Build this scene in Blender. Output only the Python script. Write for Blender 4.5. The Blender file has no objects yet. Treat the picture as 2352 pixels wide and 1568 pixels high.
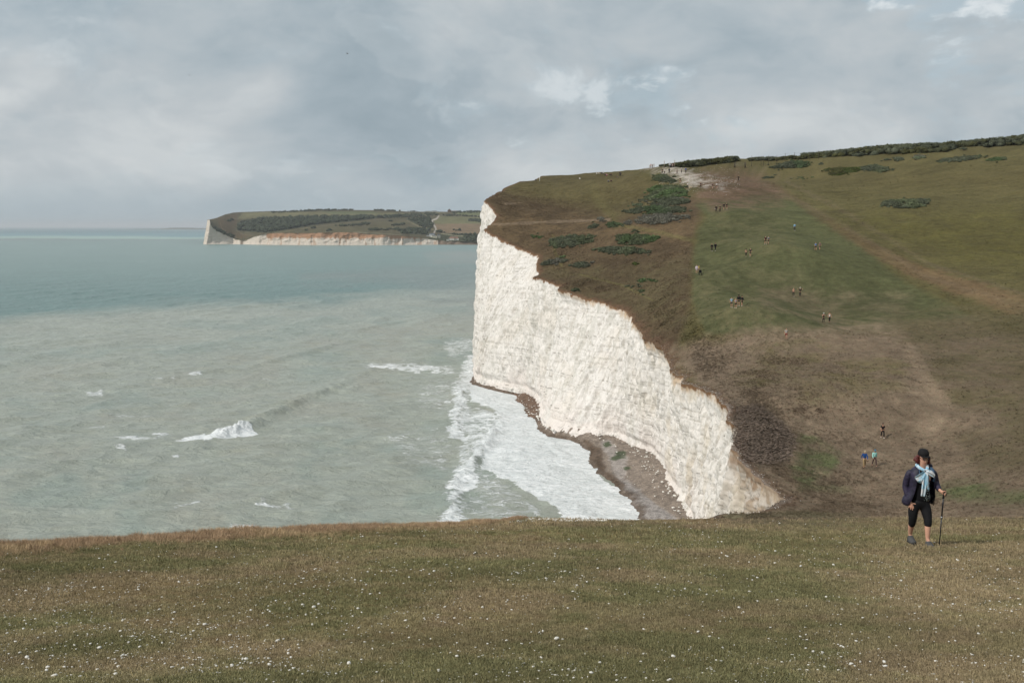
import bpy, bmesh, math, random
import numpy as np
from mathutils import Vector, Matrix, noise as mnoise

scene = bpy.context.scene
COL = scene.collection
random.seed(7)
RNG = np.random.default_rng(11)

# ---------------------------------------------------------------- camera
# heights: the sea is z = 0; the camera stands on a grassy slope, eye 42 m above the sea
F = 2305.0                    # focal length in units of a 2352 x 1568 picture
PX0, PY0 = 1176.0, 784.0
PITCH = math.atan(264.0 / F)
CAMZ = 42.0
cam_d = bpy.data.cameras.new("camera")
cam_d.sensor_width = 36.0
cam_d.lens = 36.0 * F / 2352.0
cam_d.clip_start = 0.3
cam_d.clip_end = 60000.0
cam = bpy.data.objects.new("camera", cam_d)
cam.location = (0, 0, CAMZ)
cam.rotation_euler = (math.pi / 2 - PITCH, 0, 0)
COL.objects.link(cam)
scene.camera = cam

# ---------------------------------------------------------------- sun, sky, exposure
SUN_EL, SUN_AZ = math.radians(43), math.radians(-118)   # azimuth from +Y towards +X: sun from the left
sun_dir = Vector((math.sin(SUN_AZ) * math.cos(SUN_EL), math.cos(SUN_AZ) * math.cos(SUN_EL), math.sin(SUN_EL)))
sd = bpy.data.lights.new("sun", 'SUN')
sd.energy = 2.9
sd.angle = math.radians(2.0)
sd.color = (1.0, 0.95, 0.88)
sun = bpy.data.objects.new("sun", sd)
sun.rotation_euler = (-sun_dir).to_track_quat('-Z', 'Y').to_euler()
sun.location = (-30, 0, 120)
COL.objects.link(sun)

scene.view_settings.view_transform = 'Standard'
scene.view_settings.look = 'None'
scene.view_settings.exposure = 0.0
scene.view_settings.gamma = 1.0
scene.view_settings.use_curve_mapping = False
scene.cycles.use_denoising = True
scene.cycles.max_bounces = 5
scene.cycles.diffuse_bounces = 2
scene.cycles.glossy_bounces = 2
scene.cycles.transparent_max_bounces = 6
scene.cycles.volume_bounces = 0
scene.cycles.caustics_reflective = False
scene.cycles.caustics_refractive = False


class NT:
    """small helper for node trees"""
    def __init__(s, tree):
        s.t = tree
        s.n = tree.nodes
        s.l = tree.links

    def add(s, kind, **kw):
        nd = s.n.new(kind)
        for k, v in kw.items():
            setattr(nd, k, v)
        return nd

    def put(s, sock, v):
        if isinstance(v, bpy.types.NodeSocket):
            s.l.new(v, sock)
        elif v is not None:
            sock.default_value = v

    def math(s, op, a, b=None, c=None, clamp=False):
        nd = s.add('ShaderNodeMath', operation=op, use_clamp=clamp)
        s.put(nd.inputs[0], a); s.put(nd.inputs[1], b)
        if c is not None:
            s.put(nd.inputs[2], c)
        return nd.outputs[0]

    def vmath(s, op, a, b=None, out=0):
        nd = s.add('ShaderNodeVectorMath', operation=op)
        s.put(nd.inputs[0], a); s.put(nd.inputs[1], b)
        return nd.outputs[out]

    def scale(s, a, k):
        nd = s.add('ShaderNodeVectorMath', operation='SCALE')
        s.put(nd.inputs[0], a); s.put(nd.inputs[3], k)
        return nd.outputs[0]

    def mix(s, fac, a, b, blend='MIX', clamp=True):
        nd = s.add('ShaderNodeMix', data_type='RGBA', blend_type=blend, clamp_factor=clamp)
        s.put(nd.inputs[0], fac)
        s.put(nd.inputs[6], a if isinstance(a, bpy.types.NodeSocket) else (*a, 1) if len(a) == 3 else a)
        s.put(nd.inputs[7], b if isinstance(b, bpy.types.NodeSocket) else (*b, 1) if len(b) == 3 else b)
        return nd.outputs[2]

    def noise(s, vec, scale, detail=4, rough=0.55, dist=0.0, out=0, lac=2.0):
        nd = s.add('ShaderNodeTexNoise')
        s.put(nd.inputs['Vector'], vec)
        nd.inputs['Scale'].default_value = scale
        nd.inputs['Detail'].default_value = detail
        nd.inputs['Roughness'].default_value = rough
        nd.inputs['Lacunarity'].default_value = lac
        nd.inputs['Distortion'].default_value = dist
        return nd.outputs[out]

    def voronoi(s, vec, scale, feature='F1', out='Distance', rand=1.0):
        nd = s.add('ShaderNodeTexVoronoi', feature=feature)
        s.put(nd.inputs['Vector'], vec)
        nd.inputs['Scale'].default_value = scale
        nd.inputs['Randomness'].default_value = rand
        return nd.outputs[out]

    def ramp(s, fac, stops, interp='LINEAR'):
        nd = s.add('ShaderNodeValToRGB')
        cr = nd.color_ramp
        cr.interpolation = interp
        while len(cr.elements) < len(stops):
            cr.elements.new(0.5)
        for e, (p, c) in zip(cr.elements, stops):
            e.position = p
            e.color = (*c, 1) if hasattr(c, '__len__') else (c, c, c, 1)
        s.put(nd.inputs[0], fac)
        return nd.outputs[0]

    def rng(s, v, a, b, c, d, smooth=False):
        nd = s.add('ShaderNodeMapRange', clamp=True)
        if smooth:
            nd.interpolation_type = 'SMOOTHSTEP'
        s.put(nd.inputs[0], v)
        for i, q in enumerate((a, b, c, d)):
            s.put(nd.inputs[i + 1], q)
        return nd.outputs[0]

    def attr(s, name, out='Color'):
        nd = s.add('ShaderNodeAttribute', attribute_name=name)
        return nd.outputs[out]


def lin(r, g, b):
    return tuple(((v / 255) / 12.92 if v / 255 <= 0.04045 else ((v / 255 + 0.055) / 1.055) ** 2.4) for v in (r, g, b))


# ---- world: thin Nishita sky behind broken grey cloud
world = bpy.data.worlds.new("World")
scene.world = world
world.use_nodes = True
W = NT(world.node_tree)
W.n.clear()
wo = W.add('ShaderNodeOutputWorld')
bg = W.add('ShaderNodeBackground')
W.l.new(bg.outputs[0], wo.inputs[0])
sky = W.add('ShaderNodeTexSky', sky_type='NISHITA')
sky.sun_disc = False
sky.sun_elevation = SUN_EL
sky.sun_rotation = SUN_AZ
sky.air_density = 1.0
sky.dust_density = 1.0
tc = W.add('ShaderNodeTexCoord')
dirn = W.vmath('NORMALIZE', tc.outputs['Generated'])
sx = W.add('ShaderNodeSeparateXYZ'); W.l.new(dirn, sx.inputs[0])
zc = W.math('ADD', W.math('MAXIMUM', sx.outputs[2], 0.0), 0.30)
cx = W.add('ShaderNodeCombineXYZ')
W.l.new(W.math('DIVIDE', sx.outputs[0], zc), cx.inputs[0])
W.l.new(W.math('DIVIDE', sx.outputs[1], zc), cx.inputs[1])
W.l.new(W.math('MULTIPLY', sx.outputs[2], 1.5), cx.inputs[2])
cp = W.vmath('ADD', cx.outputs[0], (3.1, 1.7, 0.4))
warp = W.scale(W.vmath('SUBTRACT', W.noise(cp, 1.1, 3, 0.5, out=1), (0.5, 0.5, 0.5)), 0.55)
cpw = W.vmath('ADD', cp, warp)
big = W.noise(cpw, 1.15, 4, 0.5)
# lumps of cloud: mapped on the sky dome itself so they stay heaped, only a little flattened
dome = W.vmath('MULTIPLY', dirn, (1.0, 1.0, 1.9))
dw = W.vmath('ADD', dome, W.scale(W.vmath('SUBTRACT', W.noise(dome, 3.0, 4, 0.5, out=1), (0.5, 0.5, 0.5)), 0.16))
mid = W.noise(W.vmath('ADD', dw, (7, 3, 1)), 5.2, 9, 0.56)
cl = W.math('ADD', W.math('MULTIPLY', big, 0.36), W.math('MULTIPLY', mid, 0.64))
cloud = W.ramp(W.rng(cl, 0.36, 0.61, 0, 1), [(0.0, lin(149, 164, 173)), (0.28, lin(163, 176, 184)), (0.5, lin(177, 187, 193)), (0.72, lin(188, 195, 199)), (1.0, lin(204, 209, 211))])
# soft heaped edges: a step in the warped noise reads as the rim of one cloud against the next
heap = W.noise(W.vmath('ADD', dw, (13.3, 2.2, 6)), 4.2, 9, 0.55)
h1 = W.rng(heap, 0.485, 0.515, 0, 1, True); h2 = W.rng(heap, 0.50, 0.66, 1, 0.0)
cloud = W.mix(W.math('MULTIPLY', W.math('MULTIPLY', h1, h2), 0.17), cloud, lin(208, 214, 216))
heap2 = W.noise(W.vmath('ADD', dw, (3.3, 12.2, 9)), 3.4, 9, 0.55)
h3 = W.math('MULTIPLY', W.rng(heap2, 0.50, 0.53, 0, 1, True), W.rng(heap2, 0.51, 0.64, 1, 0))
cloud = W.mix(W.math('MULTIPLY', h3, 0.09), cloud, lin(146, 164, 175))
hole = W.noise(W.vmath('ADD', dw, (1.3, 9.2, 4)), 6.0, 9, 0.58)
blue = W.mix(0.8, W.scale(sky.outputs[0], 0.10), lin(180, 200, 210))
rightw = W.rng(sx.outputs[0], -0.30, 0.40, 0.25, 1.0, True)
hm = W.math('MULTIPLY', W.rng(hole, 0.51, 0.60, 0, 1, True), rightw)
c1 = W.mix(W.math('MULTIPLY', hm, 0.45), cloud, blue)
edge = W.noise(W.vmath('ADD', dw, (5.3, 5.2, 2)), 14.0, 8, 0.62)
rim = W.math('MULTIPLY', W.math('MULTIPLY', W.rng(hole, 0.53, 0.60, 0, 1, True), W.rng(edge, 0.47, 0.60, 0, 1, True)), rightw)
c2 = W.mix(W.math('MULTIPLY', rim, 0.75), c1, lin(226, 231, 233))
# towards the horizon the cloud layer closes into an even blue-grey
hz = W.rng(sx.outputs[2], 0.0, 0.06, 1.0, 0.0, True)
c3 = W.mix(W.math('MULTIPLY', hz, 0.75), c2, lin(160, 177, 186))
gr = W.rng(sx.outputs[2], 0.0, 0.4, 1.0, 1.06)
W.l.new(W.scale(c3, gr), bg.inputs[0])
bg.inputs[1].default_value = 1.0


# ---------------------------------------------------------------- numpy noise
def _hash(ix, iy, iz, seed):
    h = (ix.astype(np.int64) * 374761393 + iy.astype(np.int64) * 668265263 + iz.astype(np.int64) * 2147483647 + seed * 1274126177) & 0xffffffff
    h = ((h ^ (h >> 13)) * 1274126177) & 0xffffffff
    h = ((h ^ (h >> 16)) * 2246822519) & 0xffffffff
    return ((h ^ (h >> 15)) & 0xffffff) / float(0xffffff)


def vnoise(x, y, z=None, seed=0):
    """smooth value noise, 0..1"""
    x = np.asarray(x, float); y = np.asarray(y, float)
    x, y = np.broadcast_arrays(x, y)
    fx = np.floor(x); fy = np.floor(y)
    u = x - fx; v = y - fy
    u = u * u * u * (u * (u * 6 - 15) + 10); v = v * v * v * (v * (v * 6 - 15) + 10)
    if z is None:
        z0 = np.zeros_like(fx)
        a = _hash(fx, fy, z0, seed); b = _hash(fx + 1, fy, z0, seed)
        c = _hash(fx, fy + 1, z0, seed); d = _hash(fx + 1, fy + 1, z0, seed)
        return (a * (1 - u) + b * u) * (1 - v) + (c * (1 - u) + d * u) * v
    z = np.broadcast_to(np.asarray(z, float), x.shape)
    fz = np.floor(z); w = z - fz
    w = w * w * w * (w * (w * 6 - 15) + 10)
    r = 0
    for k in (0, 1):
        a = _hash(fx, fy, fz + k, seed); b = _hash(fx + 1, fy, fz + k, seed)
        c = _hash(fx, fy + 1, fz + k, seed); d = _hash(fx + 1, fy + 1, fz + k, seed)
        q = (a * (1 - u) + b * u) * (1 - v) + (c * (1 - u) + d * u) * v
        r = r + q * (w if k else 1 - w)
    return r


def fbm(x, y, z=None, octaves=4, seed=0, gain=0.5, lac=2.03):
    """fractal noise, about -1..1"""
    s = 0; a = 1.0; tot = 0
    for o in range(octaves):
        k = lac ** o
        s = s + a * (vnoise(x * k + 17.3 * o, y * k - 9.1 * o, None if z is None else z * k + 3.7 * o, seed + o) * 2 - 1)
        tot += a; a *= gain
    return s / tot * 1.5


def sstep(a, b, x):
    t = np.clip((x - a) / (b - a), 0, 1)
    return t * t * (3 - 2 * t)


# ---------------------------------------------------------------- geometry of view: turn a point of the picture at a known distance into a place
cP, sP = math.cos(PITCH), math.sin(PITCH)


def at(px, py, Y):
    c = (px - PX0) / F; v = (PY0 - py) / F
    dy = cP + v * sP; dz = -sP + v * cP
    return (c * Y / dy, Y, CAMZ + dz * Y / dy)


def on_level(px, py, z):
    c = (px - PX0) / F; v = (PY0 - py) / F
    dy = cP + v * sP; dz = -sP + v * cP
    Y = (z - CAMZ) * dy / dz
    return (c * Y / dy, Y)


def picture(x, y, z):
    zz = z - CAMZ
    d = y * cP - zz * sP
    d = np.where(d < 0.5, 0.5, d)
    u = y * sP + zz * cP
    return PX0 + F * x / d, PY0 - F * u / d


# ---------------------------------------------------------------- object helpers
MATS = {}


def link(o, parent=None):
    COL.objects.link(o)
    if parent is not None:
        o.parent = parent
    return o


def mesh_obj(name, verts, faces, mat=None, parent=None, smooth=True, attrs=None, mats=None, midx=None):
    me = bpy.data.meshes.new(name)
    v = np.asarray(verts, dtype=np.float32)
    if isinstance(faces, np.ndarray):
        nf, k = faces.shape
        me.vertices.add(len(v)); me.vertices.foreach_set('co', v.ravel())
        me.loops.add(nf * k); me.loops.foreach_set('vertex_index', faces.astype(np.int32).ravel())
        me.polygons.add(nf)
        me.polygons.foreach_set('loop_start', np.arange(0, nf * k, k, dtype=np.int32))
        me.polygons.foreach_set('loop_total', np.full(nf, k, dtype=np.int32))
    else:
        me.from_pydata([tuple(q) for q in v], [], faces)
    if midx is not None:
        me.polygons.foreach_set('material_index', np.asarray(midx, dtype=np.int32))
    me.update(calc_edges=True)
    me.validate()
    if smooth:
        me.polygons.foreach_set('use_smooth', np.ones(len(me.polygons), dtype=bool))
    for m in (mats or ([mat] if mat else [])):
        me.materials.append(m)
    for nm, arr in (attrs or {}).items():
        arr = np.asarray(arr, dtype=np.float32)
        if arr.ndim == 2:
            a = me.color_attributes.new(nm, 'FLOAT_COLOR', 'POINT')
            if arr.shape[1] == 3:
                arr = np.concatenate([arr, np.ones((len(arr), 1), np.float32)], 1)
            a.data.foreach_set('color', arr.ravel())
        else:
            a = me.attributes.new(nm, 'FLOAT', 'POINT')
            a.data.foreach_set('value', arr)
    o = bpy.data.objects.new(name, me)
    return link(o, parent)


def grid_faces(nr, nc):
    i = np.arange(nr - 1)[:, None] * nc + np.arange(nc - 1)[None, :]
    return np.stack([i, i + 1, i + nc + 1, i + nc], -1).reshape(-1, 4)


def tag(o, label=None, cat=None, group=None, kind=None):
    if label: o['label'] = label
    if cat: o['category'] = cat
    if group: o['group'] = group
    if kind: o['kind'] = kind
    return o


def empty(name, loc, rz=0.0):
    o = bpy.data.objects.new(name, None)
    o.empty_display_size = 0.2
    o.location = loc
    o.rotation_euler = (0, 0, rz)
    return link(o)


def mat_new(name, rough=0.8, base=(0.5, 0.5, 0.5), spec=0.2):
    m = bpy.data.materials.new(name)
    m.use_nodes = True
    T = NT(m.node_tree)
    b = m.node_tree.nodes['Principled BSDF']
    b.inputs['Base Color'].default_value = (*base, 1)
    b.inputs['Roughness'].default_value = rough
    b.inputs['Specular IOR Level'].default_value = spec
    return m, T, b


def simple(name, col, rough=0.8, var=0.25, scale=6.0, spec=0.2, bump=0.0, metal=0.0):
    """plain colour with a little procedural unevenness"""
    if name in MATS:
        return MATS[name]
    m, T, b = mat_new(name, rough, col, spec)
    tcn = T.add('ShaderNodeTexCoord')
    n = T.noise(tcn.outputs['Object'], scale, 4, 0.6)
    k = T.rng(n, 0.25, 0.75, 1 - var, 1 + var)
    T.l.new(T.scale(T.mix(0.0, col, col), k), b.inputs['Base Color'])
    b.inputs['Metallic'].default_value = metal
    if bump:
        bp = T.add('ShaderNodeBump'); bp.inputs['Strength'].default_value = bump
        bp.inputs['Distance'].default_value = 0.02
        T.l.new(n, bp.inputs['Height']); T.l.new(bp.outputs[0], b.inputs['Normal'])
    MATS[name] = m
    return m

# ================================================================ LAND
# rim of the chalk cliff (seen in the photograph, distance Y from the camera) paired with the foot of the cliff
def BL(px, py):
    return on_level(px, py, 2.0)


RIM = [  # rim point as picture x, y, distance (or world x, y), foot as world x, y
    ('w', 260, 900, 240, 905), ('w', 120, 700, 105, 706), ('w', 60, 560, 50, 566), ('w', 26, 440, 18, 446),
    (1195, 417, 356, -2, 360), (1150, 437, 335, -8, 335), (1112, 458, 315, -11.6, 310), (1125, 470, 309, -11.5, 304),
    (1142, 492, 302, -11.4, 298), (1135, 505, 298, -11.2, 293), (1112, 527, 291, -11.0, 286), (1150, 548, 284, -10.8, 277),
    (1190, 565, 277, *BL(1088, 864)), (1240, 590, 265, *BL(1110, 872)), (1235, 605, 259, *BL(1150, 882)),
    (1239, 622, 254, *BL(1180, 888)), (1224, 634, 247, *BL(1213, 895)), (1250, 641, 240, *BL(1228, 908)),
    (1290, 650, 232, *BL(1231, 922)), (1282, 663, 225, *BL(1234, 940)), (1350, 681, 216, *BL(1240, 965)),
    (1400, 697, 207, *BL(1265, 982)), (1440, 715, 200, *BL(1335, 992)), (1456, 737, 190, *BL(1400, 1000)),
    (1490, 782, 175, *BL(1474, 1040)), (1500, 790, 169, *BL(1482, 1056)), (1530, 815, 160, *BL(1500, 1095)),
    (1540, 850, 150, *BL(1530, 1130)), (1570, 880, 141, *BL(1553, 1172)), (1620, 893, 133, 23.0, 136),
    (1665, 935, 120, 21.5, 124), (1668, 958, 114, 20.5, 117), (1687, 988, 108, 19.5, 110), (1678, 1020, 100, 18, 103),
    (1692, 1042, 96, 17.7, 99.5), (1740, 1090, 89, 17.3, 92), (1797, 1137, 83, 16.5, 87.5), (1782, 1157, 80, 15, 85),
    (1757, 1168, 78, 13, 83.5), (1640, 1178, 76, 9.5, 81), (1605, 1191, 73, 7.5, 78), ('w', 9.5, 60, 3, 65), ('w', 5.2, 45, -1, 49),
    ('w', 2.2, 33, -5, 37), ('w', 0.3, 27.1, -7, 31), ('w', -2.9, 24.0, -10, 28), ('w', -5.5, 21.7, -13, 25.7), ('w', -9.2, 18.0, -17, 22), ('w', -14.8, 12.3, -22, 16),
    ('w', -27, 3, -34, 7), ('w', -45, -22, -52, -20), ('w', -75, -70, -82, -66)]

rimT, rimB, ctrl = [], [], []
for r in RIM:
    if r[0] == 'w':
        rimT.append((r[1], r[2])); rimB.append((r[3], r[4]))
    else:
        p = at(r[0], r[1], r[2])
        rimT.append(p[:2]); rimB.append((r[3], r[4])); ctrl.append(p)
rimT = np.array(rimT, float); rimB = np.array(rimB, float)


def fore_z(x, y):
    return CAMZ - (1.6 + 0.239 * y) + 0.0008 * np.maximum(x, 0) ** 2


GROUND = [  # picture x, y, distance: where walkers' feet, bushes and ridges stand
    (2027, 1006, 112), (1985, 1074, 100), (2010, 1070, 101), (1805, 778, 152), (1690, 703, 164), (1900, 740, 168), (1830, 680, 188),
    (1637, 576, 225), (1760, 560, 212), (1718, 588, 213), (1825, 528, 242), (1878, 574, 212), (1650, 487, 260), (1665, 481, 262),
    (1640, 432, 302), (1580, 430, 308), (1535, 397, 337), (1575, 397, 342), (1695, 417, 372), (1545, 388, 376), (1495, 387, 390),
    (1425, 405, 398), (1400, 418, 385), (1230, 415, 366), (1400, 396, 410), (1350, 400, 400), (1300, 405.5, 388), (1250, 411, 376), (1450, 391.5, 416), (1605, 630, 200), (1500, 388, 388), (1620, 384, 392),
    (1690, 374, 400), (1800, 372, 396), (1950, 361, 388), (2100, 350, 378), (2352, 336, 360), (2352, 400, 305), (2352, 500, 248), (2080, 470, 268),
    (2352, 600, 208), (2352, 700, 172), (2352, 850, 130), (2352, 1000, 99), (2352, 1100, 82), (1900, 1130, 92),
    (1900, 900, 122), (1700, 860, 141), (2100, 850, 133), (2000, 610, 205), (1900, 460, 298), (1750, 480, 280), (1470, 560, 248),
    (1350, 560, 262), (1520, 430, 322), (1400, 480, 312), (1250, 480, 318), (1330, 620, 242), (1560, 700, 184), (1500, 640, 215), (2150, 560, 226), (2150, 1150, 84)]
for g in GROUND:
    ctrl.append(at(*g))
for x, y, z in [(50, 480, 20.5), (120, 490, 24), (220, 470, 30), (350, 430, 36), (420, 620, 26), (60, 680, 2), (200, 760, 10), (120, 900, -5), (300, 950, 0), (26, 440, 16), (60, 560, 8),
                (150, 110, -14), (260, 200, 6), (330, 300, 26), (120, 30, -9), (90, 60, -17), (500, 300, 34), (500, 100, 5), (500, 800, 20), (450, -50, 6)]:
    ctrl.append((x, y, CAMZ + z))
for x in (-30, -12, 2, 16, 34, 60):
    for y in (-60, -20, 0, 14, 26):
        if x > 0 or y < 20:
            ctrl.append((x, y, float(fore_z(x, y))))
for x in (2, 14, 30, 55):
    ctrl.append((x, 27, CAMZ - 8.08 + 0.005 * x)); ctrl.append((x, 31, CAMZ - 9.45 + 0.01 * x)); ctrl.append((x, 36, CAMZ - 11.3 + 0.015 * x)); ctrl.append((x + 2, 46, CAMZ - 15.0 + 0.03 * x)); ctrl.append((x + 4, 60, CAMZ - 19.2 + 0.03 * x))
ctrl = np.array(ctrl, float)


def tps_fit(P, lam=3.0):
    n = len(P)
    xy = P[:, :2] / 100.0
    d2 = ((xy[:, None] - xy[None]) ** 2).sum(-1)
    K = 0.5 * d2 * np.log(d2 + 1e-12)
    A = np.zeros((n + 3, n + 3))
    A[:n, :n] = K + np.eye(n) * lam * 1e-4
    A[:n, n] = 1; A[:n, n + 1:] = xy; A[n, :n] = 1; A[n + 1:, :n] = xy.T
    b = np.zeros(n + 3); b[:n] = P[:, 2]
    w = np.linalg.solve(A, b)
    return xy, w


_cxy, _cw = tps_fit(ctrl)


def tps(x, y):
    x = np.asarray(x, float); y = np.asarray(y, float)
    sh = x.shape
    q = np.stack([x.ravel(), y.ravel()], 1) / 100.0
    out = np.empty(len(q))
    n = len(_cxy)
    for i in range(0, len(q), 20000):
        qq = q[i:i + 20000]
        d2 = ((qq[:, None] - _cxy[None]) ** 2).sum(-1)
        out[i:i + 20000] = (0.5 * d2 * np.log(d2 + 1e-12)) @ _cw[:n] + _cw[n] + qq @ _cw[n + 1:]
    return out.reshape(sh)


def relief(x, y):
    """small unevenness of the turf"""
    far = sstep(26, 80, y)
    r = fbm(x / 9.0, y / 9.0, octaves=3, seed=5) * (0.10 + 0.30 * far)
    r += fbm(x / 2.1, y / 2.1, octaves=3, seed=9) * (0.03 + 0.09 * far)
    # tussocky ground in the valley
    val = sstep(70, 85, y) * (1 - sstep(150, 185, y))
    r += np.abs(fbm(x / 1.3, y / 1.3, octaves=2, seed=19)) * 0.16 * val
    return r


def ground_z(x, y):
    x = np.asarray(x, float); y = np.asarray(y, float)
    x, y = np.broadcast_arrays(x, y)
    w = sstep(23, 33, y)
    zt = np.zeros(x.shape)
    k = w > 0
    if k.any():
        zt[k] = tps(x[k], y[k])
    return fore_z(x, y) * (1 - w) + zt * w + relief(x, y)


def cast(px, py, y0=3.0, y1=480.0):
    """first ground point along sight lines px, py (arrays)"""
    px = np.atleast_1d(np.asarray(px, float)); py = np.atleast_1d(np.asarray(py, float))
    c = (px - PX0) / F; v = (PY0 - py) / F
    dy = cP + v * sP; dz = (-sP + v * cP) / dy; dx = c / dy
    Y = np.full(px.shape, y0)
    done = np.zeros(px.shape, bool)
    step = 1.02
    while True:
        act = ~done & (Y < y1)
        if not act.any():
            break
        Yn = Y[act] * step + 0.05
        hit = ground_z(dx[act] * Yn, Yn) > CAMZ + dz[act] * Yn
        idx = np.where(act)[0]
        lo = Y[idx[hit]].copy(); hi = Yn[hit].copy()
        if len(lo):
            for _ in range(9):
                m = 0.5 * (lo + hi)
                g = ground_z(dx[idx[hit]] * m, m) > CAMZ + dz[idx[hit]] * m
                hi = np.where(g, m, hi); lo = np.where(g, lo, m)
            Y[idx[hit]] = hi; done[idx[hit]] = True
        Y[idx[~hit]] = Yn[~hit]
    X = dx * Y
    return X, Y, ground_z(X, Y), done


# ---- dense rim and foot lines
seg = np.linalg.norm(np.diff(rimT, axis=0), axis=1)
u0 = np.concatenate([[0], np.cumsum(np.maximum(seg, 3.0))])
# sample density: fine where the cliff is in view
dens = []
for i in range(len(rimT) - 1):
    ymid = 0.5 * (rimT[i, 1] + rimT[i + 1, 1])
    L = np.linalg.norm(rimT[i + 1] - rimT[i])
    stepm = 0.16 if 70 < ymid < 345 else (0.35 if -3 < ymid < 70 else 6.0)
    stepm *= 1.0 + max(0, ymid - 120) / 400 if ymid < 345 else 1
    dens.append(max(2, int(L / stepm)))
us = np.concatenate([np.linspace(u0[i], u0[i + 1], dens[i], endpoint=False) for i in range(len(dens))] + [[u0[-1]]])


def pchip_like(u0, P, us):
    return np.stack([np.interp(us, u0, P[:, k]) for k in range(P.shape[1])], 1)


def smooth_line(A, k):
    ker = np.hanning(k + 2)[1:-1]; ker /= ker.sum()
    B = A.copy()
    pad = k // 2
    for c in range(A.shape[1]):
        q = np.pad(A[:, c], pad, mode='reflect', reflect_type='odd')
        B[:, c] = np.convolve(q, ker, mode='valid')[:len(A)]
    return B


LT = smooth_line(pchip_like(u0, rimT, us), 9)
LB = smooth_line(pchip_like(u0, rimB, us), 31)
LB[:, 0] += 1.3 * sstep(215, 185, LB[:, 1]) * sstep(60, 90, LB[:, 1])
arc = np.concatenate([[0], np.cumsum(np.linalg.norm(np.diff(LT, axis=0), axis=1))])
# small bites and noses in the rim
inview = sstep(8, 30, LT[:, 1]) * (1 - sstep(330, 400, LT[:, 1]))
farview = sstep(60, 80, LT[:, 1])
LT[:, 0] += (fbm(arc / 3.2, arc * 0, octaves=3, seed=31) * 0.42 * farview + fbm(arc / 0.9, arc * 0, octaves=2, seed=32) * 0.14) * inview
LT[:, 1] = np.minimum.accumulate(LT[:, 1] - 1e-4 * np.arange(len(LT)))
LTz = ground_z(LT[:, 0], LT[:, 1])

# ---- ground sheet: rows run inland (+x) from the rim
t = np.concatenate([np.linspace(0, 1, 14) ** 1.2 * 3.0, 3.0 + np.geomspace(0.35, 497, 330) - 0.35 + 0.25])
rowstep = []
keep = [0]
for i in range(1, len(LT)):
    y = LT[i, 1]
    want = 0.30 + max(0, y) * 0.0018 if y < 360 else 8.0
    if LT[keep[-1], 1] - y >= want or np.hypot(*(LT[i] - LT[keep[-1]])) > (0.7 if -5 < y < 345 else 12):
        keep.append(i)
if keep[-1] != len(LT) - 1:
    keep.append(len(LT) - 1)
keep = np.array(keep)
RX, RY = LT[keep, 0], LT[keep, 1]
GX = RX[:, None] + t[None, :]
GY = np.repeat(RY[:, None], len(t), 1)
# rows straighten out inland so the sheet stays even
GZ = ground_z(GX, GY)
# turf lip: rounds over slightly at the rim
GZ -= 0.18 * np.exp(-t / 0.5)[None, :] * sstep(15, 30, GY)
PXg, PYg = picture(GX, GY, GZ)
print("ground grid", GX.shape)


# ---- ground cover painted as areas of different growth (world-fixed colours of turf, bare chalk, dead grass)
def poly_sd(px, py, poly):
    """signed distance to polygon, positive inside"""
    P = np.array(poly, float)
    best = np.full(px.shape, 1e9)
    inside = np.zeros(px.shape, bool)
    n = len(P)
    for i in range(n):
        a = P[i]; b = P[(i + 1) % n]
        ab = b - a
        tt = np.clip(((px - a[0]) * ab[0] + (py - a[1]) * ab[1]) / (ab @ ab + 1e-9), 0, 1)
        d = np.hypot(px - a[0] - tt * ab[0], py - a[1] - tt * ab[1])
        best = np.minimum(best, d)
        cond = (a[1] > py) != (b[1] > py)
        with np.errstate(divide='ignore', invalid='ignore'):
            xi = a[0] + (py - a[1]) / (b[1] - a[1] + 1e-12) * (b[0] - a[0])
        inside ^= cond & (px < xi)
    return np.where(inside, best, -best)


def line_d(px, py, pts):
    best = np.full(px.shape, 1e9)
    for a, b in zip(pts[:-1], pts[1:]):
        a = np.array(a, float); b = np.array(b, float); ab = b - a
        tt = np.clip(((px - a[0]) * ab[0] + (py - a[1]) * ab[1]) / (ab @ ab + 1e-9), 0, 1)
        best = np.minimum(best, np.hypot(px - a[0] - tt * ab[0], py - a[1] - tt * ab[1]))
    return best


C_OLIVE = np.array(lin(93, 87, 58)); C_BROWN = np.array(lin(88, 75, 58)); C_GREEN = np.array(lin(85, 87, 60))
C_TAN = np.array(lin(122, 107, 90)); C_DEAD = np.array(lin(112, 86, 62)); C_LUSH = np.array(lin(80, 92, 58))
C_FORE = np.array(lin(110, 103, 76)); C_HEATH = np.array(lin(86, 77, 68)); C_CHALK = np.array(lin(206, 196, 186)); C_DKGRASS = np.array(lin(86, 79, 58))
C_RUST = np.array(lin(114, 96, 72))

nx = fbm(GX / 14, GY / 14, octaves=4, seed=41)
nm = fbm(GX / 4.0, GY / 4.0, octaves=4, seed=42)
nf = fbm(GX / 1.2, GY / 1.2, octaves=3, seed=43)
wobx = nx * 9 + nm * 8 + nf * 4
mn = 1.0
Cc = np.broadcast_to(C_OLIVE, GX.shape + (3,)).copy()


def blend(mask, col):
    global Cc
    Cc = Cc * (1 - mask[..., None]) + np.asarray(col) * mask[..., None]


def zone(poly, col, soft=14, amt=1.0, wob=1.0, brk=0.0):
    sdv = poly_sd(PXg, PYg, poly) + wobx * wob * 0.8
    m = sstep(-soft, soft, sdv) * amt
    if brk:
        m = m * np.clip(1 - brk * (0.5 - 0.9 * nm - 0.5 * nf), 0, 1)
    blend(np.clip(m, 0, 1), col)


far = GY > 42
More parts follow.
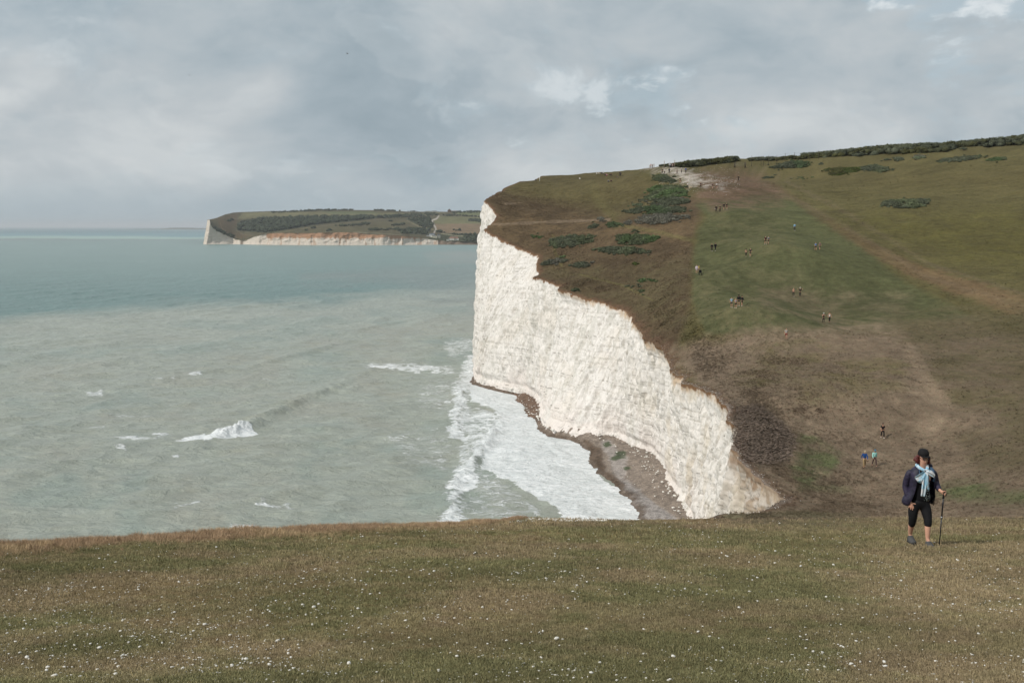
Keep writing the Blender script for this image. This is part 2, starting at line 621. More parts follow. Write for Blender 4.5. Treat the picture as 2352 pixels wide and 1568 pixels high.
# rough brown down left of the mown strip
zone([(1050, 400), (1250, 395), (1450, 395), (1560, 440), (1620, 470), (1600, 520), (1590, 600), (1588, 700), (1560, 800), (1500, 1200), (1000, 1200)], C_BROWN, 12, 1.0, 0.6)
zone([(1150, 395), (1500, 380), (1580, 400), (1520, 420), (1480, 480), (1420, 500), (1300, 470), (1160, 440)], C_OLIVE * 0.95, 26, 0.75)
zone([(1080, 500), (1350, 495), (1420, 520), (1600, 510), (1610, 560), (1440, 545), (1100, 540)], C_RUST * 0.85, 18, 0.45, 1, 0.8)
zone([(1100, 600), (1590, 600), (1580, 780), (1500, 740), (1300, 650)], C_DKGRASS, 30, 0.7, 1.5, 0.6)
# mown / trampled green strip
zone([(1600, 470), (1660, 455), (1760, 440), (1850, 470), (1950, 545), (2070, 640), (2250, 735), (2100, 740), (2050, 760), (1850, 765), (1620, 770), (1590, 690), (1592, 600), (1600, 530), (1625, 500)], C_GREEN, 7, 0.95, 0.3)
zone([(1600, 620), (1800, 640), (2000, 700), (1990, 770), (1650, 770), (1590, 720)], lin(104, 94, 72), 40, 0.4, 3.0, 0.9)
zone([(1640, 480), (1760, 470), (1800, 560), (1700, 600), (1620, 560)], lin(96, 90, 66), 30, 0.45, 3.0, 0.9)
zone([(1590, 400), (1700, 385), (1800, 420), (1790, 460), (1640, 475), (1600, 440)], lin(104, 84, 72), 20, 0.85, 1.2, 0.3)
zone([(1740, 660), (2100, 680), (2080, 735), (1880, 720), (1760, 700)], C_TAN * 0.85, 22, 0.4, 1.6, 0.5)
# right-hand field
zone([(1700, 385), (2360, 320), (2500, 320), (2500, 705), (2352, 690), (2150, 620), (2000, 560), (1870, 470), (1780, 420)], C_OLIVE, 10, 1.0, 0.4)
zone([(1750, 395), (2500, 380), (2500, 440), (1900, 430)], lin(92, 84, 56), 30, 0.6)
zone([(1900, 500), (2500, 480), (2500, 640), (2200, 600)], lin(88, 84, 46), 36, 0.6, 2, 0.4)
# diagonal bank of dead grass between strip and field
dl = line_d(PXg, PYg, [(1700, 400), (1800, 440), (1900, 510), (2000, 570), (2100, 622), (2200, 655), (2352, 705), (2500, 750)])
wd = np.interp(PXg, [1700, 1900, 2100, 2352], [5, 10, 17, 26])
m = sstep(1.25, 0.55, dl / wd + nf * 0.25 + nm * 0.25) * far
blend(m * np.interp(PXg, [1750, 2000, 2150], [.35, .7, .95]), C_RUST * np.interp(PXg, [1800, 2050, 2200], [.62, .9, 1.1])[..., None])
dl2 = line_d(PXg, PYg, [(1740, 400), (1900, 480), (2000, 540), (2130, 620), (2352, 690)])
blend(sstep(1.4, 0.6, np.abs(dl2 - 14) / 4 + nf * .3) * 0.25 * far, C_TAN)
# valley floor and the near slopes
zone([(1480, 790), (1620, 770), (2060, 755), (2200, 740), (2360, 760), (2500, 760), (2500, 1300), (1400, 1300), (1600, 1180), (1700, 1050), (1600, 880)], C_TAN, 26, 1.0, 2.0)
zone([(1560, 790), (1850, 800), (1900, 860), (1700, 930), (1600, 870)], C_HEATH * 1.15, 26, 0.35, 3.0, 0.6)
zone([(1760, 800), (2100, 830), (2050, 900), (1850, 920), (1700, 880)], C_OLIVE * 1.0, 30, 0.7, 3.0, 0.7)
zone([(2060, 720), (2400, 700), (2500, 960), (2352, 960), (2200, 940), (2100, 820)], C_DKGRASS, 36, 0.9, 2.5, 0.5)
zone([(2180, 1000), (2360, 960), (2500, 960), (2500, 1100), (2250, 1090)], C_DKGRASS, 30, 0.85, 2.0, 0.4)
zone([(1680, 920), (1760, 930), (1830, 1010), (1810, 1060), (1700, 1080), (1668, 980)], C_HEATH, 16, 0.75, 1.4)
zone([(1840, 1010), (1900, 1020), (1930, 1050), (1925, 1095), (1860, 1105), (1820, 1080)], C_LUSH, 16, 0.85, 2.0, 0.5)
zone([(1830, 1100), (1950, 1110), (1960, 1130), (1840, 1130)], C_LUSH * 0.95, 12, 0.5, 1.5, 0.5)
zone([(2200, 1100), (2352, 1120), (2500, 1120), (2500, 1165), (2250, 1160), (2120, 1130)], C_LUSH * 0.98, 18, 0.8, 1.5, 0.4)
zone([(1640, 1178), (1800, 1170), (2000, 1178), (1900, 1192), (1620, 1200)], C_LUSH, 10, 0.35, 1.0, 0.3)
zone([(1900, 910), (2150, 900), (2120, 1000), (2080, 1060), (1950, 1010)], C_TAN * 1.08, 34, 0.6, 2, 0.4)
# lighter worn lines
for pts, wdt, cc, am in [([(1360, 425), (1375, 465), (1405, 492), (1412, 515)], 10, C_OLIVE * 1.1, 0.6), ([(1270, 540), (1275, 580), (1290, 610)], 3.5, C_OLIVE * 1.2, 0.6),
                         ([(1412, 515), (1500, 530), (1600, 555)], 5, C_OLIVE * 1.25, 0.6), ([(1330, 630), (1430, 655), (1500, 690)], 2.2, C_OLIVE * 1.25, 0.6),
                         ([(1480, 480), (1510, 440), (1510, 400)], 8, C_OLIVE * 1.15, 0.5), ([(2090, 800), (2120, 860), (2170, 930), (2140, 1000)], 16, C_TAN * 1.25, 0.6),
                         ([(1870, 1085), (1960, 1092), (2120, 1093)], 2.2, C_TAN * 1.4, 0.6)]:
    blend(sstep(1.3, 0.5, line_d(PXg, PYg, pts) / wdt + nf * 0.3) * am * far, cc)
# ledges with bare soil near the far corner
for pts, wdt in [([(1130, 516), (1240, 510), (1400, 505)], 3.0), ([(1160, 468), (1200, 465)], 2.0)]:
    blend(sstep(1.3, 0.5, line_d(PXg, PYg, pts) / wdt + nm * 0.8) * 0.6 * far, C_TAN * 1.2)
# chalk worn bare below the gate
ch = poly_sd(PXg, PYg, [(1478, 386), (1540, 382), (1590, 398), (1640, 412), (1640, 420), (1580, 428), (1545, 405), (1500, 392)])
chn = fbm(GX / 1.0, GY / 3.0, octaves=4, seed=77)
m = sstep(-6, 14, ch + chn * 16 + nm * 4) * far
blend(m * 0.8, C_CHALK * 0.72)
ch = poly_sd(PXg, PYg, [(1560, 410), (1660, 405), (1700, 425), (1650, 440), (1590, 435)])
blend(sstep(16, 26, ch + chn * 30) * 0.55 * far, C_CHALK * 0.6)
# chalk litter line beyond the near edge
rimd = np.broadcast_to(t[None, :], GX.shape)
nearf = (GY < 42)
fo = np.clip(1 - sstep(26, 34, GY), 0, 1)
blend(fo, C_FORE)
blend(sstep(19, 30, GY + nm * 4) * fo * sstep(0, 5, GX) * 0.8, C_TAN * 0.95)
blend(np.clip(fo * sstep(-0.1, 0.6, nx + nm * 0.6) * 0.7, 0, 1), lin(92, 95, 54))
blend(np.clip(fo * sstep(0.0, 0.7, -nx * 0.8 + nm * 0.7 + nf * 0.3) * 0.65, 0, 1), lin(124, 104, 74))
# dead grass fringe along the near rim (left)
fr = sstep(3.4, 1.2, rimd + nm * 1.2) * sstep(40, 30, GY) * sstep(1.0, -4.0, GX)
blend(np.clip(fr, 0, 1), C_RUST * 0.95)
# bare, slumped soil lip along the far rim
lip = sstep(1.6, 0.3, rimd + nf * 0.6 + nm * 0.5) * sstep(60, 75, GY)
blend(np.clip(lip * 0.75, 0, 1), lin(104, 82, 66))
lipc = sstep(0.8, 0.1, rimd + nf * 0.5 + nm * 0.3) * sstep(60, 75, GY) * sstep(165, 120, GY)
blend(np.clip(lipc * 0.35, 0, 1), C_CHALK * 0.6)
Cc *= (1 + 0.13 * nx + 0.14 * nm + 0.14 * nf)[..., None]
Cc = np.clip(Cc, 0.004, 0.9)


def turf_material():
    m, T, b = mat_new('turf', 0.95, spec=0.05)
    geo = T.add('ShaderNodeNewGeometry')
    pos = geo.outputs['Position']
    col = T.attr('cover')
    n1 = T.noise(pos, 0.9, 6, 0.65)
    n2 = T.noise(pos, 6.0, 5, 0.7)
    n3 = T.noise(pos, 38.0, 3, 0.7)
    k = T.math('MULTIPLY', T.rng(n1, 0.28, 0.72, 0.74, 1.26), T.rng(n2, 0.28, 0.72, 0.66, 1.34))
    k = T.math('MULTIPLY', k, T.rng(n3, 0.25, 0.75, 0.72, 1.28))
    c = T.scale(col, k)
    hue = T.noise(T.vmath('ADD', pos, (31, 7, 3)), 1.7, 5, 0.65)
    c = T.mix(T.rng(hue, 0.42, 0.70, 0, 0.45), c, T.vmath('MULTIPLY', c, (1.14, 1.0, 0.96)))
    c = T.mix(T.rng(hue, 0.30, 0.48, 0.35, 0), c, T.vmath('MULTIPLY', c, (0.86, 1.03, 0.80)))
    T.l.new(c, b.inputs['Base Color'])
    bp = T.add('ShaderNodeBump'); bp.inputs['Strength'].default_value = 0.9; bp.inputs['Distance'].default_value = 0.12
    T.l.new(T.math('ADD', n2, T.math('MULTIPLY', n3, 0.25)), bp.inputs['Height'])
    T.l.new(bp.outputs[0], b.inputs['Normal'])
    return m


turf = turf_material()
V = np.stack([GX, GY, GZ], -1).reshape(-1, 3)
ground = mesh_obj('ground', V, grid_faces(*GX.shape)[:, ::-1].copy(), turf, attrs={'cover': Cc.reshape(-1, 3)})
tag(ground, kind='structure')

# ================================================================ CHALK CLIFF
NV = 150
ci = np.where((LT[:, 1] < 440) & (LT[:, 1] > -30))[0]
cT = LT[ci]; cTz = LTz[ci] - 0.16 * sstep(15, 30, LT[ci, 1]); cB = LB[ci]
Acl = arc[ci]
tang = np.gradient(smooth_line(cT * 0.5 + cB * 0.5, 61), axis=0)
tang /= np.linalg.norm(tang, axis=1)[:, None]
nrm = np.stack([tang[:, 1], -tang[:, 0]], 1)          # points seaward when walking towards the camera
if nrm[len(nrm) // 2, 0] > 0:
    nrm = -nrm
vv = np.linspace(0, 1, NV) ** 1.0
S, Vp = np.meshgrid(Acl, vv, indexing='ij')
topz = cTz[:, None]; foot = 0.6
Zc = topz + (foot - topz) * Vp
# profile: steep, a little concave below the rim, stepping out towards the foot
fe = sstep(215, 262, cT[:, 1])[:, None]
prof = (0.8 * Vp + 0.2 * Vp ** 3) * (1 - fe) + (1 - (1 - Vp) ** 2.3) * fe
Xc = cT[:, 0][:, None] * (1 - prof) + cB[:, 0][:, None] * prof
Yc = cT[:, 1][:, None] * (1 - prof) + cB[:, 1][:, None] * prof
dtop = topz - Zc
h = Zc
# buttresses, flutes, bedding ledges, fallen-out blocks
depth = fbm(S / 22, h / 70, octaves=2, seed=51) * 1.2 - 0.3
flute = np.abs(fbm(S / 4.6, h / 26, octaves=3, seed=52))
depth -= flute * 0.65
warpS = S + fbm(S / 6, h / 5, octaves=2, seed=53) * 1.2
depth += fbm(warpS / 1.5, h / 4.2, octaves=3, seed=54) * 0.34
bed = h + fbm(S / 40, h / 9, octaves=2, seed=55) * 0.5 - 0.035 * S
bk = bed / 1.25
fb = bk - np.floor(bk)
ledge = _hash(np.floor(bk), np.floor(bk) * 0, np.floor(bk) * 0, 7) - 0.5
depth += ledge * 0.07 * (0.5 + vnoise(S / 9, h / 3, seed=57))
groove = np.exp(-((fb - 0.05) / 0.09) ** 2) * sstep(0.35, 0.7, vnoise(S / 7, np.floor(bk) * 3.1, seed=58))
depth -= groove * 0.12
cellx = np.floor(warpS / 1.6); celly = np.floor(bk * 1.6)
depth += 0.45 * (_hash(cellx, celly, cellx * 0, 61) - 0.5) * 0.34 * sstep(0.35, 0.75, vnoise(S / 12, h / 8, seed=62))
depth += fbm(S / 0.8, h / 1.8, octaves=3, seed=63) * 0.36
# deep overhung recess in the near part of the wall
rec = np.exp(-((S - np.interp(146, cT[::-1, 1], Acl[::-1])) / 5) ** 2) * sstep(16, 10, h) * sstep(1, 4, h)
depth -= rec * 1.2
fade = sstep(0, 0.05, Vp) * (0.35 + 0.65 * sstep(0, 3.0, dtop)) * (0.50 + 0.50 * sstep(0.5, 7, h))
Xc = Xc + nrm[:, 0][:, None] * depth * fade
Yc = Yc + nrm[:, 1][:, None] * depth * fade
# foot step: a wave-cut notch
notch = np.exp(-((h - 2.6) / 0.8) ** 2) * 0.5
Xc -= nrm[:, 0][:, None] * notch; Yc -= nrm[:, 1][:, None] * notch
Yr = cT[:, 1][:, None] + 0 * S
# colour of the chalk
WH = np.array(lin(227, 222, 216)); WARM = np.array(lin(220, 210, 197)); GREY = np.array(lin(196, 192, 182)); ORG = np.array(lin(188, 158, 124)); PINK = np.array(lin(224, 214, 207)); DIRT = np.array(lin(120, 92, 68))
CC = np.broadcast_to(WH, S.shape + (3,)).copy()


def cb(mk, col):
    global CC
    mk = np.clip(mk, 0, 1)[..., None]
    CC = CC * (1 - mk) + np.asarray(col) * mk


a1 = fbm(S / 9, h / 5, octaves=4, seed=71); a2 = fbm(S / 2.2, h / 6.0, octaves=4, seed=72); a3 = fbm(S / 0.8, h / 0.7, octaves=3, seed=73)
cb(sstep(0.1, 0.8, a1) * 0.35, WARM)
cb(sstep(0.15, 0.8, a2) * 0.5, GREY)
cb(sstep(0.15, 0.75, a3) * 0.55, GREY * 0.82)
a4 = fbm(S / 0.45, h / 1.0, octaves=3, seed=75)
cb(sstep(0.25, 0.8, a4) * 0.5, np.array(lin(176, 168, 156)))
cb(sstep(9, 3, h + a1 * 2.5) * sstep(0.0, 0.5, a1 + 0.5) * 0.6, PINK)
near = sstep(200, 130, Yr)
cb(near * sstep(0.0, 0.7, a2 * 0.6 + a1 * 0.6) * 0.35, np.array(lin(206, 188, 158)))
cb(near * 0.10, WARM)
# ochre soil runs below the rim
rimdepth = 0.62 * (0.5 + 2.2 * vnoise(S / 5, S * 0, seed=81) + 1.5 * vnoise(S / 0.7, S * 0, seed=82)) * (0.25 + 0.9 * sstep(245, 205, Yr))
streak = vnoise(S / 0.45, h / 6, seed=83)
cb(sstep(1.0, 0.35, dtop / rimdepth) * (0.25 + 0.6 * streak), ORG)
cb(sstep(0.55, 0.2, dtop - 0.3 * a3), DIRT)
# brown, flint-rich slope over the valley end of the cliff
sl = sstep(104, 92, Yr) * sstep(9, 2, dtop + a1 * 2 + a2 * 1.5)
cb(sl * (0.55 + 0.45 * sstep(-0.3, 0.3, a3)), np.array(lin(172, 156, 138)))
sl2 = sstep(110, 100, Yr) * sstep(82, 90, Yr) * sstep(3.2, 0.8, dtop + a1)
cb(sl2 * 0.6 * sstep(-.3, .2, a3), np.array(lin(140, 110, 84)))
# flint bands and cracks
fl = np.exp(-((fb - 0.5) / 0.055) ** 2) * sstep(0.55, 0.72, vnoise(S / 5, np.floor(bk) * 5.7, seed=91)) * sstep(0.35, 0.6, vnoise(S / 0.6, np.floor(bk), seed=92))
cb(fl * 0.7, np.array(lin(96, 88, 78)))
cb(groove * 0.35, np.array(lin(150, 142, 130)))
CC *= (1 + 0.05 * a3)[..., None]
CC = np.clip(CC, 0.01, 0.86)


def chalk_material():
    m, T, b = mat_new('chalk', 0.95, spec=0.05)
    geo = T.add('ShaderNodeNewGeometry')
    pos = geo.outputs['Position']
    mp = T.add('ShaderNodeMapping'); mp.inputs['Scale'].default_value = (1, 1, 0.55)
    T.l.new(pos, mp.inputs[0])
    q = T.vmath('ADD', mp.outputs[0], T.scale(T.noise(pos, 0.8, 3, out=1), 0.8))
    v1 = T.noise(q, 1.3, 3, 0.6); v2 = T.voronoi(q, 2.8, 'F1')
    n1 = T.noise(q, 5.0, 5, 0.7)
    hh = T.math('ADD', T.math('MULTIPLY', v1, 0.9), T.math('ADD', T.math('MULTIPLY', v2, 0.45), T.math('MULTIPLY', n1, 0.4)))
    bp = T.add('ShaderNodeBump'); bp.inputs['Strength'].default_value = 0.6; bp.inputs['Distance'].default_value = 0.16
    T.l.new(hh, bp.inputs['Height']); T.l.new(bp.outputs[0], b.inputs['Normal'])
    col = T.attr('chalkcol')
    crk = T.voronoi(T.vmath('ADD', mp.outputs[0], T.scale(T.noise(pos, 0.9, 4, 0.6, out=1), 1.6)), 0.62, 'DISTANCE_TO_EDGE')
    ck = T.math('SUBTRACT', 1.0, T.math('MULTIPLY', T.rng(crk, 0.0, 0.035, 1, 0), T.rng(T.noise(pos, 0.5, 3, 0.6), 0.45, 0.6, 0, 0.38)))
    k = T.math('MULTIPLY', T.rng(T.noise(pos, 2.6, 7, 0.75), 0.3, 0.7, 0.84, 1.08), ck)
    c = T.scale(col, k)
    T.l.new(c, b.inputs['Base Color'])
    return m


chalkm = chalk_material()
VC = np.stack([Xc, Yc, Zc], -1).reshape(-1, 3)
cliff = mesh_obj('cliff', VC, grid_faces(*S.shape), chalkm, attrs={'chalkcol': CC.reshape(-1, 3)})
tag(cliff, kind='structure')
print("cliff grid", S.shape)

# ================================================================ BEACH
wl = np.array([on_level(px, py, 0.0) for px, py in [(1088, 862), (1106, 873), (1150, 884), (1172, 893), (1192, 906), (1188, 917), (1203, 934), (1200, 944), (1225, 960), (1252, 975), (1292, 996),
               (1327, 1022), (1350, 1036), (1357, 1060), (1372, 1080), (1385, 1096), (1414, 1110), (1424, 1130), (1440, 1141), (1450, 1160), (1468, 1184), (1482, 1215), (1500, 1270), (1540, 1400), (1500, 1700)]])
by = np.arange(62, 278, 0.3)
o_ = np.argsort(wl[:, 1]); xw = np.interp(by, wl[o_, 1], wl[o_, 0])
xw = xw + fbm(by / 3.3, by * 0, octaves=3, seed=101) * 0.55
o_ = np.argsort(LB[:, 1]); xb = np.interp(by, LB[o_, 1], LB[o_, 0])
xw = np.minimum(xw, xb - 0.5)
nb = 90
sb = np.linspace(-1, 1, nb)
BX = np.where(sb[None, :] < 0, xw[:, None] + sb[None, :] * 9, xw[:, None] + sb[None, :] * (xb - xw + 2.5)[:, None])
BYY = np.repeat(by[:, None], nb, 1)
BZ = np.where(sb[None, :] < 0, sb[None, :] * 9 * 0.16, np.clip(sb, 0, 1)[None, :] ** 0.8 * 2.1)
BZ = BZ + fbm(BX / 2.0, BYY / 5.0, octaves=3, seed=102) * 0.14 + fbm(BX / 0.6, BYY / 0.6, octaves=2, seed=103) * 0.05
bpx, bpy_ = picture(BX, BYY, BZ)
n1 = fbm(BX / 3, BYY / 6, octaves=4, seed=104); n2 = fbm(BX / 0.7, BYY / 1.2, octaves=3, seed=105)
BC = np.broadcast_to(np.array(lin(130, 118, 107)), BX.shape + (3,)).copy()


def bblend(mk, c):
    global BC
    mk = np.clip(mk, 0, 1)[..., None]
    BC = BC * (1 - mk) + np.asarray(c) * mk


pd = lambda poly: poly_sd(bpx, bpy_, poly) + n1 * 7 + n2 * 3
bblend(sstep(-5, 5, pd([(1370, 1000), (1400, 1010), (1440, 1050), (1440, 1090), (1470, 1130), (1560, 1190), (1620, 1300), (1470, 1300), (1450, 1150), (1410, 1090), (1395, 1050)])), lin(146, 138, 132))
bblend(sstep(-4, 4, pd([(1400, 1090), (1440, 1100), (1500, 1150), (1565, 1200), (1480, 1200), (1450, 1150)])) * 0.5, lin(128, 124, 122))
bblend(sstep(1.7, 0.2, BX - xw[:, None] + n2 * 0.6 + n1 * 0.5) * (sb[None, :] > -0.3) * .8, lin(90, 76, 64))
bblend(sstep(-4, 4, pd([(1340, 1010), (1380, 1030), (1395, 1080), (1430, 1105), (1425, 1140), (1400, 1100), (1370, 1080), (1355, 1040)])) * 0.8, lin(80, 64, 50))
bblend(sstep(-3, 3, pd([(1106, 868), (1240, 900), (1240, 968), (1190, 935), (1180, 905), (1150, 890)])), lin(106, 86, 72))
bblend(sstep(-3, 3, pd([(1100, 868), (1165, 880), (1160, 892), (1120, 885)])), lin(70, 66, 62))
for cxp, cyp, rx, ry in [(1425, 1040, 16, 14), (1395, 1020, 11, 7), (1440, 1075, 9, 6), (1385, 1005, 6, 4), (1412, 1052, 14, 6)]:
    d = 1 - np.hypot((bpx - cxp) / rx, (bpy_ - cyp) / ry) + n1 * 0.4 + n2 * 0.3
    bblend(sstep(0.1, 0.45, d) * 0.9, lin(62, 72, 48))
BC *= (1 + 0.22 * n2 + 0.08 * n1)[..., None]


def shingle_material():
    m, T, b = mat_new('shingle', 0.8, spec=0.25)
    geo = T.add('ShaderNodeNewGeometry'); pos = geo.outputs['Position']
    v = T.voronoi(pos, 3.2, 'F1', 'Color')
    k = T.rng(T.noise(pos, 4.0, 4, 0.8), 0.3, 0.7, 0.72, 1.25)
    sp = T.add('ShaderNodeSeparateColor'); T.l.new(v, sp.inputs[0])
    k2 = T.math('MULTIPLY', k, T.rng(sp.outputs[0], 0, 1, 0.75, 1.28))
    T.l.new(T.scale(T.attr('beachcol'), k2), b.inputs['Base Color'])
    bp = T.add('ShaderNodeBump'); bp.inputs['Strength'].default_value = 0.8; bp.inputs['Distance'].default_value = 0.1
    T.l.new(T.voronoi(pos, 3.2), bp.inputs['Height']); T.l.new(bp.outputs[0], b.inputs['Normal'])
    return m


beach = mesh_obj('beach', np.stack([BX, BYY, BZ], -1).reshape(-1, 3), grid_faces(*BX.shape)[:, ::-1].copy(), shingle_material(), attrs={'beachcol': np.clip(BC, 0.01, 0.8).reshape(-1, 3)})
tag(beach, kind='structure')

# ================================================================ SEA
dep = np.concatenate([np.geomspace(0.10, 0.9, 60)[:-1], np.arange(0.9, 20.5, 0.028), np.linspace(20.6, 60, 40)])      # depression angle, degrees
r = CAMZ / np.tan(np.radians(dep))
r = np.concatenate([[48000.0, 33000.0], r])
az = np.concatenate([np.linspace(-88, -29.5, 50)[:-1], np.arange(-29.5, 9.0, 0.052), np.linspace(9.2, 80, 40)])
A, R = np.meshgrid(np.radians(az), r)
SX = R * np.sin(A); SY = R * np.cos(A)
print("sea grid", SX.shape)
spx, spy = picture(SX, SY, 0 * SX)


def swell(x, y):
    d = x * 0.975 - y * 0.22
    w = fbm(x / 90, y / 140, octaves=2, seed=111) * 9
    ph = (d + w) / 27.0
    s = 0.5 + 0.5 * np.cos(2 * np.pi * ph)
    grp = vnoise(x / 70 + 3, y / 45, seed=112)
    return (s ** 3.2) * (0.15 + 1.0 * grp ** 2) * 0.75


near = 1 - sstep(500, 1500, R)
hs = swell(SX, SY)
# local wind chop, crests roughly square to the swell
def chop(x, y):
    q = x * 0.75 + y * 0.66; p = -x * 0.66 + y * 0.75
    a = 1 - np.abs(fbm((x * .98 + y * .2) / 11.0, (y * .98 - x * .2) / 5.5, octaves=3, seed=113))
    b = 1 - np.abs(fbm((x * .95 + y * .35) / 17, (y * .95 - x * .35) / 9, octaves=2, seed=116))
    return a ** 2 * 0.35 + b ** 2 * 0.4 + fbm(x / 3.0, y / 1.7, octaves=2, seed=114) * 0.12


hs = hs + chop(SX, SY) * 0.85
H = hs * near * 1.15

FO = np.zeros(SX.shape)
w1 = fbm(SX / 6, SY / 6, octaves=4, seed=121); w2 = fbm(SX / 1.6, SY / 1.8, octaves=3, seed=122)
box = (spy > 740) & (spy < 1600) & (spx > 150) & (spx < 1700)


def foam(poly, amt, soft=8, wob=8):
    global FO
    d = poly_sd(spx[box], spy[box], poly) + (w1[box] * 0.7 + w2[box] * 0.5) * wob
    FO[box] = np.maximum(FO[box], sstep(-soft, soft, d) * amt)


foam([(1108, 870), (1195, 905), (1215, 940), (1262, 975), (1360, 1040), (1380, 1090), (1450, 1140), (1490, 1190), (1520, 1400), (1330, 1400), (1290, 1190), (1180, 1120), (1105, 1080), (1120, 1020), (1152, 975), (1130, 945), (1075, 930), (1080, 880)], 1.0, 9, 10)
foam([(1035, 1200), (1300, 1200), (1190, 1130), (1115, 1070), (1060, 1060), (1030, 1110)], 0.50, 16, 18)
foam([(1095, 800), (1070, 815), (1048, 850), (1036, 900), (1045, 960), (1055, 1010), (1110, 1040), (1150, 980), (1130, 940), (1080, 930), (1110, 872)], 0.62, 16, 20)
foam([(820, 838), (900, 832), (1050, 842), (1060, 862), (930, 858), (860, 852)], 0.66, 10, 10)
foam([(1010, 780), (1095, 765), (1095, 812), (1030, 830)], 0.55, 12, 12)
foam([(940, 870), (1060, 865), (1050, 960), (960, 950)], 0.47, 22, 14)
foam([(850, 985), (1050, 980), (1045, 1110), (900, 1070)], 0.45, 26, 14)
foam([(1050, 1000), (1125, 1000), (1110, 1060), (1055, 1090)], 0.6, 10, 10)
# the lone breaker out on the left, and the streaks trailing from earlier ones
foam([(452, 1016), (495, 1004), (530, 992), (560, 984), (578, 990), (592, 1000), (560, 1005), (545, 1006), (505, 1010), (470, 1017)], 1.0, 5, 6)
foam([(400, 1016), (470, 1004), (475, 1014), (420, 1022)], 0.9, 6, 5)
for p, a_ in [([(240, 1008), (310, 1006), (420, 1013), (350, 1018), (250, 1014)], .55), ([(250, 1026), (285, 1028), (295, 1042), (265, 1040)], .55), ([(235, 950), (300, 952), (370, 955), (340, 962), (250, 960)], .52),
              ([(200, 905), (235, 903), (235, 914), (205, 914)], .55), ([(395, 1045), (408, 1042), (412, 1055), (398, 1055)], .95), ([(430, 858), (465, 856), (460, 864), (435, 866)], .75), ([(345, 865), (410, 872), (400, 878), (350, 875)], .45),
              ([(0, 905), (50, 908), (45, 916), (0, 914)], .5), ([(350, 995), (405, 998), (395, 1003), (350, 1002)], .5), ([(200, 980), (240, 982), (240, 990), (205, 990)], .5), ([(560, 872), (640, 868), (640, 876), (570, 880)], .36)]:
    foam(p, min(.62, a_ + .1), 8, 9)


def ridge_h(pts, width_back, width_front, height):
    """a raised wave along a world line; steep on the landward side"""
    P = [on_level(px, py, 0.0) for px, py in pts]
    best = np.full(SX.shape, 1e9); side = np.zeros(SX.shape); alongt = np.zeros(SX.shape)
    n = len(P)
    for i in range(n - 1):
        a = np.array(P[i]); b = np.array(P[i + 1]); ab = b - a
        tt = np.clip(((SX - a[0]) * ab[0] + (SY - a[1]) * ab[1]) / (ab @ ab), 0, 1)
        ex = SX - a[0] - tt * ab[0]; ey = SY - a[1] - tt * ab[1]
        d = np.hypot(ex, ey)
        m = d < best
        best = np.where(m, d, best)
        side = np.where(m, ex, side); alongt = np.where(m, (i + tt) / (n - 1), alongt)
    wdt = np.where(side > 0, width_front, width_back)
    env = np.sin(np.pi * np.clip(alongt, 0.02, 0.98)) ** 0.5
    return height * env * np.exp(-(best / wdt) ** 2), best, alongt


big = box | (spx > -50)
rh, rb, ra = ridge_h([(1030, 1230), (1045, 1140), (1075, 1080), (1120, 1020), (1155, 960), (1165, 930)], 3.0, 1.6, 0.75)
H += rh * (0.8 + 0.8 * w1 + .3 * w2)
FO = np.maximum(FO, sstep(3.4, 0.2, rb + w2 * 1.2 + w1) * 0.75 * (rb < 7))
FO *= 1 - 0.8 * 0 * np.exp(-((rb - 4.5) / 2.2) ** 2) * (SX < np.interp(SY, [150, 260], [-6, -2])) * 0.6
rh, rb, ra = ridge_h([(1050, 1010), (1045, 960), (1060, 910), (1080, 860), (1085, 830)], 2.6, 1.5, 0.7)
H += rh * (0.8 + 0.8 * w1 + .3 * w2)
FO = np.maximum(FO, sstep(3.4, 0.2, rb + w2 * 1.2 + w1) * 0.7 * (rb < 7))
rh, rb, ra = ridge_h([(440, 1030), (520, 1003), (575, 985), (660, 938), (760, 900), (860, 850)], 4.0, 1.8, 1.1)
H += rh * (0.8 + 0.7 * w1)
rh, rb, ra = ridge_h([(505, 1008), (548, 993), (572, 984)], 1.8, 1.3, 1.0)
w3 = fbm(SX / 0.8, SY / 1.4, octaves=3, seed=171)
H += rh * (0.55 + 0.6 * w2 + 0.3 * w1 + 0.6 * w3)
for pts, hh in [([(560, 850), (700, 815), (830, 780)], 0.9), ([(280, 895), (420, 868), (520, 850)], 0.7), ([(180, 1150), (330, 1110), (460, 1080)], 0.5), ([(520, 1170), (700, 1130), (900, 1090)], 0.5),
                ([(640, 1010), (760, 985), (900, 950)], 0.4), ([(0, 1120), (80, 1090), (190, 1060)], 0.6), ([(420, 720), (600, 705), (760, 690)], 0.8), ([(80, 800), (200, 785), (330, 770)], 0.6), ([(780, 770), (900, 745), (1010, 725)], 0.7)]:
    rh, rb, ra = ridge_h(pts, 4.5, 2.2, hh)
    H += rh
# calm, thin water running up the shingle
shore = np.interp(SY, by, xw, left=1e3, right=1e3)
sh = np.clip((shore - SX) / 12.0, 0, 1)
H = np.where((SY > 60) & (SY < 278), H * sstep(0, 1, sh) + 0.02 + 0.10 * w2 * sstep(0, .4, sh) * near * (FO > .5), H)
# open-sea whitecaps: rare, small
wc = vnoise(SX / 5 + w1, SY / 7, seed=131) * vnoise(SX / 40, SY / 70, seed=132)
FO = np.maximum(FO, sstep(0.74, 0.84, wc) * 0.55 * (R < 1800) * (SX < -10))

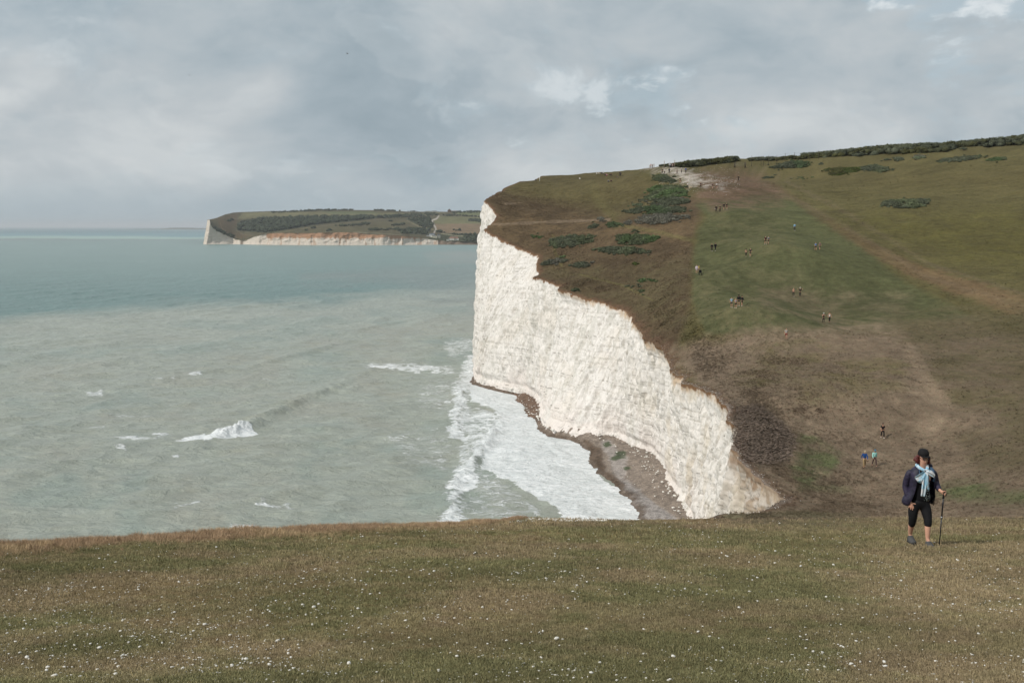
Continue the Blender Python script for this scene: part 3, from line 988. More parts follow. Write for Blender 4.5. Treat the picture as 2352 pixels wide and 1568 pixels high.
# water colour: silty grey-green inshore, clearer teal further out
SAND = np.array(lin(155, 160, 149)); TEAL = np.array(lin(99, 126, 122)); DEEP = np.array(lin(70, 112, 118)); TURQ = np.array(lin(150, 176, 166)); GREYW = np.array(lin(112, 122, 118)); BRNW = np.array(lin(142, 139, 126))
lw = fbm(np.log(R) * 9, A * 16, octaves=4, seed=141) * 1.0
lw2 = fbm(np.log(R) * 30, A * 30, octaves=3, seed=142)
yb = np.interp(spx, [0, 300, 480, 800, 1000, 1100], [733, 706, 703, 692, 672, 640]) + lw * 14 + lw2 * 6
WC = np.broadcast_to(TEAL, SX.shape + (3,)).copy()


def wb(mk, c):
    global WC
    mk = np.clip(mk, 0, 1)[..., None]
    WC = WC * (1 - mk) + np.asarray(c) * mk


wb(sstep(-22, 20, spy - yb + lw2 * 6), SAND)
wb(sstep(680, 565, spy) * 0.8, np.array(lin(120, 141, 136)))
wb(sstep(-24, 24, poly_sd(spx, spy, [(700, 640), (900, 610), (1120, 590), (1120, 690), (980, 680), (850, 650)]) + lw * 22) * 0.75, GREYW * 1.15)
wb(sstep(-12, 12, poly_sd(spx, spy, [(980, 590), (1120, 575), (1120, 600), (1000, 605)]) + lw * 10) * 0.7, np.array(lin(140, 142, 136)))
wb(sstep(0.1, 0.8, lw) * 0.45 * sstep(yb, yb + 60, spy), np.array(lin(156, 154, 141)))
wb(sstep(0.1, 0.8, -lw) * 0.5 * sstep(yb, yb + 60, spy), np.array(lin(136, 150, 142)))
wb(sstep(553, 549, spy + lw2 * 2) * (spx < 1100), GREYW)
wb(sstep(549.5, 547.5, spy + lw * 2), TURQ * 0.9)
wb(sstep(544.5, 541.5, spy + lw * 2), np.array(lin(92, 132, 138)))
wb(sstep(538, 533, spy + lw * 1), DEEP)
WC *= (1 + 0.06 * lw2)[..., None]


def sea_material():
    m, T, b = mat_new('sea_water', 0.25, spec=0.5)
    geo = T.add('ShaderNodeNewGeometry'); pos = geo.outputs['Position']
    b.inputs['IOR'].default_value = 1.33
    mp = T.add('ShaderNodeMapping'); mp.inputs['Scale'].default_value = (0.55, 1.0, 1); mp.inputs['Rotation'].default_value = (0, 0, math.radians(-8))
    T.l.new(pos, mp.inputs[0])
    q = T.vmath('ADD', mp.outputs[0], T.scale(T.vmath('SUBTRACT', T.noise(pos, 0.25, 3, out=1), (.5, .5, .5)), 2.2))
    f1 = T.noise(q, 1.0, 9, 0.72, 0.5)
    f2 = T.noise(T.vmath('ADD', q, (9, 4, 2)), 0.22, 4, 0.6)
    q2 = T.vmath('ADD', q, T.scale(T.vmath('SUBTRACT', T.noise(q, 0.9, 4, 0.6, out=1), (.5, .5, .5)), 2.4))
    vv_ = T.voronoi(q2, 0.55, 'DISTANCE_TO_EDGE')
    vv2 = T.voronoi(q2, 1.6, 'DISTANCE_TO_EDGE')
    lace = T.math('ADD', T.math('MULTIPLY', T.rng(vv_, 0.0, 0.20, 1.0, 0.0), .7), T.math('MULTIPLY', T.rng(vv2, 0.0, 0.25, 1.0, 0.0), .5))
    amt = T.attr('foam', 'Fac')
    thr = T.math('ADD', T.math('MULTIPLY', f1, 0.75), T.math('MULTIPLY', f2, 0.25))
    lo = T.math('SUBTRACT', 1.02, T.math('MULTIPLY', amt, 0.86))
    fm = T.rng(T.math('SUBTRACT', T.math('ADD', thr, T.math('MULTIPLY', lace, 0.16)), lo), -0.06, 0.16, 0, 1, True)
    on = T.rng(amt, 0.02, 0.2, 0, 1)
    fm = T.math('MULTIPLY', fm, on)
    # tiny flecks everywhere where chop crests
    wav = T.noise(T.vmath('ADD', q, (3, 3, 3)), 0.33, 6, 0.62)
    wcol = T.scale(T.attr('water'), T.rng(wav, 0.3, 0.7, 0.86, 1.12))
    foamc = T.mix(T.rng(T.noise(q2, 1.5, 6, 0.7), 0.32, 0.62, 0, 1), lin(200, 206, 207), lin(242, 243, 243))
    foamc = T.mix(T.rng(f2, 0.42, 0.62, 0.30, 0), foamc, lin(184, 190, 188))
    T.l.new(T.mix(fm, wcol, foamc), b.inputs['Base Color'])
    T.l.new(T.rng(fm, 0, 1, 0.30, 0.9), b.inputs['Roughness'])
    hgt = T.math('ADD', T.math('MULTIPLY', T.noise(q, 0.75, 8, 0.62), 1.0), T.math('MULTIPLY', fm, 0.12))
    bp = T.add('ShaderNodeBump'); bp.inputs['Strength'].default_value = 1.0; bp.inputs['Distance'].default_value = 0.95
    T.l.new(hgt, bp.inputs['Height']); T.l.new(bp.outputs[0], b.inputs['Normal'])
    return m


SV = np.stack([SX, SY, H], -1).reshape(-1, 3)
sea = mesh_obj('sea', SV, grid_faces(*SX.shape)[:, ::-1].copy(), sea_material(), attrs={'foam': FO.ravel(), 'water': np.clip(WC, .01, .9).reshape(-1, 3)})
tag(sea, kind='structure')

# ================================================================ FAR HEADLAND across the bay
def Z4(x, y):
    return ((780 + x / 1.993) * 0.5742, (800 + y / 1.993) * 0.5742)


hb = np.array([Z4(*p) for p in [(76, 350), (120, 354), (300, 352), (370, 354), (575, 357), (1000, 360), (1500, 360), (1900, 356), (2330, 357), (2700, 358), (3300, 360)]])
ht = np.array([Z4(*p) for p in [(96, 158), (118, 158), (122, 190), (140, 222), (200, 258), (270, 290), (330, 315), (365, 322), (400, 320), (460, 300), (520, 282), (575, 266), (700, 264), (900, 264), (1260, 258), (1380, 272), (1500, 280), (1640, 285), (1760, 296), (1840, 308), (1900, 318), (1960, 322), (2010, 330), (2110, 330), (2150, 334), (2330, 336), (2700, 336), (3300, 338)]])
hr = np.array([Z4(*p) for p in [(96, 158), (118, 156), (180, 140), (230, 118), (300, 101), (360, 97), (450, 94), (560, 90), (700, 88), (900, 82), (1100, 78), (1300, 80), (1500, 83), (1680, 92), (2000, 94), (2330, 92), (2700, 90), (3300, 92)]])
hpx = np.concatenate([np.linspace(Z4(98, 0)[0], Z4(430, 0)[0], 120)[:-1], np.linspace(Z4(430, 0)[0], Z4(3300, 0)[0], 520)])
pb = np.interp(hpx, hb[:, 0], hb[:, 1]); pt = np.interp(hpx, ht[:, 0], ht[:, 1]); pr = np.interp(hpx, hr[:, 0], hr[:, 1])
pt = pt + fbm(hpx / 5, hpx * 0, octaves=3, seed=201) * 0.35
pr = np.minimum(pr, pt - 0.05)
Yb = np.array([on_level(px, py, 0.0)[1] for px, py in zip(hpx, pb)])
tipw = sstep(Z4(420, 0)[0], Z4(96, 0)[0], hpx)
Yridge = Yb + 900 - 560 * tipw


def head_pt(px, s):
    """headland ground at column px, fraction s from the cliff rim to the skyline"""
    px = np.asarray(px, float)
    a = np.interp(px, hpx, pt); b = np.interp(px, hpx, pr)
    Y0 = np.interp(px, hpx, Yb) + 10; Y1 = np.interp(px, hpx, Yridge)
    Y = Y0 + (Y1 - Y0) * s
    py = a + (b - a) * s ** 0.85
    c = (px - PX0) / F; v = (PY0 - py) / F
    dy = cP + v * sP; dz = -sP + v * cP
    return c * Y / dy, Y, CAMZ + dz * Y / dy


def head_at(px, py):
    a = np.interp(px, hpx, pt); b = np.interp(px, hpx, pr)
    s = np.clip((py - a) / (b - a - 1e-6), 0, 1) ** (1 / 0.85)
    return head_pt(px, s)


ns = 110
ss = np.linspace(0, 1, ns)
HX, HY, HZ = head_pt(hpx[:, None] + 0 * ss[None, :], np.broadcast_to(ss[None, :], (len(hpx), ns)))
# back slope beyond the skyline
kx = HX[:, -1:] ; bkY = HY[:, -1:] + np.array([[60, 200, 500]]); bkX = kx * bkY / HY[:, -1:]
bkZ = HZ[:, -1:] - np.array([[3, 14, 45]])
HX = np.concatenate([HX, bkX], 1); HY = np.concatenate([HY, bkY], 1); HZ = np.concatenate([HZ, bkZ], 1)
hn = fbm(HX / 60, HY / 90, octaves=4, seed=202); hn2 = fbm(HX / 14, HY / 30, octaves=3, seed=203)
HZ = HZ + hn2 * 0.5
hxp, hyp = picture(HX, HY, HZ)
HC = np.broadcast_to(np.array(lin(92, 86, 66)), HX.shape + (3,)).copy()


def hz_(poly, c, soft=1.2, amt=1.0, wob=1.0, z4=True):
    global HC
    P = [Z4(*p) for p in poly] if z4 else poly
    m = np.clip(sstep(-soft, soft, poly_sd(hxp, hyp, P) + (hn * 1.2 + hn2 * 0.8) * wob) * amt, 0, 1)[..., None]
    HC = HC * (1 - m) + np.asarray(c) * m


def hline(pts, w, c, amt=1.0):
    global HC
    m = np.clip(sstep(1.4, 0.6, line_d(hxp, hyp, [Z4(*p) for p in pts]) / w) * amt, 0, 1)[..., None]
    HC = HC * (1 - m) + np.asarray(c) * m


hz_([(380, 100), (1000, 95), (1700, 105), (2000, 100), (1900, 120), (1500, 130), (900, 130), (500, 145), (340, 150)], lin(112, 108, 80), 1.0, 1, .4)
hz_([(1000, 92), (1400, 92), (1500, 108), (1100, 112)], lin(96, 104, 74), 1.0, .7, .4)
hz_([(340, 190), (520, 150), (900, 130), (1500, 130), (1700, 125), (1000, 195), (650, 250), (560, 262), (330, 245)], lin(62, 68, 52), 1.2, .9)
hz_([(180, 150), (330, 110), (340, 190), (300, 240), (420, 290), (340, 310), (230, 270), (190, 220)], lin(96, 82, 62), 1.2, .8)
hz_([(120, 222), (200, 240), (300, 290), (360, 318), (300, 312), (200, 262)], lin(66, 66, 50), .8, .8)
hz_([(650, 262), (1200, 200), (1700, 160), (1690, 210), (1300, 255), (800, 262)], lin(98, 92, 68), 1, .7)
hz_([(1680, 150), (1880, 135), (1900, 200), (1760, 190)], lin(62, 70, 56), 1, .8)
hz_([(1600, 225), (1880, 225), (1860, 280), (1650, 270)], lin(66, 72, 56), 1, .8)
hz_([(1950, 128), (2330, 138), (2330, 200), (1920, 200), (1905, 165)], lin(112, 110, 80), .8, 1, .4)
hz_([(1912, 190), (2400, 190), (2400, 278), (1980, 262), (1930, 240)], lin(128, 110, 88), .8, 1, .6)
hz_([(2080, 100), (2330, 95), (2330, 130), (2100, 122)], lin(104, 108, 76), .8, .9, .4)
hz_([(1960, 268), (2340, 275), (2340, 340), (2100, 345), (1900, 340), (1840, 310)], lin(70, 74, 56), .8, .9)
hline([(200, 185), (215, 225), (260, 265), (330, 300)], 1.0, lin(126, 110, 88), .7)
hline([(330, 240), (380, 275), (500, 290)], 0.7, lin(122, 108, 88), .6)
hline([(640, 262), (900, 222), (1250, 180), (1500, 150)], 0.6, lin(126, 118, 92), .6)
hline([(1690, 165), (1790, 212), (1900, 236)], 0.8, lin(134, 126, 98), .9)
hline([(1260, 256), (1480, 268), (1640, 278)], 0.7, lin(140, 130, 106), .8)
hline([(1960, 268), (2050, 280), (2140, 290)], 0.6, lin(176, 168, 140), .9)
hline([(1944, 128), (1925, 150), (1890, 162), (1896, 185), (1915, 215), (1922, 235), (1905, 262)], 1.6, lin(176, 168, 158), 1.0)
HC *= 0.84 * (1 + 0.10 * hn + 0.12 * hn2)[..., None]
tf, TT, tb = mat_new('far_turf', 0.95, spec=0.03)
gg = TT.add('ShaderNodeNewGeometry')
TT.l.new(TT.scale(TT.attr('cover'), TT.rng(TT.noise(gg.outputs['Position'], 0.06, 5, 0.65), 0.3, 0.7, 0.85, 1.15)), tb.inputs['Base Color'])
o = mesh_obj('headland', np.stack([HX, HY, HZ], -1).reshape(-1, 3), grid_faces(*HX.shape)[:, ::-1].copy(), tf, attrs={'cover': np.clip(HC, .01, .8).reshape(-1, 3)})
tag(o, kind='structure')

# cliff face of the headland
nv = 46
q = np.linspace(0, 1, nv)
bX = np.array([on_level(px, py, 0.0)[0] for px, py in zip(hpx - 9 * tipw ** 2 - 1.0 * (1 - tipw) * 0, pb)])
tX, tY, tZ = head_pt(hpx, 0 * hpx)
tX, tY, tZ = HX[:, 0], HY[:, 0], HZ[:, 0]
FX = tX[:, None] * (1 - q) + bX[:, None] * q
FY = tY[:, None] * (1 - q) + (Yb[:, None] - 2) * q
FZ = tZ[:, None] * (1 - q) - 0.5 * q
along = tX[:, None] + 0 * q
f1 = np.abs(fbm(along / 26, FZ / 60, octaves=4, seed=211)); f2 = fbm(along / 7, FZ / 5, octaves=3, seed=212)
FY = FY + (f1 * 9 + f2 * 1.6) * np.sin(np.pi * q) ** 0.5
fpx, fpy = picture(FX, FY, FZ)
FC = np.broadcast_to(np.array(lin(198, 187, 174)), FX.shape + (3,)).copy()
stv = fbm(along / 5, FZ / 20, octaves=3, seed=213)
orange = (fpx > Z4(570, 0)[0]) & (fpx < Z4(1850, 0)[0])
bandpy = np.interp(fpx, [Z4(575, 0)[0], Z4(1260, 0)[0], Z4(1800, 0)[0]], [Z4(0, 302)[1], Z4(0, 302)[1], Z4(0, 306)[1]])
mk = np.clip(sstep(2.2, -1.6, fpy - bandpy - stv * 2.6), 0, 1) * orange
FC = FC * (1 - mk[..., None] * 0.85) + np.array(lin(158, 112, 78)) * mk[..., None] * 0.85
mk = np.clip(sstep(0.2, 0.7, stv) * 0.55, 0, 1) * (fpx > Z4(575, 0)[0])
FC = FC * (1 - mk[..., None]) + np.array(lin(150, 116, 88)) * mk[..., None]
mk = sstep(0.3, 0.8, -stv + f2 * .3) * 0.25
FC = FC * (1 - mk[..., None]) + np.array(lin(150, 140, 128)) * mk[..., None]
# low dark sea bank east of the cottages
mk = (fpx > Z4(1935, 0)[0]) * 1.0
FC = FC * (1 - mk[..., None]) + (np.array(lin(112, 100, 88)) * (1 + 0.3 * stv[..., None])) * mk[..., None]
mk = sstep(1.5, 0.3, np.abs(fpx - Z4(372, 0)[0]) / 4) * 0.8
FC = FC * (1 - mk[..., None]) + np.array(lin(96, 84, 70)) * mk[..., None]
o = mesh_obj('far_cliff', np.stack([FX, FY, FZ], -1).reshape(-1, 3), grid_faces(*FX.shape), None, attrs={'chalkcol': np.clip(FC, .01, .8).reshape(-1, 3)})
fm_, TT, tb = mat_new('far_chalk', 0.95, spec=0.03)
TT.l.new(TT.attr('chalkcol'), tb.inputs['Base Color'])
o.data.materials.append(fm_)
tag(o, kind='structure')

# faint land at the very edge of the sea
dx_ = np.linspace(250, 474, 80)
prof_ = 0.6 + 3.2 * np.exp(-((dx_ - 400) / 28) ** 2) + 1.3 * np.exp(-((dx_ - 450) / 26) ** 2) + 0.5 * vnoise(dx_ / 3, dx_ * 0, seed=5)
prof_ *= sstep(250, 330, dx_)
vs, fs = [], []
YD = 13500.0
for i, (px, hh) in enumerate(zip(dx_, prof_)):
    x = (px - PX0) / F * YD
    zt = hh * YD / F + 0.5
    vs += [(x, YD, -2), (x, YD + 150, zt), (x * 1.05, YD + 1400, zt * 0.9), (x * 1.06, YD + 1600, -2)]
for i in range(len(dx_) - 1):
    for k in range(3):
        fs.append((i * 4 + k, i * 4 + k + 1, i * 4 + 5 + k, i * 4 + 4 + k))
o = mesh_obj('distant_hills', vs, fs, simple('far_hill', lin(96, 100, 92), 1.0, 0.1, 0.01)); tag(o, kind='structure')


# ================================================================ FOLIAGE
def ico(sub):
    bm = bmesh.new()
    bmesh.ops.create_icosphere(bm, subdivisions=sub, radius=1.0)
    v = np.array([x.co[:] for x in bm.verts]); f = np.array([[q.index for q in p.verts] for p in bm.faces])
    bm.free()
    return v, f


ICO1, ICO2, ICO3 = ico(1), ico(2), ico(3)


def foliage_material():
    m, T, b = mat_new('foliage', 0.9, spec=0.06)
    geo = T.add('ShaderNodeNewGeometry'); pos = geo.outputs['Position']
    k = T.math('MULTIPLY', T.rng(T.noise(pos, 2.6, 5, 0.7), 0.3, 0.7, 0.66, 1.34), T.rng(T.noise(pos, 0.35, 3, 0.6), 0.3, 0.7, 0.82, 1.18))
    T.l.new(T.scale(T.attr('leafcol'), k), b.inputs['Base Color'])
    return m


FOL = foliage_material()


def leafmass(name, C, Rr, cols, leaf=0.25, nleaf=14, seed=0, parent=None, ico_t=None, flat=0.75):
    """foliage: lumpy cores with many leaf-sized faces standing off them. C centres, Rr radii, cols colour per lump"""
    rg = np.random.default_rng(seed)
    bv, bf = ico_t or ICO2
    n = len(C)
    C = np.asarray(C, float); Rr = np.asarray(Rr, float); cols = np.asarray(cols, float)
    V = bv[None] * Rr[:, None, None] * np.array([1, 1, flat])
    nz = 1 + 0.45 * fbm(V[..., 0] * 1.3 / Rr[:, None] + np.arange(n)[:, None] * 3.1, V[..., 1] * 1.3 / Rr[:, None], V[..., 2] * 1.3 / Rr[:, None], octaves=2, seed=seed + 3)
    V = V * nz[..., None] + C[:, None]
    Fc = (bf[None] + (np.arange(n) * len(bv))[:, None, None]).reshape(-1, 3)
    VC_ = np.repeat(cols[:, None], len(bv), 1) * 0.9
    # leaves
    m = n * nleaf
    d = rg.normal(size=(m, 3)); d /= np.linalg.norm(d, axis=1)[:, None]; d[:, 2] = np.abs(d[:, 2]) * 0.9 + 0.05
    ci_ = np.repeat(np.arange(n), nleaf)
    P = C[ci_] + d * Rr[ci_][:, None] * np.array([1, 1, flat]) * rg.uniform(0.92, 1.22, (m, 1))
    a = rg.normal(size=(m, 3)); a /= np.linalg.norm(a, axis=1)[:, None]
    b_ = np.cross(a, d); b_ /= np.linalg.norm(b_, axis=1)[:, None] + 1e-9
    sz = leaf * rg.uniform(0.5, 1.3, (m, 1))
    up = np.array([0, 0, 1.0])
    LV = np.stack([P - b_ * sz * 0.5, P + b_ * sz * 0.5, P + (a * 0.5 + d * 0.5 + up * 0.3) * sz], 1)
    LF = np.arange(m * 3).reshape(-1, 3) + n * len(bv)
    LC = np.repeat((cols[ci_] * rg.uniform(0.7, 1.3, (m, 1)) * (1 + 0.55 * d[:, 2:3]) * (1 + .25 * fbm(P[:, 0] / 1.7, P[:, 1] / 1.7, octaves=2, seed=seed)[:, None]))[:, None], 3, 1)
    VV = np.concatenate([V.reshape(-1, 3), LV.reshape(-1, 3)]); FF = np.concatenate([Fc, LF])
    CCc = np.concatenate([VC_.reshape(-1, 3), LC.reshape(-1, 3)])
    return mesh_obj(name, VV, FF, FOL, parent, smooth=False, attrs={'leafcol': np.clip(CCc, .005, .6)})


G_GORSE = np.array(lin(84, 90, 68)); G_DARK = np.array(lin(80, 84, 68)); G_GREY = np.array(lin(96, 94, 84)); G_BRN = np.array(lin(116, 98, 84)); G_OLV = np.array(lin(80, 80, 50))


def in_poly(poly, n, rg):
    P = np.array(poly, float)
    lo, hi = P.min(0), P.max(0)
    out = []
    while sum(map(len, out)) < n:
        q = rg.uniform(lo, hi, (n * 3, 2))
        out.append(q[poly_sd(q[:, 0], q[:, 1], poly) > 0])
    q = np.concatenate(out)[:n]
    return q, poly_sd(q[:, 0], q[:, 1], poly)


def bush(poly, label, col, hgt=1.0, seed=1, dens=1.0, r0=0.55, cols2=None, name='bush'):
    rg = np.random.default_rng(seed)
    P = np.array(poly, float)
    area = 0.5 * abs(np.dot(P[:, 0], np.roll(P[:, 1], 1)) - np.dot(P[:, 1], np.roll(P[:, 0], 1)))
    cxy = P.mean(0)
    _, Yc, _, _ = cast(cxy[0], cxy[1])
    s = F / Yc[0]
    n = int(np.clip(area / (r0 * s) ** 2 / 0.32 * dens, 6, 520))
    q, sd_ = in_poly(poly, n, rg)
    k_ = rg.uniform(0, 1, n) < 0.22
    q[k_] += rg.normal(0, 1, (k_.sum(), 2)) * [7, 2.2]
    # keep lumps inside the outline: start a little lower than their top will reach
    X, Y, Z, ok = cast(q[:, 0], q[:, 1] + 0.35 * r0 * s)
    X, Y, Z, sd_ = X[ok], Y[ok], Z[ok], sd_[ok]
    R_ = r0 * rg.uniform(0.45, 1.35, len(X)) * np.where(sd_ < 1.5, .7, 1)
    lift = np.clip(sd_ / s, 0, 1.5) / 1.5 * hgt
    c = np.repeat(np.asarray(col)[None], len(X), 0)
    nn = fbm(X / 5, Y / 8, octaves=2, seed=seed)
    if cols2 is not None:
        w = sstep(-0.2, 0.4, nn)[:, None]
        c = c * (1 - w) + np.asarray(cols2) * w
    c = c * rg.uniform(0.85, 1.18, (len(X), 1))
    ctr = np.array([X.mean(), Y.mean(), Z.min()])
    C_ = np.stack([X, Y, Z + R_ * 0.05 + lift * 0.55], 1)
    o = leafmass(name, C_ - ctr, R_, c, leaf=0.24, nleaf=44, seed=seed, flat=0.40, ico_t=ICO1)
    o.location = ctr
    tag(o, label, 'bush', None)
    return o


def Z1(x, y): return (1056.5 + x * .293, 402 + y * .293)
def Z2(x, y): return (1435.5 + x * .1977, 321.5 + y * .1977)
def Z3(x, y): return (1837.4 + x * .2197, 287.1 + y * .2197)


def zz(f, pts): return [f(*p) for p in pts]


G1 = 'low gorse and bramble thickets on the left side of the mown strip'
G2 = 'low thickets scattered over the right-hand field'
BUSH = [
    (Z2, [(400, 395), (470, 400), (590, 470), (600, 490), (480, 490), (300, 465), (330, 435)], 'topmost green clump of the thicket, narrow, just below the white chalk path', G_GORSE, .7, G1),
    (Z2, [(340, 530), (480, 520), (650, 530), (720, 600), (710, 650), (600, 660), (480, 680), (250, 690), (230, 650), (300, 620), (270, 590)], 'bright green clump in the upper middle of the big thicket', G_GORSE * 1.1, .8, G1),
    (Z2, [(400, 680), (600, 660), (760, 690), (720, 740), (600, 750), (400, 760), (270, 760), (330, 700)], 'grey-green domed clump in the middle of the big thicket', G_GREY, .9, G1),
    (Z2, [(200, 770), (400, 760), (640, 770), (730, 800), (660, 840), (400, 860), (0, 845), (-20, 820), (100, 790)], 'widest dark clump of the big thicket, reaching out to the left', G_DARK, .9, G1),
    (Z2, [(150, 880), (450, 855), (750, 880), (740, 900), (600, 930), (480, 960), (300, 980), (100, 960), (110, 930), (200, 900)], 'lowest clump of the big thicket, green with grey twiggy patches', G_GREY, .9, G1),
    (Z2, [(-10, 940), (60, 930), (100, 970), (0, 980)], 'small grey bush left of the foot of the big thicket', G_GREY, .6, G1),
    (Z2, [(160, 690), (240, 690), (240, 720), (160, 720)], 'small green bush beside the upper left edge of the big thicket', G_GORSE, .5, G1),
    (Z2, [(100, 740), (200, 735), (200, 760), (100, 765)], 'small grey bush just above the left arm of the big thicket', G_GREY, .5, G1),
    (Z1, [(700, 500), (850, 475), (1030, 470), (1050, 520), (900, 550), (750, 570), (710, 540)], 'long green bush at the left, nearest the cliff edge of the three long ones', G_GORSE, .7, G1),
    (Z1, [(1220, 465), (1400, 460), (1550, 475), (1580, 490), (1480, 530), (1320, 545), (1240, 530)], 'long green bush at the right of the three long ones, below the big thicket', G_GORSE, .7, G1),
    (Z1, [(1000, 580), (1150, 560), (1350, 560), (1490, 590), (1480, 610), (1350, 618), (1150, 605)], 'lowest of the three long green bushes, thin and flat', G_GORSE, .6, G1),
    (Z1, [(1005, 395), (1040, 378), (1085, 385), (1080, 410), (1020, 412)], 'small round dark bush where the worn paths meet, leftmost', G_DARK, .5, G1),
    (Z1, [(1075, 330), (1110, 325), (1140, 360), (1100, 365)], 'small grey bush above the meeting of the worn paths', G_GREY, .5, G1),
    (Z1, [(1150, 395), (1180, 360), (1280, 385), (1270, 400), (1170, 408)], 'dark green bush right of the meeting of the worn paths', G_DARK, .6, G1),
    (Z1, [(1345, 442), (1380, 430), (1410, 445), (1370, 455)], 'tiny green bush just above the right long bush', G_GORSE, .4, G1),
    (Z1, [(550, 482), (590, 472), (640, 483), (590, 492)], 'tiny green bush alone, closest to the far cliff edge', G_GORSE, .3, G1),
    (Z1, [(610, 705), (700, 660), (780, 655), (860, 668), (760, 692), (650, 705)], 'grey-green bush at the very edge of the cliff', G_GREY, .5, G1),
    (Z1, [(780, 640), (820, 630), (845, 640), (800, 650)], 'tiny bush just above the one on the cliff edge', G_GORSE, .3, G1),
    (Z1, [(880, 712), (910, 680), (980, 673), (1020, 712), (960, 722)], 'domed dark bush standing alone in the brown grass', G_GREY * .9, .8, G1),
    (Z1, [(1385, 822), (1430, 812), (1530, 820), (1480, 835), (1400, 838)], 'small flat green bush low on the brown slope', G_GORSE, .4, G1),
    (Z1, [(1310, 862), (1340, 852), (1360, 868), (1320, 873)], 'tiny dark bush below the small flat one', G_DARK, .3, G1),
    (Z1, [(1385, 907), (1420, 895), (1460, 905), (1420, 918)], 'lowest small bush of the brown slope, near the green strip', G_GORSE * .9, .3, G1),
    (Z1, [(880, 897), (910, 885), (945, 900), (900, 912)], 'tiny green bush beside the rim above the white wall', G_GORSE * .9, .3, G1),
    (Z1, [(1330, 691), (1380, 680), (1405, 690), (1380, 700)], 'faint low bush in the middle of the brown slope', G_OLV, .3, G1),
    (Z3, [(840, 810), (930, 780), (1110, 775), (1300, 770), (1360, 790), (1310, 830), (1250, 860), (1100, 868), (930, 855), (860, 835)], 'large lone green bush in the middle of the right-hand field', G_GORSE * 1.1, 1.0, G2),
    (Z3, [(210, 470), (430, 440), (640, 440), (630, 480), (520, 500), (440, 525), (300, 525), (350, 490)], 'left half of the broad olive thicket in the upper field', G_OLV * .85, .9, G2),
    (Z3, [(630, 440), (780, 408), (850, 430), (980, 460), (850, 490), (650, 480)], 'right half of the broad thicket in the upper field, domed and green', G_GORSE, 1.2, G2),
    (Z3, [(870, 370), (900, 352), (945, 360), (900, 378)], 'small dark bush below the long hedge, left of two domed ones', G_DARK, .6, G2),
    (Z3, [(960, 352), (1040, 328), (1100, 365), (1000, 372)], 'middle one of three little bushes below the long hedge', G_GREY, .7, G2),
    (Z3, [(1170, 350), (1200, 320), (1260, 306), (1330, 325), (1230, 360)], 'brownish dome-shaped bush just under the long hedge', G_GREY, .9, G2),
    (Z3, [(1420, 375), (1520, 345), (1700, 335), (1880, 312), (1910, 340), (1750, 370), (1600, 385), (1470, 390)], 'long dark bush in the upper right field', G_GORSE * .9, 1.0, G2),
    (Z3, [(1920, 365), (2060, 335), (2160, 335), (2160, 358), (2000, 380)], 'rightmost dark bush of the upper field', G_GORSE * .9, .9, G2),
    (Z3, [(1690, 240), (1720, 228), (1740, 250), (1710, 258)], 'tiny bush touching the foot of the long hedge', G_DARK, .5, G2),
    (Z2, [(1640, 320), (1760, 295), (1900, 245), (2050, 245), (2110, 260), (2150, 290), (2060, 320), (1820, 330), (1700, 325)], 'tall dark bush high in the field under the low ridge scrub', G_DARK, 1.6, G2),
    (Z2, [(1590, 437), (1640, 420), (1730, 422), (1740, 440), (1620, 447)], 'small dark bush left of the thin straggling one', G_DARK, .5, G2),
    (Z2, [(1880, 450), (1960, 445), (2060, 430), (2110, 445), (2000, 455)], 'thin straggling bush in the upper field', G_DARK, .4, G2),
    (Z2, [(2230, 287), (2290, 270), (2310, 285), (2240, 290)], 'tiny bush to the right of the tall dark bush', G_DARK, .4, G2),
]
for i, (f, pts, lab, c, hg, g_) in enumerate(BUSH):
    o = bush(zz(f, pts), lab, c, hg, seed=300 + i, cols2=c * np.array([.85, 1.05, .8]) if i % 2 else G_DARK * 1.05)
    o['group'] = g_

# dead brown scrub on the valley slope by the rim, and a few dark tussocks
dead = [([(1690, 935), (1740, 925), (1790, 965), (1830, 1005), (1815, 1050), (1770, 1068), (1715, 1060), (1680, 1010)], 'wide tangle of dead brown bramble beside the cliff rim', .5, 1),
        ([(1822, 940), (1840, 933), (1856, 940), (1850, 950), (1828, 950)], 'small dark dead bush left of two on the valley floor', .4, 2),
        ([(1872, 941), (1884, 936), (1896, 943), (1885, 950)], 'small dark dead bush right of two on the valley floor', .3, 3),
        ([(1700, 855), (1760, 850), (1800, 860), (1750, 872)], 'low greyish heather patch in the rough grass', .2, 5),
        ([(1750, 820), (1850, 822), (1860, 838), (1770, 838)], 'flat dark heather patch above the rough grass', .2, 6)]


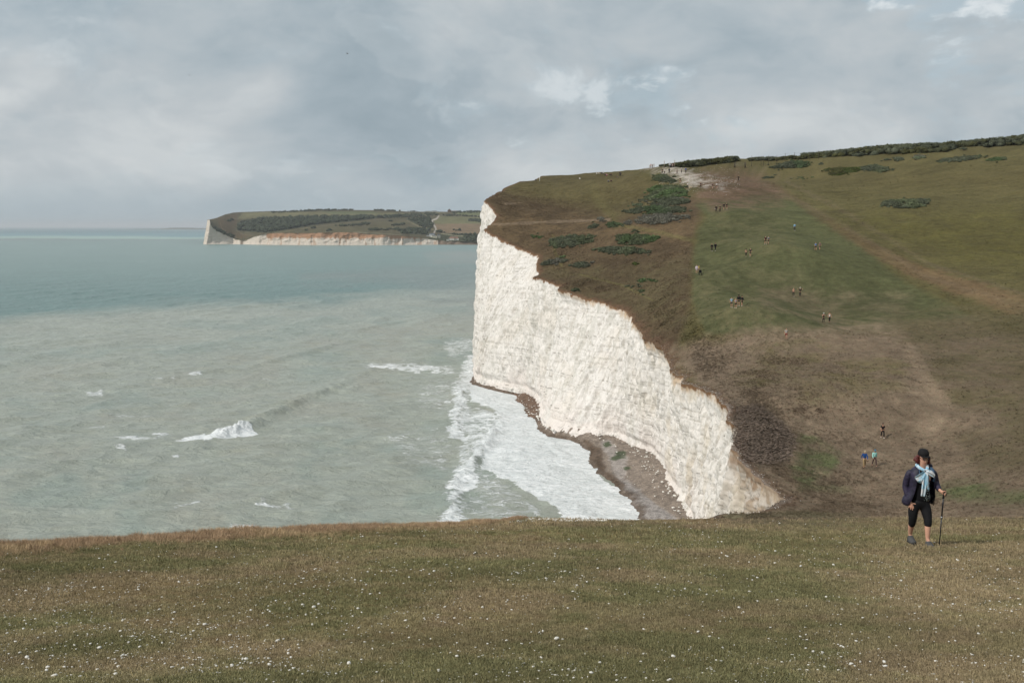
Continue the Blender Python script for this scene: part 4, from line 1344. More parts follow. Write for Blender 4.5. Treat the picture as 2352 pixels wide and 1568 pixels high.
def twigs(poly, label, col, hgt, seed, n):
    """dead scrub: a tangle of thin bare stalks"""
    rg = np.random.default_rng(seed)
    q_, sd_ = in_poly(poly, n, rg)
    X, Y, Z, ok = cast(q_[:, 0], q_[:, 1])
    X, Y, Z, sd_ = X[ok], Y[ok], Z[ok], sd_[ok]; m = len(X)
    s = F / Y.mean()
    hh = hgt * np.clip(sd_ / s / 1.0, 0.25, 1) * rg.uniform(.3, 1.0, m)
    a = rg.uniform(0, 6.28, m); l = rg.uniform(.12, .38, m); tl = rg.uniform(-.1, .9, m)
    d = np.stack([np.cos(a) * l, np.sin(a) * l, tl * l * .6], 1)
    P0 = np.stack([X, Y, Z + hh * rg.uniform(0, 1, m)], 1); ctr = np.array([X.mean(), Y.mean(), Z.min()]); P0 -= ctr
    w = np.stack([-np.sin(a), np.cos(a), np.full(m, .6)], 1) * rg.uniform(.010, .026, m)[:, None]
    V = np.stack([P0 - w, P0 + w, P0 + d * .6 + w * .7 + [0, 0, .03], P0 + d], 1).reshape(-1, 3)
    Fq = np.arange(m * 4).reshape(-1, 4)
    cc = np.repeat((np.asarray(col) * rg.uniform(.7, 1.25, (m, 1)))[:, None], 4, 1).reshape(-1, 3)
    o = mesh_obj('dead_bush', V, Fq, FOL, None, smooth=False, attrs={'leafcol': np.clip(cc, .01, .5)})
    o.location = ctr
    return tag(o, label, 'bush')


for poly, lab, hg, k in dead:
    P = np.array(poly, float)
    area = 0.5 * abs(np.dot(P[:, 0], np.roll(P[:, 1], 1)) - np.dot(P[:, 1], np.roll(P[:, 0], 1)))
    twigs(poly, lab, np.array(lin(114, 101, 91)) if k == 1 else np.array(lin(116, 100, 84)), hg * .7, 700 + k, int(min(9000, area * .62)))

# hedges on the skyline
def hedge(bot, top, label, seed, col, col2, n, r0=1.1, depth=5.0, name='hedge'):
    rg = np.random.default_rng(seed)
    bot = np.array(bot); top = np.array(top)
    px = rg.uniform(bot[0, 0], bot[-1, 0], n)
    yb_ = np.interp(px, bot[:, 0], bot[:, 1]); yt_ = np.interp(px, top[:, 0], top[:, 1])
    X, Y, Z, ok = cast(px, yb_ + 0.5)
    good = ok & (Y < 470)
    ys = np.argsort(px[good]); Ym = np.interp(px, px[good][ys], Y[good][ys])
    Ym = np.where(good, Y, Ym)
    X = (px - PX0) / F * Ym / 0.999; 
    fr = rg.uniform(0, 1, n) ** 0.8
    hh = (yb_ - yt_) * Ym / F
    R_ = np.minimum(r0 * np.exp(rg.normal(-.1, .45, n)), np.maximum(hh * 0.55, 0.35))
    dd = rg.uniform(0, depth, n) + fr * depth * 0.4
    Xn = X * (Ym + dd) / Ym
    Zb = ground_z(Xn, Ym + dd)
    zt = CAMZ + (CAMZ * 0) + 0
    pz = at(1176, 0, 1.0)
    # height so that the top line is reached
    c = (px - PX0) / F; v = (PY0 - yt_) / F
    zt = CAMZ + (-sP + v * cP) / (cP + v * sP) * (Ym + dd)
    Zc_ = Zb + (np.maximum(zt - R_ * 0.62 - Zb, 0.1)) * fr
    nn = fbm(Xn / 9, Ym / 9 + fr * 2, octaves=2, seed=seed)
    w = sstep(-0.3, 0.4, nn)[:, None]
    cc = (np.asarray(col) * (1 - w) + np.asarray(col2) * w) * rg.uniform(0.85, 1.2, (n, 1))
    ctr = np.array([Xn.mean(), (Ym + dd).mean(), Zb.min()])
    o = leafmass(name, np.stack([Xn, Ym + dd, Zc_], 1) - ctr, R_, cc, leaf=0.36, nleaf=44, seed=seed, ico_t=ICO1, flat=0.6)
    o.location = ctr
    return tag(o, label, 'hedge')


hedge(zz(Z2, [(380, 305), (560, 322), (800, 312), (1000, 290), (1250, 250), (1290, 240)]), zz(Z2, [(370, 296), (450, 285), (580, 265), (700, 240), (850, 225), (950, 220), (1100, 200), (1200, 186), (1250, 184), (1290, 225)]),
      'dark windswept hedge on the skyline between the two gates', 801, G_DARK, G_OLV * .75, 380, 0.9)
hedge(zz(Z2, [(1390, 243), (1700, 240), (2000, 226), (2330, 215)]), zz(Z2, [(1390, 228), (1500, 210), (1660, 197), (1720, 204), (1900, 180), (1980, 188), (2060, 165), (2330, 145)]),
      'low olive scrub on the skyline right of the field gate', 802, G_OLV * .8, G_DARK, 320, 0.8)
hedge(zz(Z3, [(-20, 352), (0, 352), (400, 335), (800, 318), (1150, 303), (1460, 290), (1530, 262), (1600, 238), (2000, 222), (2342, 212), (2700, 200)]), zz(Z3, [(-20, 290), (100, 290), (400, 252), (800, 207), (1150, 190), (1350, 178), (1600, 166), (1900, 132), (2200, 108), (2300, 84), (2342, 92), (2700, 60)]),
      'long dense dark hedge running up the skyline on the right', 803, G_DARK, G_OLV * .78, 900, 1.3, 7.0)

# woods and scrub on the far headland: masses nobody could count
def far_mass(name, polys, label, n, rr, col, seed, lift=0.5):
    rg = np.random.default_rng(seed)
    C_, R_, cc = [], [], []
    areas = []
    for poly in polys:
        P = np.array(zz(Z4, poly)); areas.append(0.5 * abs(np.dot(P[:, 0], np.roll(P[:, 1], 1)) - np.dot(P[:, 1], np.roll(P[:, 0], 1))))
    for poly, a in zip(polys, areas):
        k = max(4, int(n * a / sum(areas)))
        q_, _ = in_poly(zz(Z4, poly), k, rg)
        X, Y, Z = head_at(q_[:, 0], q_[:, 1])
        R1 = rr * rg.uniform(0.55, 1.3, k)
        C_.append(np.stack([X, Y, Z + R1 * lift], 1)); R_.append(R1)
        cc.append(np.asarray(col) * rg.uniform(0.7, 1.35, (k, 1)))
    C_ = np.concatenate(C_); ctr = C_.mean(0); ctr[2] = C_[:, 2].min()
    o = leafmass(name, C_ - ctr, np.concatenate(R_), np.concatenate(cc), leaf=rr * 0.35, nleaf=8, seed=seed, ico_t=ICO1, flat=0.75)
    o.location = ctr
    o['kind'] = 'stuff'; o['label'] = label; o['category'] = 'scrub'
    return o


far_mass('far_wood', [[(340, 190), (520, 150), (900, 135), (1500, 132), (1700, 126), (1400, 150), (1000, 190), (650, 246), (560, 258), (350, 240)]], 'dark wood filling the hollow of the far headland', 900, 5.5, np.array(lin(62, 68, 54)), 901)
far_mass('far_hedgerows', [[(1500, 132), (1700, 112), (1900, 102), (1950, 118), (1900, 128), (1700, 140), (1500, 150)], [(560, 100), (800, 88), (1000, 76), (1260, 74), (1260, 82), (900, 92), (600, 105)], [(1400, 80), (1560, 76), (1650, 88), (1420, 86)],
         [(2040, 100), (2100, 92), (2200, 88), (2290, 82), (2280, 100), (2100, 105), (2060, 112)], [(1960, 118), (2080, 122), (2290, 132), (2290, 138), (2100, 128), (1960, 124)], [(2160, 155), (2200, 152), (2290, 158), (2290, 180), (2180, 168)],
         [(1690, 90), (1770, 86), (1770, 92), (1700, 94)]], 'dark hedgerows between the fields of the far headland', 620, 3.0, np.array(lin(66, 72, 58)), 902)
far_mass('far_scrub', [[(1700, 148), (1870, 138), (1900, 190), (1890, 225), (1800, 215), (1760, 180)], [(1600, 230), (1880, 228), (1850, 275), (1650, 268)], [(1560, 195), (1680, 190), (1690, 205), (1580, 208)], [(1350, 235), (1600, 228), (1610, 242), (1400, 245)],
         [(1110, 205), (1380, 185), (1400, 200), (1150, 212)], [(1035, 245), (1090, 240), (1090, 250), (1040, 250)], [(930, 226), (960, 224), (960, 230), (930, 230)], [(860, 243), (890, 241), (890, 247)], [(1540, 170), (1580, 166), (1575, 176)],
         [(1925, 235), (1960, 240), (1990, 262), (1930, 262)], [(2030, 272), (2330, 278), (2330, 285), (2040, 278)], [(2040, 240), (2120, 240), (2120, 246), (2050, 246)],
         [(2110, 296), (2330, 284), (2340, 330), (2150, 332)], [(130, 215), (200, 240), (330, 300), (300, 306), (200, 262)], [(250, 160), (310, 155), (300, 172), (260, 176)]],
         'patches of dark scrub on the far headland above the low cliff', 620, 3.6, np.array(lin(62, 68, 52)), 903)


# ================================================================ FAR HOUSES
def box_verts(x0, x1, y0, y1, z0, z1):
    return [(x0, y0, z0), (x1, y0, z0), (x1, y1, z0), (x0, y1, z0), (x0, y0, z1), (x1, y0, z1), (x1, y1, z1), (x0, y1, z1)]


BOXF = [(0, 3, 2, 1), (4, 5, 6, 7), (0, 1, 5, 4), (1, 2, 6, 5), (2, 3, 7, 6), (3, 0, 4, 7)]


def box(name, x0, x1, y0, y1, z0, z1, mat, parent=None):
    return mesh_obj(name, box_verts(x0, x1, y0, y1, z0, z1), BOXF, mat, parent, smooth=False)


def gable_roof(name, x0, x1, y0, y1, z0, z1, mat, parent, axis='x', over=0.4, hip=0.0):
    if axis == 'x':
        ym = (y0 + y1) / 2
        v = [(x0 - over, y0 - over, z0), (x1 + over, y0 - over, z0), (x1 + over, y1 + over, z0), (x0 - over, y1 + over, z0), (x0 - over + hip, ym, z1), (x1 + over - hip, ym, z1)]
        f = [(0, 1, 5, 4), (2, 3, 4, 5), (0, 4, 3), (1, 2, 5), (0, 3, 2, 1)]
    else:
        xm = (x0 + x1) / 2
        v = [(x0 - over, y0 - over, z0), (x1 + over, y0 - over, z0), (x1 + over, y1 + over, z0), (x0 - over, y1 + over, z0), (xm, y0 - over + hip, z1), (xm, y1 + over - hip, z1)]
        f = [(1, 2, 5, 4), (3, 0, 4, 5), (0, 1, 4), (2, 3, 5), (0, 3, 2, 1)]
    return mesh_obj(name, v, f, mat, parent, smooth=False)


M_WHITE = simple('white_render', lin(226, 224, 216), 0.8, 0.06, 0.4)
M_CREAM = simple('cream_render', lin(214, 208, 186), 0.8, 0.06, 0.4)
M_GREYW = simple('grey_render', lin(158, 156, 144), 0.8, 0.08, 0.4)
M_SLATE = simple('slate', lin(92, 100, 108), 0.7, 0.15, 0.6)
M_TILE = simple('brown_tile', lin(132, 106, 92), 0.8, 0.15, 0.6)
M_BARN = simple('barn_tile', lin(104, 86, 74), 0.9, 0.15, 0.4)
M_DARK = simple('dark_glass', lin(44, 50, 54), 0.3, 0.1, 1.0, 0.5)
M_GREYR = simple('grey_shed_roof', lin(92, 96, 94), 0.8, 0.1, 0.4)


def house(px, py, label, blocks, cat='house', name='house', rz=0.0):
    """blocks: (x0, x1, depth0, depth1, base, wall height, roof height, wall mat, roof mat, axis, hip, windows) in metres"""
    X, Y, Z = head_at(px, py)
    X, Y, Z = float(X), float(Y), float(Z)
    e = empty(name, (X, Y, Z), rz); tag(e, label, cat)
    for (x0, x1, y0, y1, zb, hw, hr_, mw, mr, ax, hip, wins) in blocks:
        w = box('wall', x0, x1, y0, y1, zb - 2, zb + hw, mw, e)
        if hr_:
            gable_roof('roof', x0, x1, y0, y1, zb + hw, zb + hw + hr_, mr, e, ax, 0.4, hip)
        for (wx, wz, ww, wh) in wins:
            box('window', wx - ww / 2, wx + ww / 2, y0 - 0.12, y0 + 0.1, zb + wz, zb + wz + wh, M_DARK, e)
    return e


e = house(994.5, 545.5, 'row of white clifftop cottages with slate roofs beside the track', [
    (-16, -9, 0, 7, 0.5, 3.6, 1.6, M_WHITE, M_SLATE, 'x', 2.0, [(-13, 1, 1.4, 1.4), (-10.5, 1, 1.2, 1.4)]),
    (-8.9, 3, 1.5, 9, 1.5, 5.6, 2.6, M_WHITE, M_SLATE, 'x', 0.5, [(-7, 3.4, 1.2, 1.3), (-4, 3.4, 1.2, 1.3), (-1, 3.4, 1.2, 1.3), (-7, 0.8, 1.2, 1.3), (-1, 0.8, 1.2, 1.3)]),
    (-3, 9, -2, 1.3, -0.4, 4.4, 2.4, M_CREAM, M_SLATE, 'y', 1.0, [(0, 1, 1.4, 1.4), (3, 1, 1.4, 1.4), (6, 1, 1.4, 1.4)]),
    (9.2, 17, 0.5, 9, 0.3, 5.4, 2.8, M_GREYW, M_SLATE, 'y', 0.2, [(12, 3, 1.2, 1.2)])])
box('chimney', -6, -4.8, 4.6, 5.8, 7, 11.6, M_TILE, e); box('chimney', 1, 2.2, 4.6, 5.8, 7, 11.6, M_TILE, e); box('chimney', 14.4, 15.6, 4, 5.2, 6, 10.2, M_TILE, e)
e = house(1039.5, 552.2, 'white cottage with brown tiled roof and three chimneys near the shore', [
    (-9, 14, 0, 7, 0.3, 4.2, 4.0, M_WHITE, M_TILE, 'x', 3.0, [(-7, 1.2, 1.3, 1.6), (-3.4, 1.2, 1.3, 1.6), (0.5, 1.2, 1.3, 1.6), (10, 1.2, 1.3, 1.6)]),
    (3, 8, -1.6, -0.05, 0.3, 4.4, 3.2, M_GREYW, M_TILE, 'y', 0.0, [(5.5, 1.2, 1.2, 1.5)])])
for cx_ in (-3, 5.4, 10.5):
    box('chimney', cx_ - .6, cx_ + .6, 3, 4.2, 7, 10.6, M_TILE, e)
house(1029.0, 552.8, 'small white hut left of the brown roofed cottage', [(-3, 2.6, -2, 1, 0.2, 2.6, 0.9, M_WHITE, M_GREYR, 'x', 0, [(0, 0.8, 1.6, 1.0)])], 'hut', 'hut')


def ridge_house(px, pyb, w_px, label, hw, hr_, mw, mr, ax='x', name='barn', cat='barn', extra=None, dep=12):
    a = np.interp(px, hpx, pr)
    X, Y, Z = head_at(px, a + 0.4)
    X, Y, Z = float(X), float(Y), float(Z)
    sc = Y / F
    e = empty(name, (X, Y, Z)); tag(e, label, cat)
    w = w_px * sc
    box('wall', -w / 2, w / 2, 0, dep, -3, hw * sc, mw, e)
    if hr_:
        gable_roof('roof', -w / 2, w / 2, 0, dep, hw * sc, (hw + hr_) * sc, mr, e, ax, 0.6)
    return e, sc


p5 = lambda x, y: ((1650 + x / 7.587) * .5742, (820 + y / 7.587) * .5742)
ridge_house(p5(466, 0)[0], 0, 10.2, 'left one of two long white sheds on the far skyline', 1.2, 0.9, M_WHITE, M_GREYR, name='shed', cat='shed')
ridge_house(p5(662, 0)[0], 0, 11.6, 'right one of two long white sheds on the far skyline', 1.2, 1.3, M_WHITE, M_GREYR, name='shed', cat='shed')
ridge_house(p5(1118, 0)[0], 0, 8.0, 'tall brown gabled barn on the far skyline', 3.2, 3.8, M_BARN, M_BARN, 'y')
ridge_house(p5(1295, 0)[0], 0, 17.5, 'long low brown barn joined to the gabled barn', 1.5, 1.2, M_BARN, M_BARN, dep=9)
ridge_house(p5(1620, 0)[0], 0, 5, 'small white shed behind the trees right of the barns', 1.3, 0.5, M_WHITE, M_GREYR, name='shed', cat='shed')
ridge_house(p5(1720, 0)[0], 0, 5, 'smallest white shed at the right end of the far skyline', 1.5, 0.5, M_WHITE, M_GREYR, name='shed', cat='shed')

# ================================================================ PEOPLE
def skin_mesh(name, nodes, edges, sub=1):
    """one continuous surface grown round a jointed skeleton. nodes: {key: (x, y, z, rx, ry)}"""
    keys = list(nodes)
    me = bpy.data.meshes.new('tmp')
    me.from_pydata([nodes[k][:3] for k in keys], [(keys.index(a), keys.index(b)) for a, b in edges], [])
    o = bpy.data.objects.new('tmp', me); COL.objects.link(o)
    md = o.modifiers.new('s', 'SKIN'); md.use_smooth_shade = True
    sv = me.skin_vertices[0].data
    for i, k in enumerate(keys):
        n = nodes[k]
        sv[i].radius = (n[3], n[4] if len(n) > 4 else n[3])
        sv[i].use_root = (i == 0)
    if sub:
        m2 = o.modifiers.new('u', 'SUBSURF'); m2.levels = sub; m2.render_levels = sub
    dg = bpy.context.evaluated_depsgraph_get()
    out = bpy.data.meshes.new_from_object(o.evaluated_get(dg))
    out.name = name
    for p in out.polygons:
        p.use_smooth = True
    bpy.data.objects.remove(o, do_unlink=True); bpy.data.meshes.remove(me)
    return out


def pose_nodes(kind):
    """joints of a 1.72 m figure that faces -Y"""
    J = {}
    if kind.startswith('sit'):
        lean = 0.10 if kind == 'sit' else -0.06
        J.update(pel=(0, 0.05, 0.14), wai=(0, 0.10 + lean, 0.32), che=(0, 0.06 + lean, 0.50), nek=(0, 0.03 + lean, 0.66), hed=(0, -0.01 + lean, 0.80), top=(0, 0.0 + lean, 0.88))
        for s, n in ((-1, 'L'), (1, 'R')):
            J['sh' + n] = (s * 0.17, 0.05 + lean, 0.60); J['el' + n] = (s * 0.24, -0.08 + lean, 0.38); J['wr' + n] = (s * 0.10, -0.30, 0.40); J['ha' + n] = (s * 0.06, -0.36, 0.40)
            J['hi' + n] = (s * 0.10, 0.0, 0.14); J['kn' + n] = (s * 0.13, -0.40, 0.42); J['an' + n] = (s * 0.12, -0.68, 0.09); J['to' + n] = (s * 0.12, -0.82, 0.05)
        return J
    J.update(pel=(0, 0, 0.93), wai=(0, 0.0, 1.08), che=(0, 0.0, 1.28), nek=(0, 0.0, 1.46), hed=(0, -0.02, 1.60), top=(0, -0.01, 1.68))
    st = {'walk': 0.20, 'walk2': -0.20, 'stand': 0.03, 'wide': 0.02}.get(kind, 0.05)
    for s, n in ((-1, 'L'), (1, 'R')):
        f = st * s
        J['hi' + n] = (s * 0.095, 0, 0.90)
        J['kn' + n] = (s * 0.10, -f * 0.75 - 0.04, 0.50)
        J['an' + n] = (s * 0.10, -f * 1.15 + (0.05 if f < 0 else 0), 0.09 + (0.03 if f < -0.1 else 0))
        J['to' + n] = (s * 0.11, -f * 1.15 - 0.13 + (0.05 if f < 0 else 0), 0.045)
        J['sh' + n] = (s * 0.185, 0.01, 1.40)
        if kind == 'wide':
            J['el' + n] = (s * 0.40, 0.0, 1.30); J['wr' + n] = (s * 0.44, -0.10, 1.46); J['ha' + n] = (s * 0.45, -0.12, 1.54)
        elif kind == 'hands_up' or (kind == 'phone'):
            J['el' + n] = (s * 0.27, -0.12, 1.18); J['wr' + n] = (s * 0.12, -0.26, 1.36); J['ha' + n] = (s * 0.07, -0.27, 1.42)
        else:
            J['el' + n] = (s * 0.25, f * 0.5 + 0.02, 1.13); J['wr' + n] = (s * 0.25, f * 0.9 - 0.08, 0.90); J['ha' + n] = (s * 0.24, f * 1.0 - 0.10, 0.81)
    return J


BODY_R = dict(pel=(.13, .10), wai=(.11, .085), che=(.145, .10), nek=(.052, .055), hed=(.083, .095), top=(.06, .07), sh=(.055, .055), el=(.040, .040), wr=(.027, .024), ha=(.036, .018), hi=(.085, .085), kn=(.055, .058), an=(.036, .040), to=(.038, .030))
CORE = [('pel', 'wai'), ('wai', 'che'), ('che', 'nek'), ('nek', 'hed'), ('hed', 'top')]
LIMB = [('che', 'sh?'), ('sh?', 'el?'), ('el?', 'wr?'), ('wr?', 'ha?')]
LEG = [('pel', 'hi?'), ('hi?', 'kn?'), ('kn?', 'an?'), ('an?', 'to?')]
_PC = {}


def lerp3(a, b, k):
    return tuple(a[i] + (b[i] - a[i]) * k for i in range(3))


def piece(kind, part):
    key = (kind, part)
    if key in _PC:
        return _PC[key]
    J = pose_nodes(kind)
    R_ = lambda k, g=1.0: tuple(v * g for v in BODY_R[k.rstrip('LR')])
    N, E = {}, []
    if part == 'body':
        for k, p in J.items():
            N[k] = (*p, *R_(k, 0.93))
        E = list(CORE)
        for n in 'LR':
            E += [(a.replace('?', n), b.replace('?', n)) for a, b in LIMB + LEG]
        m = skin_mesh('body', N, E, 1)
    elif part in ('shirt', 'vest', 'coat', 'longcoat', 'crop'):
        g = {'shirt': 1.16, 'vest': 1.10, 'coat': 1.34, 'longcoat': 1.4, 'crop': 1.08}[part]
        if part != 'crop':
            N['pel'] = (*J['pel'], *R_('pel', g)); E.append(('pel', 'wai'))
            N['wai'] = (*J['wai'], *R_('wai', g * 1.05))
        else:
            N['wai'] = (*lerp3(J['wai'], J['che'], 0.4), *R_('wai', g))
        if part == 'longcoat' and not kind.startswith('sit'):
            N['hem'] = (J['pel'][0], J['pel'][1], 0.62, .19, .15); E.append(('pel', 'hem'))
        N['che'] = (*J['che'], *R_('che', g * 0.98)); E.append(('wai', 'che'))
        N['nek'] = (*lerp3(J['che'], J['nek'], 0.72), .07, .07); E.append(('che', 'nek'))
        for n in 'LR':
            if part not in ('vest', 'crop'):
                N['sh' + n] = (*J['sh' + n], *R_('sh', 1.2)); N['el' + n] = (*J['el' + n], *R_('el', g * 1.15)); E += [('che', 'sh' + n)]
                if part == 'shirt':
                    N['el' + n] = (*lerp3(J['sh' + n], J['el' + n], 0.75), .055, .055); E += [('sh' + n, 'el' + n)]
                else:
                    N['wr' + n] = (*J['wr' + n], .042, .042); E += [('sh' + n, 'el' + n), ('el' + n, 'wr' + n)]
        m = skin_mesh(part, N, E, 1)
    elif part in ('trousers', 'shorts', 'leggings'):
        g = {'trousers': 1.25, 'shorts': 1.28, 'leggings': 1.08}[part]
        N['pel'] = (*J['pel'], *R_('pel', 1.10)); N['wai'] = (*lerp3(J['pel'], J['wai'], 0.5), *R_('wai', 1.15)); E = [('pel', 'wai')]
        for n in 'LR':
            N['hi' + n] = (*J['hi' + n], *R_('hi', 1.10)); E.append(('pel', 'hi' + n))
            if part == 'shorts':
                N['kn' + n] = (*lerp3(J['hi' + n], J['kn' + n], 0.70), .085, .085); E.append(('hi' + n, 'kn' + n))
            else:
                N['kn' + n] = (*J['kn' + n], *R_('kn', g)); N['an' + n] = (*lerp3(J['kn' + n], J['an' + n], 0.92), *R_('an', g * 1.15)); E += [('hi' + n, 'kn' + n), ('kn' + n, 'an' + n)]
        m = skin_mesh(part, N, E, 1)
    elif part == 'shoes_L' or part == 'shoes_R':
        n = part[-1]
        a, t_ = J['an' + n], J['to' + n]
        N = {'h': (a[0], a[1] + 0.04, 0.055 if not kind.startswith('sit') else a[2] - .03, .045, .05), 'a': (a[0], a[1], a[2] - .01, .048, .05), 't': (t_[0], t_[1] - .02, t_[2], .046, .034)}
        m = skin_mesh('shoe', N, [('h', 'a'), ('h', 't')], 1)
    elif part in ('hair', 'longhair', 'cap'):
        hd, tp = J['hed'], J['top']
        if part == 'cap':
            N = {'a': (hd[0], hd[1] + .005, hd[2] + .06, .092, .10), 'b': (tp[0], tp[1] + .01, tp[2] + .02, .06, .07), 'br': (hd[0], hd[1] - .15, hd[2] + .055, .07, .012)}
            m = skin_mesh('cap', N, [('a', 'b'), ('a', 'br')], 1)
        else:
            N = {'a': (hd[0], hd[1] + .035, hd[2] + .035, .088, .09), 'b': (tp[0], tp[1] + .02, tp[2] + .005, .062, .07)}
            E = [('a', 'b')]
            if part == 'longhair':
                N['c'] = (hd[0], hd[1] + .075, hd[2] - .16, .075, .035); E.append(('a', 'c'))
            m = skin_mesh('hair', N, E, 1)
    elif part == 'backpack':
        c_ = J['che']
        N = {'a': (0, c_[1] + .19, c_[2] + .06, .13, .075), 'b': (0, c_[1] + .20, c_[2] - .24, .15, .095)}
        m = skin_mesh('backpack', N, [('a', 'b')], 1)
    elif part == 'bag':
        w = J['wrR']
        N = {'a': (w[0] + .06, w[1], w[2] + .12, .07, .04), 'b': (w[0] + .08, w[1], w[2] - .12, .13, .07)}
        m = skin_mesh('bag', N, [('a', 'b')], 1)
    elif part == 'knotted_jacket':
        p_ = J['pel']
        N = {'a': (0, p_[1] + .02, p_[2] + .05, .16, .13), 'b': (0, p_[1] + .08, p_[2] - .28, .15, .07)}
        m = skin_mesh('jacket', N, [('a', 'b')], 1)
    _PC[key] = m
    return m


CM = {}


def cloth(rgb, rough=0.85):
    k = tuple(rgb)
    if k not in CM:
        CM[k] = simple('cloth_%02x%02x%02x' % k, lin(*rgb), rough, 0.22, 7.0, 0.15, 0.15)
    return CM[k]


BLK = (26, 26, 30); NAV = (32, 40, 66); WHT = (214, 214, 210); GRY = (120, 120, 122); SKN = (190, 146, 122)
PARTNAME = {'shirt': 'shirt', 'vest': 'vest', 'coat': 'jacket', 'longcoat': 'coat', 'crop': 'crop_top', 'shoes_L': 'shoe', 'shoes_R': 'shoe', 'longhair': 'hair', 'knotted_jacket': 'knotted_jacket'}


def person(px, py, label, kind='walk', away=False, top=('shirt', BLK), bot=('trousers', BLK), hair=('hair', (48, 36, 30)), shoe=(60, 58, 58), extra=(), group=None, h=1.72, rz=None, xyz=None):
    if xyz is None:
        X, Y, Z, ok = cast(px, py)
        if not ok[0]:
            X, Y = np.array([at(px, py, 378)[0]]), np.array([378.0]); Z = ground_z(X, Y)
        xyz = (float(X[0]), float(Y[0]), float(Z[0]) - 0.02)
    rz = rz if rz is not None else (math.pi if away else 0.0) + random.uniform(-0.25, 0.25)
    e = empty('person', xyz, rz)
    s = h / 1.72
    e.scale = (s, s, s)
    tag(e, label, 'person', group)
    parts = [('body', SKN), top, bot, hair, ('shoes_L', shoe), ('shoes_R', shoe)] + list(extra)
    for p, c_ in parts:
        if p is None:
            continue
        m = piece(kind, p)
        o = bpy.data.objects.new(PARTNAME.get(p, p), m)
        if not m.materials:
            m.materials.append(cloth((120, 120, 120)))
        link(o, e)
        o.material_slots[0].link = 'OBJECT'
        o.material_slots[0].material = cloth(c_)
    return e


GW = 'walkers on the mown strip'
GT = 'walkers by the chalk path at the top'
GS = 'people sitting on the far brow'
BL_ = ('hair', (176, 150, 110)); DK = ('hair', (42, 32, 28)); LH = ('longhair', (40, 30, 27))
person(2027, 1005, 'woman in a black top and black trousers walking alone down the valley', 'walk', False, ('shirt', (34, 28, 30)), ('trousers', BLK), LH, WHT, group=None, h=1.68)
person(1985, 1073, 'man in a blue jacket, tan trousers and pale cap, left of a pair', 'walk2', False, ('coat', (34, 74, 134)), ('trousers', (160, 136, 100)), ('cap', (206, 190, 160)), (50, 44, 42))
person(2008, 1070, 'woman in a mint green jacket and blue hat, right of a pair', 'walk', False, ('coat', (160, 214, 206)), ('trousers', (84, 66, 66)), ('cap', (104, 150, 176)), (60, 50, 50), [('backpack', (48, 56, 62))])
person(1805.5, 779, 'man in a grey shirt and red shorts walking alone', 'walk', False, ('shirt', (176, 170, 164)), ('shorts', (120, 42, 44)), DK, (50, 44, 42), [('backpack', (50, 50, 52))], GW)
person(1891, 742, 'woman in a black dress and white hat, left of the nearer pair', 'phone', False, ('vest', BLK), ('leggings', BLK), ('cap', WHT), BLK, [('knotted_jacket', BLK)], GW)
person(1905, 740, 'woman in a white top and black trousers, right of the nearer pair', 'walk2', False, ('vest', WHT), ('leggings', BLK), LH, BLK, (), GW)
person(1680, 706, 'man in a pale blue T-shirt and black shorts, leftmost of four', 'walk', False, ('shirt', (140, 176, 196)), ('shorts', (28, 32, 40)), DK, WHT, (), GW)
person(1689.6, 707.5, 'woman in a light blue crop top with white shoes, in front of four', 'hands_up', False, ('crop', (142, 170, 214)), ('shorts', BLK), BL_, WHT, (), GW, h=1.64)
person(1696.5, 702.5, 'tallest man of four, in black jacket, shorts and cap', 'stand', False, ('coat', BLK), ('shorts', BLK), ('cap', BLK), WHT, (), GW, h=1.84)
person(1704, 702.5, 'woman in a black jacket over bare legs, rightmost of four', 'walk2', False, ('coat', BLK), ('shorts', (40, 30, 34)), LH, WHT, (), GW, h=1.68)
person(1822.4, 681, 'bare shouldered woman in black leggings walking uphill', 'walk', True, ('crop', (206, 170, 150)), ('leggings', BLK), BL_, WHT, [('bag', (90, 84, 84))], GW, h=1.68)
person(1837.4, 681, 'person in black with a white cap and arms held out', 'wide', True, ('shirt', BLK), ('trousers', BLK), ('cap', WHT), BLK, (), GW)
person(1634.8, 577, 'person in a black coat carrying a pale bag', 'walk', False, ('coat', BLK), ('trousers', BLK), DK, WHT, [('bag', (150, 150, 150))], GW)
person(1643, 576, 'tall person in a long black hooded coat', 'walk2', False, ('longcoat', BLK), ('trousers', BLK), ('longhair', BLK), WHT, (), GW, h=1.8)
person(1713.7, 589.4, 'woman in a black crop top with a jacket round her waist', 'walk', True, ('crop', BLK), ('leggings', BLK), LH, WHT, [('knotted_jacket', BLK)], GW, h=1.68)
person(1723.5, 589.4, 'man in a black T-shirt and black shorts beside the crop-top woman', 'walk2', True, ('shirt', BLK), ('shorts', BLK), DK, WHT, (), GW, h=1.8)
person(1758, 561.3, 'man in a dark red shirt and shorts with white socks', 'walk', True, ('shirt', (58, 30, 34)), ('shorts', BLK), DK, WHT, [('backpack', (52, 28, 32))], GW, h=1.8)
person(1764.7, 561, 'man in black shorts with a big black backpack over a grey shirt', 'walk2', True, ('shirt', (140, 142, 146)), ('shorts', BLK), DK, BLK, [('backpack', BLK)], GW)
person(1825, 529.7, 'lone walker in a light blue jacket and dark trousers', 'stand', True, ('coat', (132, 176, 206)), ('trousers', (34, 38, 50)), DK, WHT, (), GW)
person(1873.2, 575.3, 'fair haired man in a blue shirt and black shorts', 'walk', True, ('shirt', (104, 142, 190)), ('shorts', BLK), BL_, BLK, (), GW)
person(1882.7, 574.2, 'man in a brown checked shirt and shorts beside the blue shirt', 'walk2', True, ('shirt', (130, 112, 110)), ('shorts', BLK), DK, BLK, (), GW)
